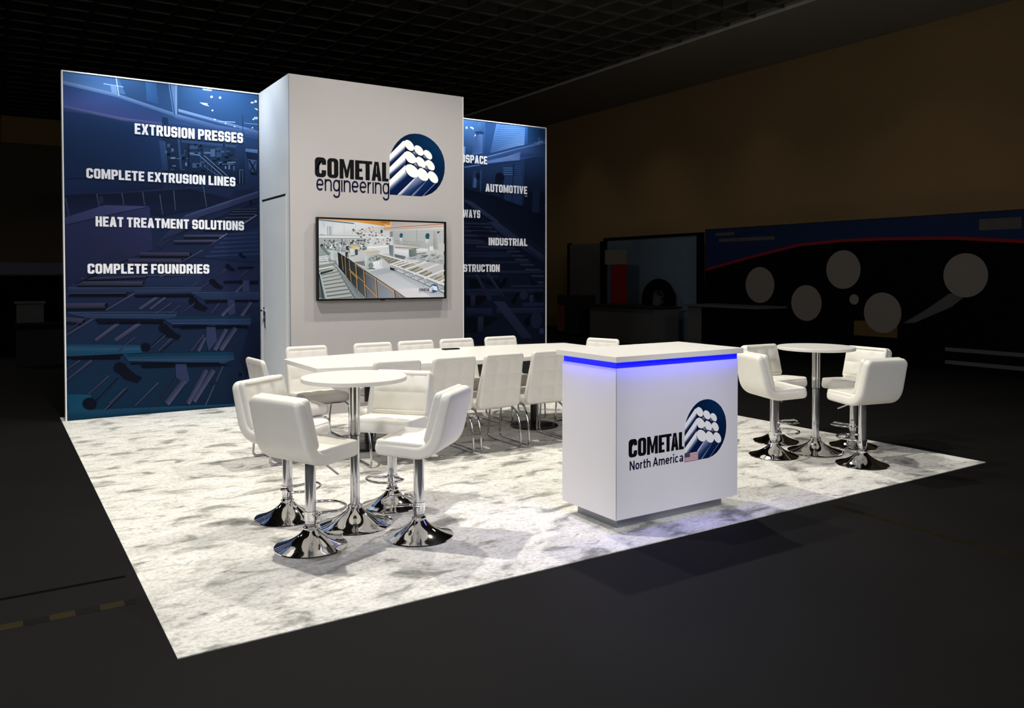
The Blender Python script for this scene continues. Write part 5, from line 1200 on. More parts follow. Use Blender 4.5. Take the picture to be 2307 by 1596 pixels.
3.033,1.873 3.047,1.874 3.047,1.847 3.033,1.847|b8bcba
2.978,1.908 3.006,1.909 3.006,1.897 2.978,1.896|7c8688
2.88,1.857 2.887,1.858 2.887,1.843 2.88,1.843|d8dad8
2.966,1.869 2.976,1.869 2.976,1.848 2.966,1.848|4a5456
3.099,1.928 3.127,1.929 3.127,1.909 3.099,1.908|4a5456
2.888,1.862 2.899,1.863 2.898,1.854 2.888,1.854|384244
2.917,1.929 2.931,1.93 2.931,1.916 2.917,1.915|7c8688
3.108,1.893 3.121,1.893 3.121,1.884 3.108,1.884|7c8688
3.029,1.933 3.053,1.933 3.053,1.908 3.029,1.907|d8dad8
2.953,1.853 2.961,1.853 2.961,1.844 2.953,1.843|384244
2.908,1.829 2.919,1.917 2.928,1.917 2.916,1.828|d8dcdc
2.918,1.923 3.177,1.931 3.177,1.921 2.918,1.913|e0e4e4
3.187,1.927 3.192,1.707 3.179,1.707 3.174,1.926|b4bcc0
2.873,1.828 3.126,1.845 3.143,1.833 3.136,1.749 3.023,1.742 3.001,1.778 2.873,1.766|d8dad8 d0d2d0 c0c4c4 d4d6d6 e0e2e0 c4c8c8 ccd0d0
2.873,1.812 3.126,1.833 3.128,1.82 2.873,1.799|f0f0ee
3.126,1.843 3.183,1.834 3.182,1.707 3.136,1.728|5a6466 7a8486 8a9294 687274
3.194,1.802 3.333,1.783 3.333,1.72 3.194,1.75|d8dadb e0e0e0 c8ccce d0d4d6
3.194,1.739 3.333,1.714 3.321,1.677 3.199,1.707|5c666c 606a70 6c767c 5a646a
2.325,1.788 2.479,1.74 2.531,1.619 2.832,1.254 2.351,1.254 2.322,1.268|98a09e 8c9494 7c8484 8c9494 707a7a 505a5a
2.348,1.518 2.5,1.609 2.712,1.256 2.393,1.256|b0b0a8 a8a8a0 9c9c96 a8a8a2
2.341,1.547 2.503,1.585 2.506,1.576 2.344,1.537|b8bfbf c4caca 7c8686 788282
2.342,1.535 2.504,1.574 2.505,1.569 2.343,1.53|4c5656
2.349,1.518 2.529,1.556 2.532,1.545 2.351,1.507|b8bfbf c4caca 7c8686 788282
2.349,1.506 2.53,1.544 2.531,1.538 2.351,1.5|4c5656
2.357,1.484 2.555,1.523 2.557,1.511 2.359,1.473|b8bfbf c4caca 7c8686 788282
2.357,1.472 2.555,1.509 2.557,1.504 2.358,1.466|4c5656
2.364,1.449 2.58,1.487 2.583,1.474 2.366,1.437|b8bfbf c4caca 7c8686 788282
2.365,1.436 2.581,1.473 2.582,1.467 2.366,1.429|4c5656
2.372,1.413 2.606,1.45 2.609,1.436 2.374,1.399|b8bfbf c4caca 7c8686 788282
2.372,1.399 2.607,1.435 2.608,1.428 2.373,1.392|4c5656
2.379,1.376 2.632,1.412 2.635,1.397 2.381,1.361|b8bfbf c4caca 7c8686 788282
2.38,1.36 2.633,1.397 2.634,1.389 2.381,1.353|4c5656
2.387,1.338 2.658,1.373 2.661,1.357 2.389,1.322|b8bfbf c4caca 7c8686 788282
2.387,1.321 2.659,1.357 2.66,1.349 2.389,1.313|4c5656
2.394,1.299 2.684,1.333 2.687,1.316 2.397,1.282|b8bfbf c4caca 7c8686 788282
2.395,1.282 2.685,1.316 2.686,1.308 2.396,1.273|4c5656
2.402,1.259 2.711,1.293 2.713,1.275 2.404,1.241|b8bfbf c4caca 7c8686 788282
2.402,1.242 2.711,1.275 2.712,1.266 2.404,1.233|4c5656
2.339,1.54 2.413,1.258 2.393,1.254 2.325,1.536|aab4b4
2.332,1.519 2.375,1.258 2.358,1.256 2.316,1.517|283434
2.322,1.576 2.477,1.607 2.48,1.591 2.326,1.56|d8d2c4
2.337,1.53 2.478,1.568 2.478,1.55 2.342,1.51|20282a
2.325,1.698 2.522,1.74 2.521,1.7 2.325,1.648|b4baba a8aeae 9aa2a2 b0b6b6
2.324,1.701 2.426,1.718 2.427,1.711 2.325,1.694|dcdedc
2.324,1.679 2.426,1.693 2.427,1.686 2.325,1.672|dcdedc
2.324,1.657 2.426,1.669 2.427,1.662 2.325,1.65|dcdedc
2.324,1.635 2.426,1.645 2.427,1.638 2.325,1.628|dcdedc
2.398,1.705 2.434,1.64 2.429,1.637 2.393,1.702|e4e6e4
2.324,1.624 2.488,1.65 2.49,1.638 2.325,1.612|c0c4c2
2.453,1.77 2.506,1.773 2.521,1.659 2.458,1.669|c8ccca b8bcba a4aaa8 d0d4d2
2.375,1.819 2.372,1.808 2.363,1.801 2.352,1.801 2.343,1.808 2.34,1.818 2.344,1.829 2.352,1.835 2.363,1.836 2.372,1.829|1c2626
2.37,1.822 2.447,1.727 2.428,1.711 2.339,1.795|6c7a74
2.5,1.614 2.526,1.609 2.832,1.259 2.701,1.256|8a9494 788284 6c7678 8a9294
2.508,1.596 2.523,1.578 2.518,1.573 2.502,1.591|3c484a
2.529,1.563 2.546,1.542 2.541,1.538 2.523,1.558|3c484a
2.55,1.529 2.57,1.507 2.564,1.502 2.544,1.525|3c484a
2.571,1.496 2.593,1.471 2.587,1.467 2.565,1.491|3c484a
2.592,1.462 2.616,1.435 2.611,1.431 2.586,1.457|3c484a
2.613,1.428 2.64,1.4 2.634,1.395 2.607,1.424|3c484a
2.634,1.395 2.663,1.364 2.657,1.359 2.629,1.39|3c484a
2.655,1.361 2.687,1.328 2.681,1.323 2.65,1.356|3c484a
2.677,1.327 2.71,1.291 2.705,1.287 2.671,1.322|3c484a
2.698,1.293 2.734,1.255 2.728,1.25 2.693,1.288|3c484a
2.507,1.621 2.834,1.266 2.83,1.263 2.503,1.617|ccd2d2
2.53,1.751 2.66,1.681 2.828,1.559 2.999,1.455 3.331,1.251 2.843,1.252 2.669,1.436 2.542,1.589|10181a 141c1e 30383a 5c6066 7c828a 4c5054 1c2826 10161a
2.828,1.559 2.966,1.476 2.976,1.252 2.845,1.252|4a4e50 6a6e74 80848c 5c6066
2.971,1.471 3.186,1.338 3.192,1.251 2.982,1.252|74787e 8c9098 8e929c 80848e
2.844,1.415 2.982,1.325 2.981,1.324 2.843,1.413|50545c
2.851,1.401 2.982,1.318 2.981,1.317 2.849,1.4|50545c
2.857,1.388 2.982,1.311 2.981,1.309 2.856,1.387|50545c
2.864,1.375 2.982,1.304 2.981,1.302 2.863,1.373|50545c
2.87,1.361 2.982,1.296 2.981,1.295 2.869,1.359|50545c
2.877,1.347 2.982,1.289 2.981,1.287 2.876,1.346|50545c
2.883,1.334 2.982,1.282 2.981,1.28 2.882,1.332|50545c
2.89,1.32 2.982,1.274 2.981,1.273 2.889,1.319|50545c
2.896,1.307 2.982,1.267 2.981,1.265 2.896,1.305|50545c
2.903,1.293 2.982,1.26 2.981,1.258 2.902,1.292|50545c
2.909,1.28 2.982,1.252 2.981,1.251 2.909,1.278|50545c
2.916,1.266 2.982,1.245 2.981,1.243 2.916,1.264|50545c
2.577,1.723 2.595,1.559 2.59,1.558 2.572,1.723|b88a50
2.614,1.701 2.629,1.498 2.624,1.497 2.609,1.701|b88a50
2.663,1.671 2.685,1.426 2.679,1.425 2.657,1.671|b88a50
2.739,1.621 2.757,1.348 2.75,1.348 2.732,1.62|d09850
2.748,1.621 2.765,1.348 2.757,1.348 2.74,1.62|0c1012
2.831,1.559 2.852,1.254 2.845,1.254 2.824,1.559|d09850
2.84,1.559 2.86,1.254 2.852,1.254 2.833,1.559|0c1012
2.969,1.476 2.985,1.252 2.978,1.252 2.962,1.476|d09850
2.979,1.476 2.993,1.252 2.986,1.251 2.971,1.476|0c1012
3.187,1.344 3.197,1.252 3.19,1.251 3.18,1.343|d09850
3.197,1.343 3.206,1.251 3.198,1.251 3.189,1.343|0c1012
2.661,1.571 2.834,1.426 2.831,1.423 2.658,1.567|cc9c5c
2.835,1.406 2.984,1.264 2.979,1.26 2.83,1.402|cc9c5c
2.714,1.621 2.834,1.571 2.833,1.568 2.713,1.619|cc9c5c
2.845,1.535 3.193,1.334 3.191,1.331 2.843,1.531|cc9c5c
2.984,1.447 3.188,1.319 3.184,1.315 2.981,1.442|cc9c5c
3.205,1.324 3.275,1.254 3.27,1.25 3.201,1.32|cc9c5c
2.683,1.54 2.759,1.468 2.754,1.464 2.678,1.536|cc9c5c
2.531,1.755 2.835,1.566 2.832,1.562 2.529,1.751|20282a
2.83,1.565 3.333,1.254 3.329,1.248 2.826,1.559|14181a
2.67,1.457 2.756,1.364 2.755,1.363 2.669,1.456|3c4246
2.681,1.437 2.756,1.348 2.755,1.346 2.679,1.435|3c4246
2.692,1.416 2.756,1.331 2.755,1.33 2.69,1.415|3c4246
2.702,1.395 2.756,1.315 2.754,1.313 2.7,1.394|3c4246
2.713,1.375 2.756,1.298 2.754,1.297 2.711,1.374|3c4246
2.646,1.829 2.644,1.824 2.64,1.821 2.634,1.821 2.63,1.824 2.628,1.829 2.63,1.833 2.634,1.836 2.64,1.836 2.644,1.833|e8e8e4
2.623,1.818 2.65,1.819 2.654,1.783 2.628,1.781|1e3450
2.65,1.763 2.647,1.756 2.641,1.752 2.633,1.752 2.626,1.756 2.624,1.762 2.626,1.769 2.633,1.773 2.641,1.773 2.647,1.769|d0b8b0
2.619,1.752 2.647,1.757 2.654,1.701 2.628,1.696 2.617,1.721|1c2022
2.652,1.742 2.643,1.696 2.638,1.697 2.647,1.743|d0a890
2.65,1.829 2.693,1.833 2.785,1.806 2.78,1.785 2.736,1.779|c89c50 d0a860 e0cf9c d8c890 d8c48c
2.671,1.794 2.72,1.789 2.725,1.718 2.676,1.714|e0e2e0 d0d4d2 b8bcba c8ccca
2.676,1.717 2.725,1.721 2.725,1.714 2.676,1.711|404a4c
2.727,1.784 2.758,1.787 2.762,1.728 2.731,1.718|384244 4c5658 3c4648 2c3638
2.66,1.691 2.834,1.703 2.845,1.662 2.708,1.646|c8c8c4 bcbebc b4b6b4 c4c4c2
2.708,1.646 2.845,1.662 2.845,1.6 2.812,1.61|6c6e70 787a7c 747678 7c7e80
2.888,1.544 3.079,1.591 3.181,1.57 3.628,1.365 3.812,1.293 3.819,1.243 3.331,1.251 2.999,1.465|a8acb0 b4b8bc a0a6aa b4b8ba a8acb0 c0c0c0 d0cccc b8bcbe
2.988,1.497 3.17,1.538 3.52,1.345 3.331,1.283 3.135,1.381|b8bcc0 b8bcc0 c8c8ca d8d2d4 c4c8ca
3.227,1.348 3.484,1.356 3.652,1.251 3.342,1.253|d4d0d2 dcd6d8 d8d2d2 d8d4d4
2.834,1.729 3.001,1.742 3.034,1.721 3.045,1.664 3.039,1.58 2.888,1.549 2.842,1.569|c4c8c6 b0b4b2 989e9e a4aaaa bcc0c0 c8cac8 a8aeac
2.845,1.766 3.001,1.778 3.023,1.763 2.867,1.735|d4c494 d8cc9c b4a878 c0b484
2.933,1.715 2.95,1.715 2.95,1.704 2.933,1.704|c4c8c6
2.968,1.672 2.99,1.673 2.99,1.661 2.968,1.661|808a8a
3.03,1.688 3.049,1.688 3.049,1.667 3.03,1.667|c4c8c6
2.974,1.701 2.987,1.701 2.987,1.683 2.973,1.683|3a4446
2.941,1.664 2.955,1.664 2.955,1.649 2.941,1.649|5c6868
3.001,1.665 3.02,1.665 3.02,1.657 3.001,1.656|3a4446
3.023,1.67 3.035,1.67 3.035,1.649 3.023,1.649|c4c8c6
3.007,1.667 3.016,1.667 3.016,1.648 3.007,1.648|c4c8c6
2.921,1.708 2.93,1.708 2.93,1.695 2.921,1.695|808a8a
3,1.671 3.014,1.671 3.014,1.662 3,1.661|c4c8c6
3.016,1.7 3.024,1.7 3.024,1.688 3.016,1.688|c4c8c6
2.932,1.709 2.94,1.709 2.94,1.702 2.932,1.702|c4c8c6
2.945,1.707 2.967,1.707 2.967,1.693 2.945,1.693|808a8a
2.97,1.673 2.982,1.673 2.982,1.664 2.97,1.664|3a4446
2.925,1.703 2.94,1.703 2.94,1.68 2.925,1.68|5c6868
2.945,1.717 2.962,1.717 2.962,1.709 2.945,1.709|808a8a
3.004,1.706 3.02,1.706 3.02,1.692 3.004,1.692|3a4446
2.99,1.695 3.013,1.695 3.013,1.677 2.99,1.677|5c6868
2.956,1.695 2.978,1.695 2.978,1.69 2.956,1.69|c4c8c6
2.909,1.698 2.923,1.698 2.923,1.687 2.909,1.687|808a8a
2.93,1.694 2.948,1.694 2.948,1.683 2.93,1.683|5c6868
2.971,1.685 2.989,1.685 2.989,1.677 2.971,1.676|3a4446
3.018,1.701 3.025,1.701 3.025,1.681 3.018,1.681|808a8a
2.896,1.697 2.917,1.697 2.917,1.69 2.896,1.69|5c6868
2.911,1.691 2.919,1.691 2.918,1.67 2.91,1.67|c4c8c6
3.008,1.709 3.018,1.709 3.018,1.7 3.008,1.7|808a8a
2.942,1.677 2.963,1.677 2.963,1.671 2.942,1.671|5c6868
2.982,1.715 2.994,1.715 2.994,1.701 2.981,1.7|c4c8c6
2.956,1.663 2.965,1.663 2.965,1.642 2.956,1.642|808a8a
2.895,1.69 2.912,1.69 2.912,1.667 2.895,1.667|3a4446
2.998,1.664 3.006,1.664 3.006,1.659 2.998,1.659|808a8a
2.933,1.688 2.947,1.689 2.947,1.683 2.933,1.683|808a8a
2.966,1.72 2.989,1.72 2.989,1.705 2.966,1.705|5c6868
2.878,1.68 2.889,1.68 2.889,1.67 2.878,1.67|808a8a
2.975,1.68 2.988,1.681 2.988,1.663 2.975,1.662|3a4446
2.973,1.678 2.982,1.678 2.982,1.663 2.973,1.663|808a8a
2.912,1.692 2.936,1.692 2.936,1.681 2.912,1.681|808a8a
2.983,1.672 3.005,1.672 3.005,1.649 2.982,1.649|808a8a
3.002,1.697 3.02,1.698 3.02,1.689 3.002,1.688|5c6868
2.901,1.69 2.918,1.691 2.918,1.68 2.901,1.68|c4c8c6
2.933,1.653 3.04,1.669 3.043,1.585 2.938,1.569|e8eaea e4e6e6 d4d8d8 d8dcdc
3.025,1.659 3.027,1.612 3.023,1.611 3.021,1.658|485254
2.845,1.704 2.873,1.709 2.883,1.559 2.846,1.569|d0d4d2 c0c4c2 9aa0a0 b0b4b4
2.942,1.609 2.939,1.597 2.931,1.588 2.919,1.583 2.906,1.583 2.895,1.588 2.887,1.597 2.884,1.609 2.887,1.62 2.895,1.63 2.907,1.635 2.92,1.635 2.931,1.63 2.939,1.621|5a6668
2.934,1.609 2.932,1.6 2.925,1.594 2.915,1.591 2.906,1.593 2.899,1.6 2.896,1.609 2.899,1.618 2.906,1.624 2.915,1.627 2.925,1.624 2.932,1.618|98a2a2
2.924,1.609 2.922,1.604 2.916,1.602 2.911,1.604 2.909,1.609 2.911,1.614 2.916,1.616 2.922,1.614|3c4648
2.883,1.579 2.961,1.579 2.961,1.57 2.883,1.57|283032
2.888,1.554 3.067,1.592 3.068,1.586 2.889,1.548|d8dad8
3.001,1.736 3.426,1.635 3.82,1.451 3.819,1.375 3.629,1.452 3.136,1.623|8c9290 989e9c a8acaa b0b4b2 9ca2a0 6c7472
3.011,1.706 3.079,1.73 3.08,1.725 3.013,1.701|d8c080 e0cc94 a08850 a48c54
3.015,1.697 3.079,1.718 3.08,1.715 3.017,1.693|4c5454
3.034,1.697 3.105,1.723 3.107,1.717 3.036,1.692|d8c080 e0cc94 a08850 a48c54
3.039,1.688 3.105,1.711 3.107,1.707 3.041,1.684|4c5454
3.067,1.685 3.141,1.713 3.143,1.707 3.069,1.679|d8c080 e0cc94 a08850 a48c54
3.071,1.676 3.141,1.7 3.143,1.696 3.073,1.671|4c5454
3.104,1.671 3.181,1.701 3.183,1.695 3.106,1.665|d8c080 e0cc94 a08850 a48c54
3.108,1.662 3.181,1.688 3.183,1.683 3.111,1.657|4c5454
3.144,1.657 3.225,1.688 3.228,1.682 3.147,1.65|d8c080 e0cc94 a08850 a48c54
3.149,1.647 3.225,1.675 3.227,1.669 3.151,1.641|4c5454
3.188,1.641 3.272,1.675 3.275,1.668 3.191,1.634|d8c080 e0cc94 a08850 a48c54
3.193,1.63 3.272,1.66 3.274,1.655 3.195,1.625|4c5454
3.234,1.624 3.321,1.66 3.324,1.653 3.237,1.617|d8c080 e0cc94 a08850 a48c54
3.239,1.613 3.321,1.645 3.324,1.639 3.241,1.607|4c5454
3.282,1.606 3.372,1.644 3.376,1.637 3.285,1.599|d8c080 e0cc94 a08850 a48c54
3.287,1.595 3.373,1.628 3.376,1.622 3.29,1.589|4c5454
3.332,1.588 3.426,1.628 3.43,1.62 3.336,1.58|d8c080 e0cc94 a08850 a48c54
3.337,1.577 3.427,1.611 3.429,1.605 3.34,1.57|4c5454
3.384,1.569 3.482,1.611 3.486,1.603 3.388,1.561|d8c080 e0cc94 a08850 a48c54
3.389,1.558 3.482,1.594 3.486,1.587 3.393,1.551|4c5454
3.438,1.55 3.539,1.593 3.544,1.585 3.443,1.541|d8c080 e0cc94 a08850 a48c54
3.443,1.538 3.54,1.575 3.543,1.568 3.447,1.53|4c5454
3.494,1.529 3.599,1.575 3.604,1.567 3.499,1.52|d8c080 e0cc94 a08850 a48c54
3.499,1.517 3.599,1.556 3.603,1.549 3.503,1.51|4c5454
3.551,1.508 3.66,1.557 3.665,1.547 3.556,1.499|d8c080 e0cc94 a08850 a48c54
3.557,1.496 3.66,1.537 3.664,1.529 3.56,1.488|4c5454
3.61,1.487 3.723,1.537 3.728,1.528 3.615,1.478|d8c080 e0cc94 a08850 a48c54
3.616,1.474 3.723,1.517 3.727,1.509 3.62,1.466|4c5454
3.671,1.465 3.787,1.518 3.793,1.508 3.676,1.455|d8c080 e0cc94 a08850 a48c54
3.676,1.452 3.788,1.496 3.792,1.488 3.68,1.444|4c5454
3.733,1.443 3.853,1.497 3.859,1.487 3.739,1.432|d8c080 e0cc94 a08850 a48c54
3.739,1.429 3.854,1.475 3.858,1.466 3.743,1.42|4c5454
3.796,1.42 3.921,1.476 3.927,1.465 3.803,1.409|d8c080 e0cc94 a08850 a48c54
3.802,1.406 3.922,1.453 3.926,1.444 3.807,1.397|4c5454
3.007,1.742 3.421,1.641 3.419,1.633 3.005,1.735|e4e6e4
3.42,1.631 3,1.724 3.001,1.728 3.421,1.635|505858
3.139,1.637 3.824,1.408 3.814,1.385 3.133,1.625|d8dada
3.137,1.621 3.822,1.375 3.817,1.363 3.134,1.614|7c8486
3.136,1.596 3.228,1.57 3.216,1.547 3.141,1.562|18201f
3.195,1.575 3.823,1.322 3.815,1.306 3.191,1.566|c4c8ca
3.194,1.562 3.821,1.297 3.817,1.288 3.192,1.557|5c6468
3.324,1.613 3.312,1.522 3.305,1.523 3.317,1.613|8c9496
3.385,1.572 3.373,1.486 3.365,1.487 3.378,1.573|8c9496
3.446,1.532 3.434,1.449 3.427,1.45 3.439,1.533|8c9496
3.507,1.491 3.495,1.413 3.488,1.413 3.5,1.492|8c9496
3.57,1.45 3.557,1.375 3.55,1.376 3.562,1.451|8c9496
3.632,1.408 3.62,1.338 3.613,1.339 3.625,1.409|8c9496
3.272,1.521 3.365,1.543 3.369,1.53 3.275,1.509|8a9094
3.359,1.485 3.454,1.506 3.457,1.494 3.362,1.473|8a9094
3.447,1.448 3.543,1.47 3.546,1.457 3.451,1.436|8a9094
3.537,1.411 3.633,1.433 3.636,1.42 3.54,1.399|8a9094
3.627,1.374 3.724,1.395 3.728,1.382 3.63,1.361|8a9094
3.718,1.336 3.816,1.357 3.82,1.344 3.721,1.323|8a9094
3.145,1.63 3.377,1.701 3.382,1.686 3.15,1.615|f0e8e4 e4e0de c0bcba c8c2be
3.156,1.623 3.154,1.618 3.15,1.614 3.145,1.614 3.14,1.617 3.139,1.623 3.14,1.628 3.145,1.631 3.15,1.631 3.154,1.628|f0dcd4
3.185,1.619 3.436,1.685 3.44,1.671 3.189,1.605|f0e8e4 e4e0de c0bcba c8c2be
3.195,1.612 3.194,1.608 3.19,1.605 3.185,1.605 3.181,1.607 3.179,1.612 3.181,1.617 3.185,1.62 3.19,1.62 3.194,1.617|f0dcd4
3.225,1.604 3.531,1.687 3.536,1.671 3.23,1.589|f0e8e4 e4e0de c0bcba c8c2be
3.236,1.597 3.235,1.592 3.23,1.588 3.225,1.588 3.221,1.591 3.219,1.597 3.221,1.602 3.225,1.605 3.23,1.605 3.235,1.602|f0dcd4
3.323,1.577 3.65,1.678 3.657,1.66 3.329,1.559|f0e8e4 e4e0de c0bcba c8c2be
3.337,1.568 3.335,1.562 3.329,1.558 3.323,1.558 3.318,1.562 3.316,1.568 3.318,1.575 3.323,1.578 3.329,1.578 3.335,1.575|f0dcd4
3.433,1.527 3.747,1.642 3.756,1.621 3.442,1.507|f0e8e4 e4e0de c0bcba c8c2be
3.449,1.517 3.447,1.51 3.441,1.506 3.434,1.506 3.428,1.51 3.426,1.517 3.428,1.524 3.434,1.528 3.441,1.528 3.447,1.524|f0dcd4
3.569,1.48 3.815,1.572 3.825,1.55 3.58,1.458|f0e8e4 e4e0de c0bcba c8c2be
3.588,1.469 3.585,1.461 3.579,1.456 3.57,1.456 3.564,1.461 3.561,1.469 3.564,1.476 3.57,1.481 3.579,1.481 3.585,1.476|f0dcd4
3.743,1.425 3.812,1.462 3.827,1.44 3.758,1.402|f0e8e4 e4e0de c0bcba c8c2be
3.765,1.413 3.762,1.405 3.755,1.4 3.746,1.4 3.739,1.405 3.736,1.414 3.739,1.422 3.746,1.427 3.755,1.427 3.762,1.422|f0dcd4
3.332,1.688 3.558,1.776 3.82,1.736 3.82,1.627 3.509,1.668|a4aaa8 b0b4b2 b4b8b6 a0a6a4 969c9a
3.714,1.716 3.769,1.731 3.771,1.727 3.716,1.711|5c6464
3.583,1.681 3.609,1.688 3.611,1.684 3.584,1.676|d8d4d2
3.478,1.657 3.532,1.672 3.534,1.667 3.48,1.652|e8e4e0
3.527,1.645 3.556,1.653 3.558,1.647 3.529,1.639|e8e4e0
3.663,1.726 3.706,1.738 3.708,1.731 3.666,1.719|5c6464
3.554,1.656 3.625,1.676 3.627,1.671 3.555,1.651|e8e4e0
3.767,1.665 3.796,1.673 3.799,1.665 3.769,1.657|5c6464
3.617,1.721 3.632,1.725 3.633,1.722 3.618,1.718|e8e4e0
3.558,1.707 3.597,1.718 3.599,1.712 3.56,1.702|384042
3.359,1.735 3.39,1.744 3.393,1.736 3.361,1.727|d8d4d2
3.409,1.751 3.436,1.759 3.437,1.754 3.411,1.746|c8c8c4
3.511,1.704 3.555,1.716 3.557,1.71 3.513,1.697|384042
3.696,1.669 3.72,1.675 3.723,1.667 3.698,1.661|e8e4e0
3.539,1.713 3.606,1.732 3.608,1.725 3.542,1.706|384042
3.471,1.733 3.51,1.744 3.512,1.74 3.473,1.729|c8c8c4
3.468,1.645 3.536,1.665 3.538,1.66 3.469,1.641|384042
3.37,1.75 3.405,1.76 3.407,1.754 3.372,1.744|e8e4e0
3.521,1.727 3.566,1.74 3.568,1.732 3.523,1.719|5c6464
3.41,1.727 3.475,1.745 3.476,1.741 3.412,1.723|d8d4d2
3.779,1.661 3.793,1.665 3.795,1.659 3.781,1.655|d8d4d2
3.45,1.656 3.479,1.664 3.48,1.66 3.451,1.652|e8e4e0
3.419,1.748 3.469,1.762 3.471,1.754 3.422,1.74|c8c8c4
3.734,1.687 3.799,1.705 3.801,1.7 3.735,1.682|d8d4d2
3.43,1.672 3.498,1.692 3.501,1.685 3.432,1.665|c8c8c4
3.728,1.706 3.749,1.712 3.752,1.704 3.731,1.699|384042
3.724,1.75 3.758,1.759 3.76,1.753 3.726,1.744|c8c8c4
3.539,1.662 3.588,1.676 3.589,1.672 3.54,1.658|c8c8c4
3.389,1.716 3.437,1.729 3.439,1.721 3.392,1.708|5c6464
3.7,1.757 3.718,1.762 3.72,1.757 3.702,1.752|5c6464
3.673,1.694 3.739,1.712 3.74,1.708 3.674,1.689|5c6464
3.576,1.697 3.607,1.706 3.61,1.699 3.579,1.69|e8e4e0
3.68,1.665 3.712,1.673 3.713,1.669 3.682,1.66|384042
3.564,1.724 3.604,1.736 3.607,1.729 3.567,1.718|5c6464
3.463,1.747 3.479,1.751 3.481,1.747 3.465,1.742|384042
3.548,1.721 3.608,1.738 3.61,1.732 3.55,1.716|5c6464
3.409,1.685 3.429,1.69 3.43,1.686 3.411,1.68|e8e4e0
3.597,1.717 3.612,1.721 3.615,1.714 3.599,1.709|c8c8c4
3.625,1.695 3.68,1.711 3.682,1.705 3.627,1.689|c8c8c4
3.393,1.682 3.457,1.7 3.459,1.696 3.394,1.678|384042
3.68,1.684 3.704,1.691 3.706,1.682 3.682,1.676|c8c8c4
3.697,1.678 3.714,1.682 3.716,1.676 3.7,1.671|c8c8c4
3.593,1.741 3.636,1.754 3.637,1.749 3.594,1.737|e8e4e0
3.598,1.756 3.636,1.766 3.637,1.761 3.6,1.751|e8e4e0
3.587,1.665 3.623,1.675 3.626,1.667 3.59,1.657|384042
3.647,1.735 3.685,1.745 3.688,1.738 3.65,1.727|384042
3.445,1.66 3.466,1.666 3.468,1.659 3.448,1.653|d8d4d2
3.327,1.783 3.368,1.788 3.37,1.704 3.333,1.707|e4e8e8 d8dcdc c0c4c4 d0d4d4
3.368,1.794 3.462,1.807 3.468,1.721 3.373,1.709|68746f 7c8886 707c7a 5c6866
3.462,1.807 3.606,1.804 3.6,1.776 3.57,1.754 3.468,1.753|e4e8e8 e8ecec d0d4d4 c0c4c4 b4baba
3.467,1.747 3.581,1.764 3.582,1.756 3.469,1.738|485254
3.63,1.831 3.679,1.834 3.681,1.789 3.636,1.788|e8e8e4
3.2,1.893 3.486,1.878 3.486,1.875 3.2,1.89|6c6a58
3.2,1.857 3.486,1.846 3.486,1.843 3.2,1.853|6c6a58
3.2,1.817 3.486,1.811 3.486,1.803 3.2,1.809|706c5c
3.213,1.889 3.213,1.802 3.21,1.802 3.21,1.889|8a8468
3.236,1.887 3.236,1.803 3.233,1.803 3.233,1.887|8a8468
3.259,1.886 3.259,1.803 3.256,1.803 3.256,1.886|8a8468
3.282,1.884 3.282,1.804 3.279,1.804 3.279,1.884|8a8468
3.305,1.883 3.305,1.804 3.302,1.804 3.303,1.883|8a8468
3.329,1.881 3.329,1.804 3.326,1.804 3.326,1.881|8a8468
3.352,1.879 3.352,1.805 3.349,1.805 3.349,1.879|8a8468
3.376,1.878 3.375,1.805 3.372,1.805 3.373,1.878|8a8468
3.399,1.876 3.399,1.806 3.396,1.806 3.396,1.876|8a8468
3.423,1.874 3.422,1.806 3.419,1.806 3.42,1.874|8a8468
3.446,1.873 3.446,1.806 3.443,1.806 3.443,1.873|8a8468
3.47,1.871 3.47,1.807 3.467,1.807 3.467,1.871|8a8468
3.494,1.869 3.494,1.807 3.49,1.807 3.491,1.869|8a8468
3.518,1.868 3.517,1.808 3.514,1.808 3.515,1.868|8a8468
3.384,1.885 3.386,1.8 3.378,1.8 3.377,1.885|c8b058
3.486,1.884 3.821,1.858 3.821,1.855 3.486,1.881|808070
3.5,1.88 3.499,1.786 3.496,1.786 3.497,1.88|94907c
3.54,1.878 3.54,1.786 3.537,1.786 3.537,1.878|94907c
3.581,1.875 3.581,1.787 3.578,1.787 3.578,1.875|94907c
3.622,1.873 3.622,1.788 3.619,1.788 3.619,1.873|94907c
3.663,1.871 3.663,1.788 3.66,1.788 3.66,1.871|94907c
3.704,1.868 3.704,1.789 3.701,1.789 3.701,1.868|94907c
3.746,1.866 3.746,1.79 3.743,1.79 3.743,1.866|94907c
3.788,1.863 3.788,1.79 3.784,1.79 3.785,1.863|94907c
3.755,1.871 3.757,1.784 3.751,1.784 3.749,1.871|c8a860
3.296,1.956 3.294,1.947 3.289,1.94 3.281,1.936 3.272,1.936 3.264,1.939 3.259,1.946 3.257,1.954 3.259,1.963 3.264,1.97 3.272,1.974 3.281,1.974 3.289,1.971 3.294,1.964|0e4c58
3.276,1.946 3.274,1.938 3.268,1.934 3.261,1.934 3.255,1.938 3.253,1.945 3.255,1.953 3.261,1.958 3.268,1.958 3.274,1.953|185a66
3.261,1.937 3.292,1.937 3.292,1.925 3.261,1.924|0a3c48
3.259,1.924 3.288,1.925 3.288,1.887 3.259,1.886|d0d4d4
3.272,1.908 3.284,1.908 3.284,1.847 3.272,1.847|b0b4b2
3.632,1.959 3.629,1.947 3.622,1.938 3.611,1.933 3.599,1.932 3.588,1.937 3.581,1.946 3.579,1.957 3.581,1.969 3.589,1.978 3.599,1.983 3.611,1.984 3.622,1.979 3.629,1.97|0e4c58
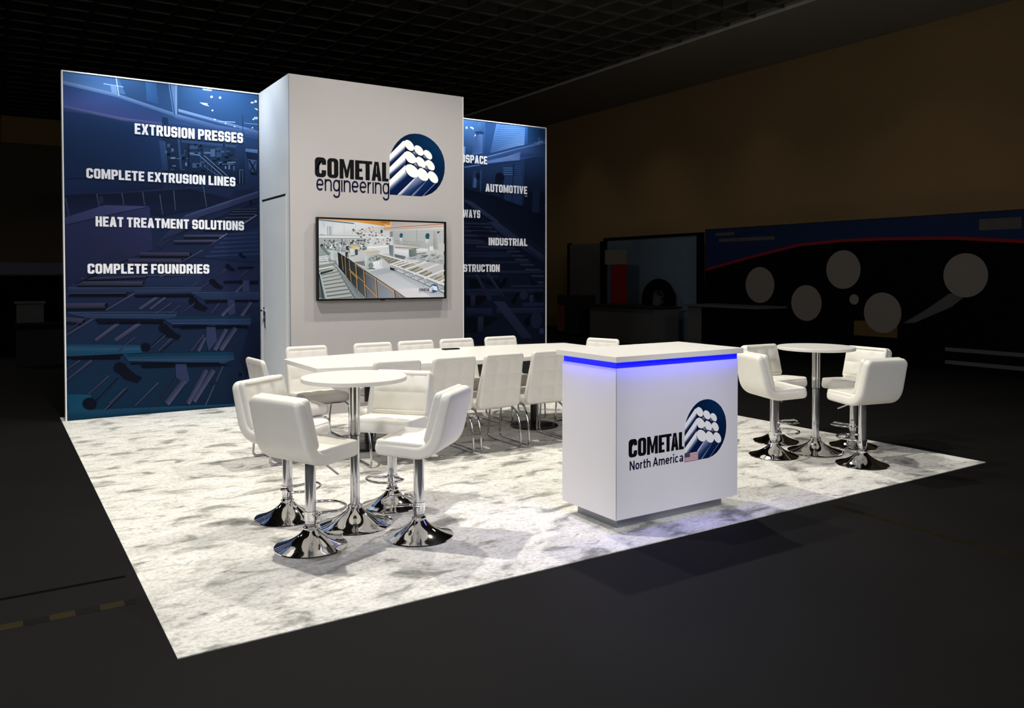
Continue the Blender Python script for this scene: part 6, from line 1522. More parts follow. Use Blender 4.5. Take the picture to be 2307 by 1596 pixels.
3.605,1.946 3.602,1.936 3.594,1.93 3.584,1.93 3.576,1.936 3.573,1.945 3.576,1.955 3.584,1.961 3.594,1.962 3.602,1.956|185a66
3.584,1.934 3.626,1.935 3.626,1.918 3.584,1.917|0a3c48
3.581,1.917 3.621,1.918 3.621,1.868 3.581,1.867|d0d4d4
3.6,1.896 3.615,1.897 3.615,1.816 3.599,1.815|b0b4b2
3.679,2.011 3.728,2.012 3.727,1.8 3.678,1.81|a8aaa8 b8bab8 9c9e9c 8c8e8c
3.728,2.007 3.771,2.008 3.734,1.98|2c3434
3.471,2.021 3.471,1.882 3.466,1.882 3.467,2.021|787e7e
3.74,1.877 3.821,1.867 3.821,1.78 3.752,1.784|c0c0bc
3.138,1.99 3.172,1.993 3.172,1.928 3.137,1.927|7c8486
3.743,1.351 3.74,1.336 3.732,1.322 3.72,1.311 3.704,1.304 3.686,1.302 3.669,1.305 3.654,1.312 3.641,1.323 3.633,1.337 3.631,1.353 3.634,1.368 3.642,1.382 3.654,1.393 3.67,1.4 3.687,1.402 3.704,1.399 3.72,1.392 3.732,1.381 3.74,1.367|2c5484
3.628,1.306 3.701,1.305 3.677,1.298 3.628,1.3|2c5484
3.625,1.35 3.668,1.384 3.674,1.377 3.631,1.344|f4f4f6
3.625,1.333 3.668,1.366 3.674,1.36 3.631,1.327|f4f4f6
3.625,1.316 3.667,1.349 3.674,1.342 3.631,1.309|f4f4f6
3.689,1.373 3.687,1.368 3.682,1.365 3.676,1.365 3.671,1.368 3.67,1.373 3.671,1.377 3.676,1.38 3.682,1.38 3.687,1.377|f8f8fa
3.707,1.369 3.705,1.364 3.701,1.361 3.695,1.361 3.69,1.365 3.688,1.369 3.69,1.374 3.695,1.377 3.701,1.377 3.705,1.374|f8f8fa
3.726,1.366 3.724,1.361 3.719,1.358 3.713,1.358 3.708,1.361 3.706,1.366 3.708,1.371 3.713,1.374 3.719,1.373 3.724,1.371|f8f8fa
3.693,1.356 3.691,1.351 3.686,1.349 3.68,1.349 3.675,1.352 3.673,1.356 3.675,1.361 3.68,1.364 3.686,1.364 3.691,1.361|f8f8fa
3.711,1.353 3.709,1.348 3.704,1.345 3.698,1.345 3.693,1.348 3.692,1.353 3.693,1.358 3.698,1.361 3.704,1.361 3.709,1.358|f8f8fa
3.729,1.349 3.728,1.345 3.723,1.342 3.716,1.342 3.712,1.345 3.71,1.349 3.712,1.354 3.717,1.357 3.723,1.357 3.728,1.354|f8f8fa
3.696,1.34 3.694,1.335 3.689,1.332 3.683,1.332 3.679,1.335 3.677,1.34 3.679,1.345 3.684,1.348 3.69,1.348 3.695,1.345|f8f8fa
3.715,1.336 3.713,1.332 3.708,1.329 3.702,1.329 3.697,1.332 3.695,1.337 3.697,1.341 3.702,1.344 3.708,1.344 3.713,1.341|f8f8fa
3.733,1.333 3.731,1.328 3.726,1.325 3.72,1.325 3.715,1.328 3.713,1.333 3.715,1.338 3.72,1.341 3.726,1.341 3.731,1.338|f8f8fa
3.628,1.32 3.665,1.319 3.664,1.304 3.628,1.305|d89aa4'''

# ------------------------------------------------------------------ the hall
M['hall_floor'] = mat('dark_concrete', rgb(15, 14, 13), 0.75, noise=0.25, scale=0.8, spec=0.1)
M['hall_wall'] = mat('brown_wall', rgb(128, 104, 70), 0.85, noise=0.05, scale=0.6, spec=0.1)
M['soffit'] = mat('dark_soffit', rgb(160, 155, 145), 0.85, spec=0.1)
M['ceiling'] = mat('black_ceiling', rgb(18, 17, 16), 0.9, spec=0.05)
M['grid'] = mat('dark_grid', rgb(100, 95, 88), 0.8, spec=0.1)
tag(obj('floor', boxes((-12, -9, -0.12, 13.6, 24, -0.005)), M['hall_floor']), kind='structure')
tag(obj('ceiling', boxes((-12, -9, 6.3, 10.8, 24, 6.45)), M['ceiling']), kind='structure')
gb = bmesh.new()
x = -11.7
while x < 10.7:
    box(gb, x-.03, -3, 6.0, x+.03, 24, 6.3); x += .6
y = -2.7
while y < 24:
    box(gb, -12, y-.03, 6.003, 10.7, y+.03, 6.297); y += .6
tag(obj('trim_1', gb, M['grid']), 'open square grid hanging under the dark hall ceiling', None, kind='structure')
tag(obj('trim_2', boxes((10.7, -9, 5.95, 13.4, 24, 6.45)), M['soffit']), 'plain dark soffit along the right side of the hall ceiling', None, kind='structure')
tag(obj('wall_right', boxes((13.4, -9, -0.12, 13.6, 24, 6.45)), M['hall_wall']), kind='structure')
tag(obj('wall_back', boxes((-12, 24, -0.12, 13.6, 24.2, 6.45)), mat('far_wall', rgb(84, 74, 58), 0.9, spec=0.1)), kind='structure')
tag(obj('wall_left', boxes((-12.2, -9, -0.12, -12, 24.2, 6.45)), M['hall_wall']), kind='structure')
# wall-wash lamps along the right wall, their scallops show on it
for y in (2.2, 4.57, 8.35, 11.41, 14.3, 17.5):
    spot('scallop_lamp', (11.9, y, 5.8), (13.4, y, 2.4), 9.0, 66, 1.0, 0.12, (1.0, 0.82, 0.55))

# ------------------------------------------------------------------ carpet and floor marks
def zc(): return None
tag(obj('carpet', boxes((0, 0, -0.005, 6.096, 6.40, 0.0)), M['carpet']), 'pale grey and cream mottled carpet covering the whole exhibition stand', 'carpet')
M['tape'] = mat('yellow_tape', rgb(27, 23, 11), 0.9, spec=0.03, noise=0.3, scale=9)
M['tape_dark'] = mat('dark_joint', rgb(5, 5, 5), 0.9, spec=0.03)
def stripes(name, a, b, period):
    m = mat(name, a, 0.75, spec=0.1); nt = m.node_tree; bs = nt.nodes['Principled BSDF']
    tc = nt.nodes.new('ShaderNodeTexCoord'); sx = nt.nodes.new('ShaderNodeSeparateXYZ'); nt.links.new(tc.outputs['Object'], sx.inputs[0])
    m1 = nt.nodes.new('ShaderNodeMath'); m1.operation = 'DIVIDE'; m1.inputs[1].default_value = period; nt.links.new(sx.outputs['X'], m1.inputs[0])
    m2 = nt.nodes.new('ShaderNodeMath'); m2.operation = 'FRACT'; nt.links.new(m1.outputs[0], m2.inputs[0])
    m3 = nt.nodes.new('ShaderNodeMath'); m3.operation = 'GREATER_THAN'; m3.inputs[1].default_value = .5; nt.links.new(m2.outputs[0], m3.inputs[0])
    mx = nt.nodes.new('ShaderNodeMixRGB'); mx.inputs['Color1'].default_value = a; mx.inputs['Color2'].default_value = b
    nt.links.new(m3.outputs[0], mx.inputs['Fac']); nt.links.new(mx.outputs[0], bs.inputs['Base Color']); return m
tag(obj('floor_tape', boxes((-3.6, .68, -0.0049, -.05, .75, -0.0042)), stripes('hazard_stripes', rgb(36, 29, 10), rgb(6, 6, 6), .2)), 'yellow and black striped tape on dark floor left of the carpet', 'floor tape')
tag(obj('floor_joint', boxes((-4, 1.06, -0.0049, -0.05, 1.09, -0.0042)), M['tape_dark']), 'thin dark joint in the hall floor behind the striped tape', 'floor joint')
tag(obj('floor_tape', boxes((3.99, -3.2, -0.0049, 4.05, -0.10, -0.0042)), M['tape']), 'faint yellow tape line on dark floor in front of the carpet', 'floor tape')

# ------------------------------------------------------------------ graphic walls
WY, HW = 6.1226, 3.6086
PW = lambda a, b, l: (a, WY - l, b)
def graphic_wall(x0, x1, data, words, label, left_end):
    t = thing('display_wall', label, 'display wall', ((x0 + x1)/2, WY + .05, 0))
    def P(name, bm, m, par=t):
        o = obj(name, bm, m, par); o.matrix_parent_inverse = Matrix.Translation(-Vector(t.location)); return o
    P('panel', boxes((x0 + .004, WY + .004, 0, x1 - .004, WY + .10, HW - .004)), M['panel_white'])
    e = .013; b = []
    b.append((x0, WY - .0095, HW - e, x1, WY + .105, HW))
    b.append((x0, WY - .0095, .0, x0 + e, WY + .105, HW - e) if left_end else (x1 - e, WY - .0095, 0, x1, WY + .105, HW - e))
    P('edge_frame', boxes(*b), M['white_trim'])
    bk = boxes((x0 + (e if left_end else 0), WY + .0006, .0, x1 - (0 if left_end else e), WY + .004, HW - e))
    P('backing', bk, M['gap'])
    g = art('printed_graphic', data, PW, M['print'], t, step=2.4e-5,
            xf=lambda a, b: (min(max(a, x0 + .001 + (e if left_end else 0)), x1 - .001 - (0 if left_end else e)), min(max(b, .002), HW - e)))
    g.matrix_parent_inverse = Matrix.Translation(-Vector(t.location))
    for (txt, a, b_, z0, h) in words:
        o = flat('lettering', word(txt, a, b_, z0, h), PW, M['ink_white'], g, .0092)
        o['label'] = 'white printed words'
    # sub-parts sit in world coordinates under the graphic
    return t
graphic_wall(.0334, 2.0334, ART_LEFT, [('EXTRUSION PRESSES', .715, 1.85, 3.018, .115), ('COMPLETE EXTRUSION LINES', .25, 1.761, 2.518, .104),
    ('HEAT TREATMENT SOLUTIONS', .331, 1.853, 2.019, .105), ('COMPLETE FOUNDRIES', .251, 1.467, 1.523, .105)],
    'dark blue graphic wall left of the tower listing presses and foundries', True)
graphic_wall(4.1168, 6.1053, ART_RIGHT, [('AEROSPACE', 4.50, 5.115, 3.012, .109), ('AUTOMOTIVE', 5.086, 5.772, 2.642, .108), ('RAILWAYS', 4.53, 5.002, 2.276, .108),
    ('INDUSTRIAL', 5.135, 5.772, 1.91, .105), ('CONSTRUCTION', 4.53, 5.313, 1.546, .103)],
    'dark blue graphic wall right of the tower listing industries such as automotive', False)

# ------------------------------------------------------------------ tower
TX0, TX1, TY = 2.0334, 4.1168, 5.0083
tw = thing('display_tower', 'tall grey tower with company logo above a wall television', 'display tower', (0, 0, 0))
obj('front_panel', boxes((TX0 + .006, TY, 0, TX1 - .006, TY + .03, HW)), M['panel_grey'], tw)
obj('side_panel', boxes((TX0, TY + .004, 0, TX0 + .03, 5.10, HW), (TX0, 6.046, 0, TX0 + .03, WY - .008, HW), (TX0, 5.10, 2.372, TX0 + .03, 6.046, HW)), M['panel_white'], tw)['label'] = 'white left side panel'
obj('side_panel', boxes((TX1 - .03, TY + .004, 0, TX1, WY - .008, HW)), M['panel_white'], tw)
obj('roof_panel', boxes((TX0 + .03, TY + .03, HW - .03, TX1 - .03, WY - .008, HW - .004)), M['panel_white'], tw)
obj('corner_trim', boxes((TX0 - .003, TY - .003, 0, TX0 + .006, TY + .004, HW)), M['alu'], tw)
obj('corner_trim', boxes((TX1 - .006, TY - .002, 0, TX1 + .003, TY + .004, HW)), M['white_trim'], tw)
obj('door_frame', boxes((TX0 + .012, 5.10, 0, TX0 + .03, 5.14, 2.372), (TX0 + .012, 6.02, 0, TX0 + .03, 6.046, 2.372), (TX0 + .012, 5.10, 2.352, TX0 + .03, 6.046, 2.372)), M['gap'], tw)
dr = obj('door', boxes((TX0 + .002, 5.146, .01, TX0 + .028, 6.014, 2.345)), M['panel_white'], tw); dr['label'] = 'white storage door'
obj('door_edge', boxes((TX0 - .001, 5.102, 0, TX0 + .012, 5.136, 2.366)), M['white_trim'], tw)
hb = bmesh.new(); tube(hb, round_path([(TX0, 5.955, 1.105), (TX0 - .05, 5.955, 1.105), (TX0 - .05, 5.845, 1.10)], .02), .009)
box(hb, TX0 - .008, 5.935, .97, TX0 + .003, 5.975, 1.14, bev=.003)
obj('handle', hb, M['steel'], dr)['label'] = 'steel lever handle'
hb = bmesh.new(); box(hb, TX0 - .01, 5.895, .90, TX0 + .003, 5.925, 1.09, bev=.003); obj('pull_plate', hb, M['steel'], dr)
hb = bmesh.new(); lathe(hb, [(0, 0), (.012, 0), (.012, .02), (0, .02)], 12); hb.transform(Matrix.Translation((TX0 - .012, 5.955, 1.02)) @ Matrix.Rotation(PI/2, 4, 'Y')); obj('lock', hb, M['chrome'], dr)
PT = lambda a, b, l: (a, TY - l - .0004, b)
em = art('logo_emblem', ART_EMBLEM, PT, M['vinyl'], tw)
flat('logo_lettering', word('COMETAL', 2.310, 3.157, 2.551, .211, **IMPACT), PT, M['ink_black'], tw, .0008)
q, wt = thin('engineering', .108, .66)
flat('logo_lettering', fit(q, wt, 2.325, 3.165, 2.407, .195), PT, M['ink_navy'], tw, .0008)

# ------------------------------------------------------------------ television
tv = thing('television', 'large wall television showing a factory hall, mounted on the grey tower', 'television', (3.057, 4.95, 1.676))
TI = Matrix.Translation(-Vector(tv.location))
def tvp(o): o.parent = tv; o.matrix_parent_inverse = TI; return o
x0, x1, z0, z1 = 2.3022, 3.8450, 1.2313, 2.1209
YF = TY - .078
bz = bmesh.new(); bw = .0185
box(bz, x0, YF - .004, z0, x0 + bw, YF + .05, z1, bev=.003); box(bz, x1 - bw, YF - .004, z0, x1, YF + .05, z1, bev=.003)
box(bz, x0 + bw, YF - .004, z0, x1 - bw, YF + .05, z0 + bw, bev=.003); box(bz, x0 + bw, YF - .004, z1 - bw, x1 - bw, YF + .05, z1, bev=.003)
tvp(obj('bezel', bz, M['black']))
tvp(obj('back_case', boxes((x0 + .02, YF + .022, z0 + .02, x1 - .02, YF + .06, z1 - .02), bev=.006), M['black']))
tvp(obj('wall_bracket', boxes((2.85, YF + .0595, 1.5, 3.25, TY - .0005, 1.86), bev=.003), M['black_metal']))
PS = lambda a, b, l: (a, YF + .0145 - l, b)
s_ = art('screen', ART_TV, PS, M['screen'], None, step=2e-5,
         xf=lambda a, b: (min(max(a, x0 + bw - .002), x1 - bw + .002), min(max(b, z0 + bw - .002), z1 - bw + .002)))
tvp(s_)
for polys, nm in ((word('COMETAL', 3.494, 3.626, 1.3205, .031, **IMPACT), 'screen_lettering'),
                  (fit(*thin('North AmerIca', .12, .70), 3.494, 3.618, 1.3045, .013), 'screen_lettering')):
    o = flat(nm, polys, PS, emis('navy_on_screen', rgb(24, 40, 84), .8), None, .0134); o.parent = s_
    o.matrix_parent_inverse = Matrix()
tvp(obj('sensor', boxes((3.03, YF - .003, z0 - .008, 3.075, YF + .02, z0 + .002), bev=.002), M['black']))

# ------------------------------------------------------------------ reception counter
BX0, BX1, BY0, BY1 = 2.427, 3.448, .2216, .7432
ct = thing('reception_counter', 'white reception counter with blue light strip and company logo', 'counter', ((BX0+BX1)/2, (BY0+BY1)/2, 0))
CI = Matrix.Translation(-Vector(ct.location))
def cp(o): o.parent = ct; o.matrix_parent_inverse = CI; return o
cp(obj('body', boxes((BX0, BY0, .08, BX1, BY1, .965), (BX0 + .012, BY0 + .012, .965, BX1 - .012, BY1 - .012, 1.003)), M['counter']))
cp(obj('front_seam', boxes((BX0 + .0005, BY0 - .0006, .08, BX0 + .0035, BY0 + .002, .965)), M['alu']))
cp(obj('countertop', boxes((2.402, .192, 1.003, 3.468, .776, 1.037), bev=.002), M['laminate']))
cp(obj('plinth', boxes((BX0 + .085, BY0 + .09, 0, BX1 - .05, BY1 - .05, .08)), M['alu'])) ['label'] = 'grey metal plinth'
led = bmesh.new()
for b in ((BX0 + .004, BY0 + .004, .967, BX1 - .004, BY0 + .012, 1.0), (BX0 + .004, BY0 + .012, .967, BX0 + .012, BY1 - .012, 1.0)): box(led, *b)
cp(obj('light_strip', led, M['led']))['label'] = 'glowing blue light strip'
PC = lambda a, b, l: (a, BY0 - l - .0004, b)
ex0, ex1, ez0, ez1 = 3.1699, 3.8704, 2.4066, 3.1181
cp(art('logo_emblem', ART_EMBLEM, PC, M['vinyl'], None, xf=lambda a, b: (2.9745 + (a - ex0)/(ex1 - ex0)*.3687, .3537 + (b - ez0)/(ez1 - ez0)*.3723)))
cp(flat('logo_lettering', word('COMETAL', 2.5227, 2.9665, .4365, .107, **IMPACT), PC, M['ink_black'], None, .0012))
q, wt = thin('North AmerIca', .158, .72)
cp(flat('logo_lettering', fit(q, wt, 2.531, 2.962, .3605, .0545), PC, M['ink_navy'], None, .0012))
fl = []
for k in range(13):
    z0_ = .354 + .0543*k/13; fl.append(' '.join('%.4f,%.4f' % q for q in ((2.975, z0_), (3.0895, z0_), (3.0895, z0_ + .0543/13), (2.975, z0_ + .0543/13))) + '|' + ('8a3440' if k % 2 == 0 else 'ece6ea'))
fl.append('2.975,.3832 3.0188,.3832 3.0188,.4083 2.975,.4083|3a3a50')
for r in range(4):
    for c_ in range(5):
        a = 2.979 + c_*.0085; b = .3862 + r*.0055; fl.append('%.4f,%.4f %.4f,%.4f %.4f,%.4f %.4f,%.4f|b8b8c4' % (a-.0012, b, a, b-.0012, a+.0012, b, a, b+.0012))
cp(art('flag', '\n'.join(fl), lambda a, b, l: (a, BY0 - .002 - l, b), M['vinyl'], None))['label'] = 'small striped flag'

for nm, b in (('light_tape', (BX0 - .012, BY0 - .016, 1.0022, BX1 + .004, BY0 - .004, 1.0032)), ('light_tape', (BX0 - .016, BY0 - .004, 1.0022, BX0 - .004, BY1, 1.0032))):
    cp(obj(nm, boxes(b), M['led_down']))

# ------------------------------------------------------------------ bar stools
def make_stool():
    t = thing('bar_stool', 's', 'bar stool', (0, 0, 0), 0, 'white bar stools')
    bm = bmesh.new()
    shell = [(.150, .540), (-.155, .520), (-.225, .815)]
    loft(bm, shell, lambda s: .405 + .012*math.sin(PI*s), lambda s: .082 - .012*s, .024, n_path=40, bend=.11, corner=.045)
    obj('seat_shell', bm, M['leather'], t, 60)
    bm = bmesh.new()
    loft(bm, [(.150, .566), (.02, .562), (-.085, .556)], .402, .05, .012, n_path=34, bend=.05, quilt=(3, 2, .012), dome=.010, corner=.036)
    obj('seat_cushion', bm, M['leather'], t, 60)
    bm = bmesh.new()
    loft(bm, [(-.128, .605), (-.150, .69), (-.187, .834)], .400, .045, .012, n_path=34, bend=.05, quilt=(3, 2, .013), corner=.030)
    obj('back_cushion', bm, M['leather'], t, 60)
    bm = bmesh.new(); lathe(bm, [(.026, .13), (.0305, .13), (.0305, .49), (.026, .49)], 32); obj('pole', bm, M['satin'], t, 40)
    bm = bmesh.new(); lathe(bm, [(.025, .06), (.025, .132)], 32); obj('gas_lift', bm, M['satin'], t, 40)
    bm = bmesh.new(); lathe(bm, [(.027, .127), (.0315, .1275), (.0315, .131), (.027, .1315)], 32); obj('collar_ring', bm, M['black'], t, 40)
    bm = bmesh.new()
    lathe(bm, [(.195, 0), (.2, .002), (.1985, .008), (.185, .0125), (.16, .02), (.13, .031), (.1, .046), (.075, .062), (.055, .079), (.042, .094), (.036, .1), (.041, .103), (.0415, .11), (.036, .114), (.033, .118), (.028, .12)], 64)
    obj('base', bm, M['chrome'], t, 50)
    bm = bmesh.new(); zf = .20
    pts = [(-.036, -.02, zf - .02), (-.036, .03, zf - .012)] + [(-.125*math.cos(a), .10 + .115*math.sin(a), zf) for a in [PI*k/14 for k in range(0, 15)]] + [(.036, .03, zf - .012), (.036, -.02, zf - .02)]
    tube(bm, round_path(pts, .03, 3), .0085, 10)
    lathe(bm, [(.0315, zf - .05), (.036, zf - .05), (.036, zf + .0), (.0315, zf + .0)], 24)
    obj('footrest', bm, M['chrome'], t, 50)
    bm = bmesh.new(); tube(bm, [(.02, .0, .485), (.10, .02, .47), (.19, .03, .425)], .006, 8); obj('lever', bm, M['chrome'], t, 50)
    bm = bmesh.new(); lathe(bm, [(.03, .478), (.06, .49), (.06, .50), (0, .50)], 24); obj('mount_plate', bm, M['steel'], t)
    return t
st = [((.876, .990), 22, 'white bar stool nearest the camera, its back turned, by the left round table'),
      ((.936, 1.596), -54, 'white bar stool left of the left round table, partly behind the nearest stool'),
      ((1.596, 1.491), 221, 'white bar stool facing the camera behind the left round table'),
      ((1.462, .827), 132, 'white bar stool right of the left round table, seen from the side'),
      ((4.860, 1.084), -20, 'white bar stool beside the counter, at front left of right round table'),
      ((5.342, 1.452), -93, 'white bar stool at the back left of the right round table, half behind another stool'),
      ((5.756, .957), 178, 'white bar stool at back right of the right round table'),
      ((5.191, .493), 78, 'white bar stool at front right of right round table, rearmost corner of carpet')]
st[-1] = (st[-1][0], st[-1][1], 'white bar stool at front right of right round table, its back to the camera')
stool = make_stool()
for i, ((x, y), a, lb) in enumerate(st):
    rz = math.radians(a - 90)
    if i == 0: stool.location = (x, y, 0); stool.rotation_euler = (0, 0, rz); stool['label'] = lb
    else:
        k = dup(stool, (x, y, 0), rz, lb)
        for c in k.children:                        # each lever points another way
            if c.name.startswith('lever'): c.rotation_euler.z = math.radians((0, 150, 170, 15, 120, 200, 160, 110)[i])

# ------------------------------------------------------------------ cocktail tables
def make_cocktail():
    t = thing('cocktail_table', 't', 'table', (0, 0, 0), 0, 'round cocktail tables')
    bm = bmesh.new(); lathe(bm, [(0, .872), (.312, .872), (.315, .875), (.315, .895), (.312, .898), (0, .898)], 72); obj('tabletop', bm, M['laminate'], t, 40)
    bm = bmesh.new(); lathe(bm, [(.0285, .08), (.0285, .55)], 32); obj('pole', bm, M['satin'], t, 40)
    bm = bmesh.new(); lathe(bm, [(.028, .545), (.032, .545), (.032, .87), (.028, .87)], 32); obj('pole_sleeve', bm, M['satin'], t, 40)
    bm = bmesh.new(); lathe(bm, [(.029, .541), (.033, .5415), (.033, .5445), (.029, .545)], 32); obj('collar_ring', bm, M['black'], t, 40)
    bm = bmesh.new(); lathe(bm, [(0, .862), (.10, .862), (.10, .872), (0, .872)], 32); obj('mount_plate', bm, M['black_metal'], t, 40)
    bm = bmesh.new()
    lathe(bm, [(.223, 0), (.228, .002), (.2265, .008), (.215, .0125), (.185, .02), (.15, .031), (.115, .046), (.085, .063), (.06, .082), (.045, .098), (.038, .105), (.044, .108), (.0445, .117), (.038, .121), (.033, .125)], 72)
    obj('base', bm, M['chrome'], t, 50)
    return t
ck = make_cocktail(); ck.location = (1.237, 1.24, 0); ck['label'] = 'round white cocktail table with chrome pedestal among the left stools'
dup(ck, (5.281, .991, 0), 0, 'round white cocktail table with chrome pedestal right of the counter')

# ------------------------------------------------------------------ conference table
tb = thing('conference_table', 'long white boat-shaped conference table with black pedestals in front of tower', 'table', (3.08, 3.24, 0))
bm = bmesh.new(); L_, ze = 1.53, .77
pts = []
for sgn in (-1, 1):
    seg = []
    for k in range(25):
        u = -1 + 2*k/24; seg.append((u*L_, sgn*(.60 - .165*u*u)))
    pts += seg if sgn < 0 else seg[::-1]
pts = [(p.x, p.y) for p in round_path([(a, b, 0) for a, b in pts], .03, 4, closed=True)]
vb = [bm.verts.new((a, b, ze - .036)) for a, b in pts]; vt = [bm.verts.new((a, b, ze)) for a, b in pts]
n = len(pts)
bm.faces.new(vb); bm.faces.new(vt)
for k in range(n): bm.faces.new((vb[k], vb[(k+1) % n], vt[(k+1) % n], vt[k]))
obj('tabletop', bm, M['laminate'], tb, 30)
for dx in (-.90, .86):
    bm = bmesh.new(); lathe(bm, [(.037, .03), (.037, .725)], 32, (dx, .03, 0)); obj('column', bm, M['black_metal'], tb, 40)
    bm = bmesh.new(); lathe(bm, [(.238, 0), (.242, .004), (.238, .012), (.2, .022), (.1, .032), (.05, .04), (.038, .05)], 56, (dx, .03, 0)); obj('base', bm, M['black_metal'], tb, 50)
    bm = boxes((dx - .28, .02, .715, dx + .28, .08, .734), (dx - .03, -.2, .715, dx + .03, .3, .734)); obj('top_bracket', bm, M['black_metal'], tb)
pb = tag(obj('power_box', boxes((-.085, -.035, 0, .085, .035, .012), bev=.003), M['black']), 'flat black power box lying on the conference table', 'power box')
pb.location = (3.21, 3.66, .7702); pb.rotation_euler = (0, 0, math.radians(-6))

# ------------------------------------------------------------------ dining chairs
def make_chair():
    t = thing('dining_chair', 'c', 'chair', (0, 0, 0), 0, 'white chairs around the conference table')
    bm = bmesh.new()
    loft(bm, [(.205, .405), (.05, .402), (-.16, .392)], lambda s: .43 - .01*s, lambda s: .085, .03, n_path=36, bend=.05, quilt=(3, 3, .010), corner=.04, dome=.006)
    obj('seat', bm, M['chair_leather'], t, 60)
    bm = bmesh.new()
    loft(bm, [(-.197, .405), (-.222, .52), (-.291, .798)], lambda s: .425 - .02*s, lambda s: .085 - .043*min(1, s*1.15), .022, n_path=44, bend=.2, quilt=(3, 3, .008), back_quilt=(3, 3, .009), corner=.04)
    obj('backrest', bm, M['chair_leather'], t, 60)
    for s in (-1, 1):
        bm = bmesh.new(); xx = s*.205
        path = [(xx*.92, .19, .352), (xx, .235, .33), (xx, .27, .011), (xx, -.255, .011), (xx, -.243, .18), (xx, -.20, .30), (xx*.92, -.13, .352)]
        tube(bm, round_path(path, .045, 6, closed=True), .0095, 10, closed=True); obj('leg_loop', bm, M['tube'], t, 60)
    for yy in (.16, -.10):
        bm = bmesh.new(); tube(bm, [(-.19, yy, .352), (.19, yy, .352)], .0085, 8); obj('crossbar', bm, M['tube'], t, 60)
    return t
g_n, g_f = 'near row', 'far row'
ch = []
for x, a, lb in ((2.09, 88, 'white chair in the near row, first from the left, behind the left stools'),
                 (2.585, 91, 'white chair in the near row, second from the left, its back to the camera'),
                 (3.060, 92, 'white chair in the near row with fully visible back, second left of the counter'),
                 (3.575, 88, 'white chair in the near row, its right side cut by the counter'),
                 (4.03, 90, 'white chair in the near row hidden behind the counter except its legs')):
    ch.append(((x, 2.745), a, lb))
for x, a, lb in ((1.905, -89, 'white chair in the far row at the left end, below the tower door'),
                 (2.565, -91, 'white chair in the far row, second from the left, below the television'),
                 (3.040, -90, 'white chair in the far row, middle one, below the television right half'),
                 (3.515, -90, 'white chair in the far row behind the black power box'),
                 (4.060, -90, 'white chair in the far row at the right end before the blue wall')):
    ch.append(((x, 3.80), a, lb))
ch.append(((1.47, 3.20), 3, 'white chair at the left head of the conference table, seen from the side'))
ch.append(((4.53, 3.17), 197, 'white chair at the right head of the conference table, peeking above the counter'))
chair = make_chair()
for i, ((x, y), a, lb) in enumerate(ch):
    rz = math.radians(a - 90)
    if i == 0: chair.location = (x, y, 0); chair.rotation_euler = (0, 0, rz); chair['label'] = lb
    else: dup(chair, (x, y, 0), rz, lb)

# ------------------------------------------------------------------ neighbouring stands in the dark hall
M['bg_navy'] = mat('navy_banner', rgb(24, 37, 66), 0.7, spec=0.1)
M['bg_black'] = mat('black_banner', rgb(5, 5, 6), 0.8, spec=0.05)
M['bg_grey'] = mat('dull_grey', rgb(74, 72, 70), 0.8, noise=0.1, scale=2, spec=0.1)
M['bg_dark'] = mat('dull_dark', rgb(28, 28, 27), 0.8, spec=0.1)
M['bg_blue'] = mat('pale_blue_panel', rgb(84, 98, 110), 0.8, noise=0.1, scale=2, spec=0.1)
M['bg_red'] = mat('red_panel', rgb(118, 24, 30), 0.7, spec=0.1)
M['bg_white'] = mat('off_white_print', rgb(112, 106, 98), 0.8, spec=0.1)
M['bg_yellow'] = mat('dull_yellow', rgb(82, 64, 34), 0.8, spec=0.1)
XB = 12.0
eb = thing('exhibit_wall', 'long black exhibit wall with navy header and round pictures on the right', 'exhibit wall', (XB, 4.3, 0))
EI = Matrix.Translation(-Vector(eb.location))
def ep(o): o.parent = eb; o.matrix_parent_inverse = EI; return o
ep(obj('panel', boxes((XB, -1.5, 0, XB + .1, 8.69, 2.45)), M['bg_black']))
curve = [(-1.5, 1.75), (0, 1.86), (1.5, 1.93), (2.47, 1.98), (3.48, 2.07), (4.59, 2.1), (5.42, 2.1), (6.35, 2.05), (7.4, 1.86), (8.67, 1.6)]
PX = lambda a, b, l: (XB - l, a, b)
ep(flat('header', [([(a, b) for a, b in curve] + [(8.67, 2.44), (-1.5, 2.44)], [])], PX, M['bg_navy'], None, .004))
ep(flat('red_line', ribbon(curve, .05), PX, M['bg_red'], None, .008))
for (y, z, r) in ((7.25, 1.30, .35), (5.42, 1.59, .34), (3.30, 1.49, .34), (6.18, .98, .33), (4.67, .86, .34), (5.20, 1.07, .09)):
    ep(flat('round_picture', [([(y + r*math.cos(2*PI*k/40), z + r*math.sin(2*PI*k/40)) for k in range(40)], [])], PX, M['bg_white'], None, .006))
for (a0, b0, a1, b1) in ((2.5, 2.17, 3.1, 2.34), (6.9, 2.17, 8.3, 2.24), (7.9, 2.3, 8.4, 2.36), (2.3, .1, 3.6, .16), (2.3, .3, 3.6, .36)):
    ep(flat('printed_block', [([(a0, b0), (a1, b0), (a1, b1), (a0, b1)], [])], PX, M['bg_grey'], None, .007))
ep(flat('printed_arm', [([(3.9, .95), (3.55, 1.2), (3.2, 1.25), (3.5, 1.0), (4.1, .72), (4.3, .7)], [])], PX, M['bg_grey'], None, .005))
ep(flat('printed_block', [([(4.4, .45), (5.2, .45), (5.2, .7), (4.4, .75)], [])], PX, M['bg_yellow'], None, .005))
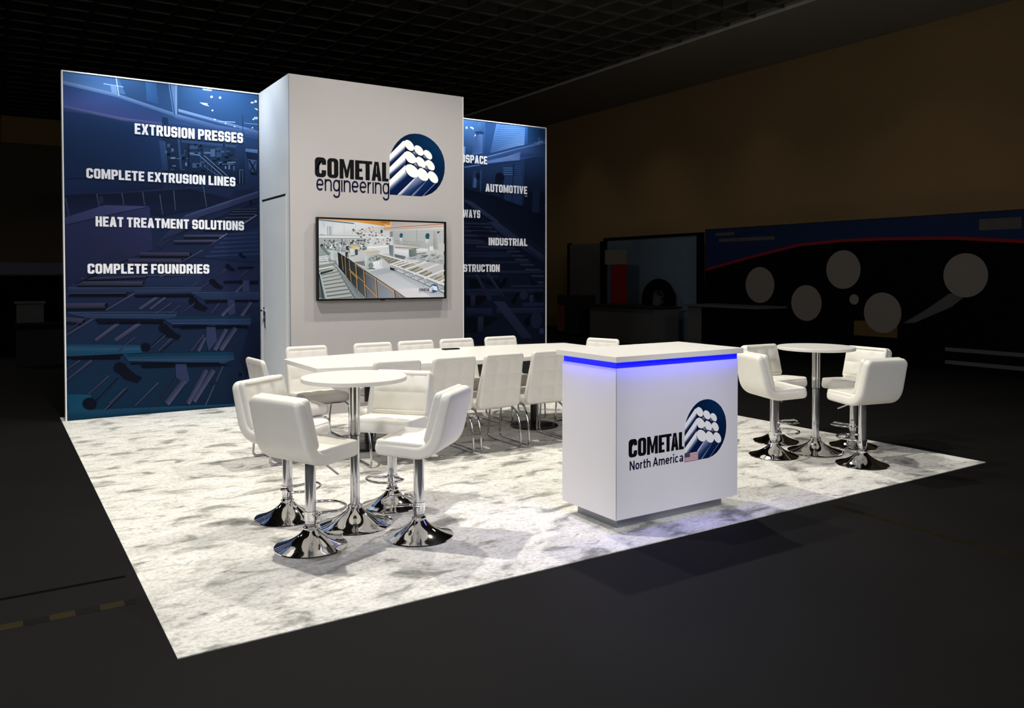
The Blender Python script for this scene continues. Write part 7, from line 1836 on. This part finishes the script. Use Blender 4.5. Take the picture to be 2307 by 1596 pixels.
# counters before the wall
def bgthing(name, label, cat, parts, loc):
    t = thing(name, label, cat, (loc[0], loc[1], loc[2] - (.005 if loc[2] < 1 else 0)))
    for nm, bm, m in parts:
        o = obj(nm, bm, m, t)
    return t
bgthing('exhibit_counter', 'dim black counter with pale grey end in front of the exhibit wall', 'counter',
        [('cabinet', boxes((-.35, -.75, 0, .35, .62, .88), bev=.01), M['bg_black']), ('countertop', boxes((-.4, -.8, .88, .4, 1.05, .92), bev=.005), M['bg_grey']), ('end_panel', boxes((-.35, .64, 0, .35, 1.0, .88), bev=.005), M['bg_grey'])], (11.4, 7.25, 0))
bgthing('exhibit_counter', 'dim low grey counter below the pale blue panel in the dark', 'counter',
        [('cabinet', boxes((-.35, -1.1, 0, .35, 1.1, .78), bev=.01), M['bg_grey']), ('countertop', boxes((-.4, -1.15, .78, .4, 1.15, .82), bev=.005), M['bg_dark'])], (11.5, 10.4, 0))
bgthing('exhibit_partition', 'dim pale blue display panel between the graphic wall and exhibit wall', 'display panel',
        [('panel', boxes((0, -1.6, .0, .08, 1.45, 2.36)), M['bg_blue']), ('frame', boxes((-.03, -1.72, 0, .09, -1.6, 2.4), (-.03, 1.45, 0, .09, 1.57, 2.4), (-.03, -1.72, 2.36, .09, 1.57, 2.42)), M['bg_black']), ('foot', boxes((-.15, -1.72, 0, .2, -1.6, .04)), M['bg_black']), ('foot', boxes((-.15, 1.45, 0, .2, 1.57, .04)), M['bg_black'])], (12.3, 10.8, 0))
bm = bmesh.new(); tube(bm, [(0, .38*math.cos(2*PI*k/32), .62 + .38*math.sin(2*PI*k/32)) for k in range(32)], .12, 12, closed=True)
wh = thing('tyre_exhibit', 'dark wheel on a stand in front of the pale blue panel', 'wheel', (12.05, 10.15, .295))
obj('tyre', bm, M['bg_black'], wh, 60)
bm = bmesh.new(); lathe(bm, [(0, -.05), (.12, -.05), (.12, .05), (0, .05)], 24); bm.transform(Matrix.Translation((0, 0, .62)) @ Matrix.Rotation(PI/2, 4, 'Y')); obj('hub', bm, M['bg_grey'], wh, 40)
bm = bmesh.new()
for k in range(5):
    a = 2*PI*k/5 + .3; tube(bm, [(0, .1*math.cos(a), .62 + .1*math.sin(a)), (0, .3*math.cos(a), .62 + .3*math.sin(a))], .035, 8)
obj('spokes', bm, M['bg_dark'], wh, 40)
obj('stand', boxes((-.1, -.2, -.30, .1, .2, .18), bev=.01), M['bg_dark'], wh)
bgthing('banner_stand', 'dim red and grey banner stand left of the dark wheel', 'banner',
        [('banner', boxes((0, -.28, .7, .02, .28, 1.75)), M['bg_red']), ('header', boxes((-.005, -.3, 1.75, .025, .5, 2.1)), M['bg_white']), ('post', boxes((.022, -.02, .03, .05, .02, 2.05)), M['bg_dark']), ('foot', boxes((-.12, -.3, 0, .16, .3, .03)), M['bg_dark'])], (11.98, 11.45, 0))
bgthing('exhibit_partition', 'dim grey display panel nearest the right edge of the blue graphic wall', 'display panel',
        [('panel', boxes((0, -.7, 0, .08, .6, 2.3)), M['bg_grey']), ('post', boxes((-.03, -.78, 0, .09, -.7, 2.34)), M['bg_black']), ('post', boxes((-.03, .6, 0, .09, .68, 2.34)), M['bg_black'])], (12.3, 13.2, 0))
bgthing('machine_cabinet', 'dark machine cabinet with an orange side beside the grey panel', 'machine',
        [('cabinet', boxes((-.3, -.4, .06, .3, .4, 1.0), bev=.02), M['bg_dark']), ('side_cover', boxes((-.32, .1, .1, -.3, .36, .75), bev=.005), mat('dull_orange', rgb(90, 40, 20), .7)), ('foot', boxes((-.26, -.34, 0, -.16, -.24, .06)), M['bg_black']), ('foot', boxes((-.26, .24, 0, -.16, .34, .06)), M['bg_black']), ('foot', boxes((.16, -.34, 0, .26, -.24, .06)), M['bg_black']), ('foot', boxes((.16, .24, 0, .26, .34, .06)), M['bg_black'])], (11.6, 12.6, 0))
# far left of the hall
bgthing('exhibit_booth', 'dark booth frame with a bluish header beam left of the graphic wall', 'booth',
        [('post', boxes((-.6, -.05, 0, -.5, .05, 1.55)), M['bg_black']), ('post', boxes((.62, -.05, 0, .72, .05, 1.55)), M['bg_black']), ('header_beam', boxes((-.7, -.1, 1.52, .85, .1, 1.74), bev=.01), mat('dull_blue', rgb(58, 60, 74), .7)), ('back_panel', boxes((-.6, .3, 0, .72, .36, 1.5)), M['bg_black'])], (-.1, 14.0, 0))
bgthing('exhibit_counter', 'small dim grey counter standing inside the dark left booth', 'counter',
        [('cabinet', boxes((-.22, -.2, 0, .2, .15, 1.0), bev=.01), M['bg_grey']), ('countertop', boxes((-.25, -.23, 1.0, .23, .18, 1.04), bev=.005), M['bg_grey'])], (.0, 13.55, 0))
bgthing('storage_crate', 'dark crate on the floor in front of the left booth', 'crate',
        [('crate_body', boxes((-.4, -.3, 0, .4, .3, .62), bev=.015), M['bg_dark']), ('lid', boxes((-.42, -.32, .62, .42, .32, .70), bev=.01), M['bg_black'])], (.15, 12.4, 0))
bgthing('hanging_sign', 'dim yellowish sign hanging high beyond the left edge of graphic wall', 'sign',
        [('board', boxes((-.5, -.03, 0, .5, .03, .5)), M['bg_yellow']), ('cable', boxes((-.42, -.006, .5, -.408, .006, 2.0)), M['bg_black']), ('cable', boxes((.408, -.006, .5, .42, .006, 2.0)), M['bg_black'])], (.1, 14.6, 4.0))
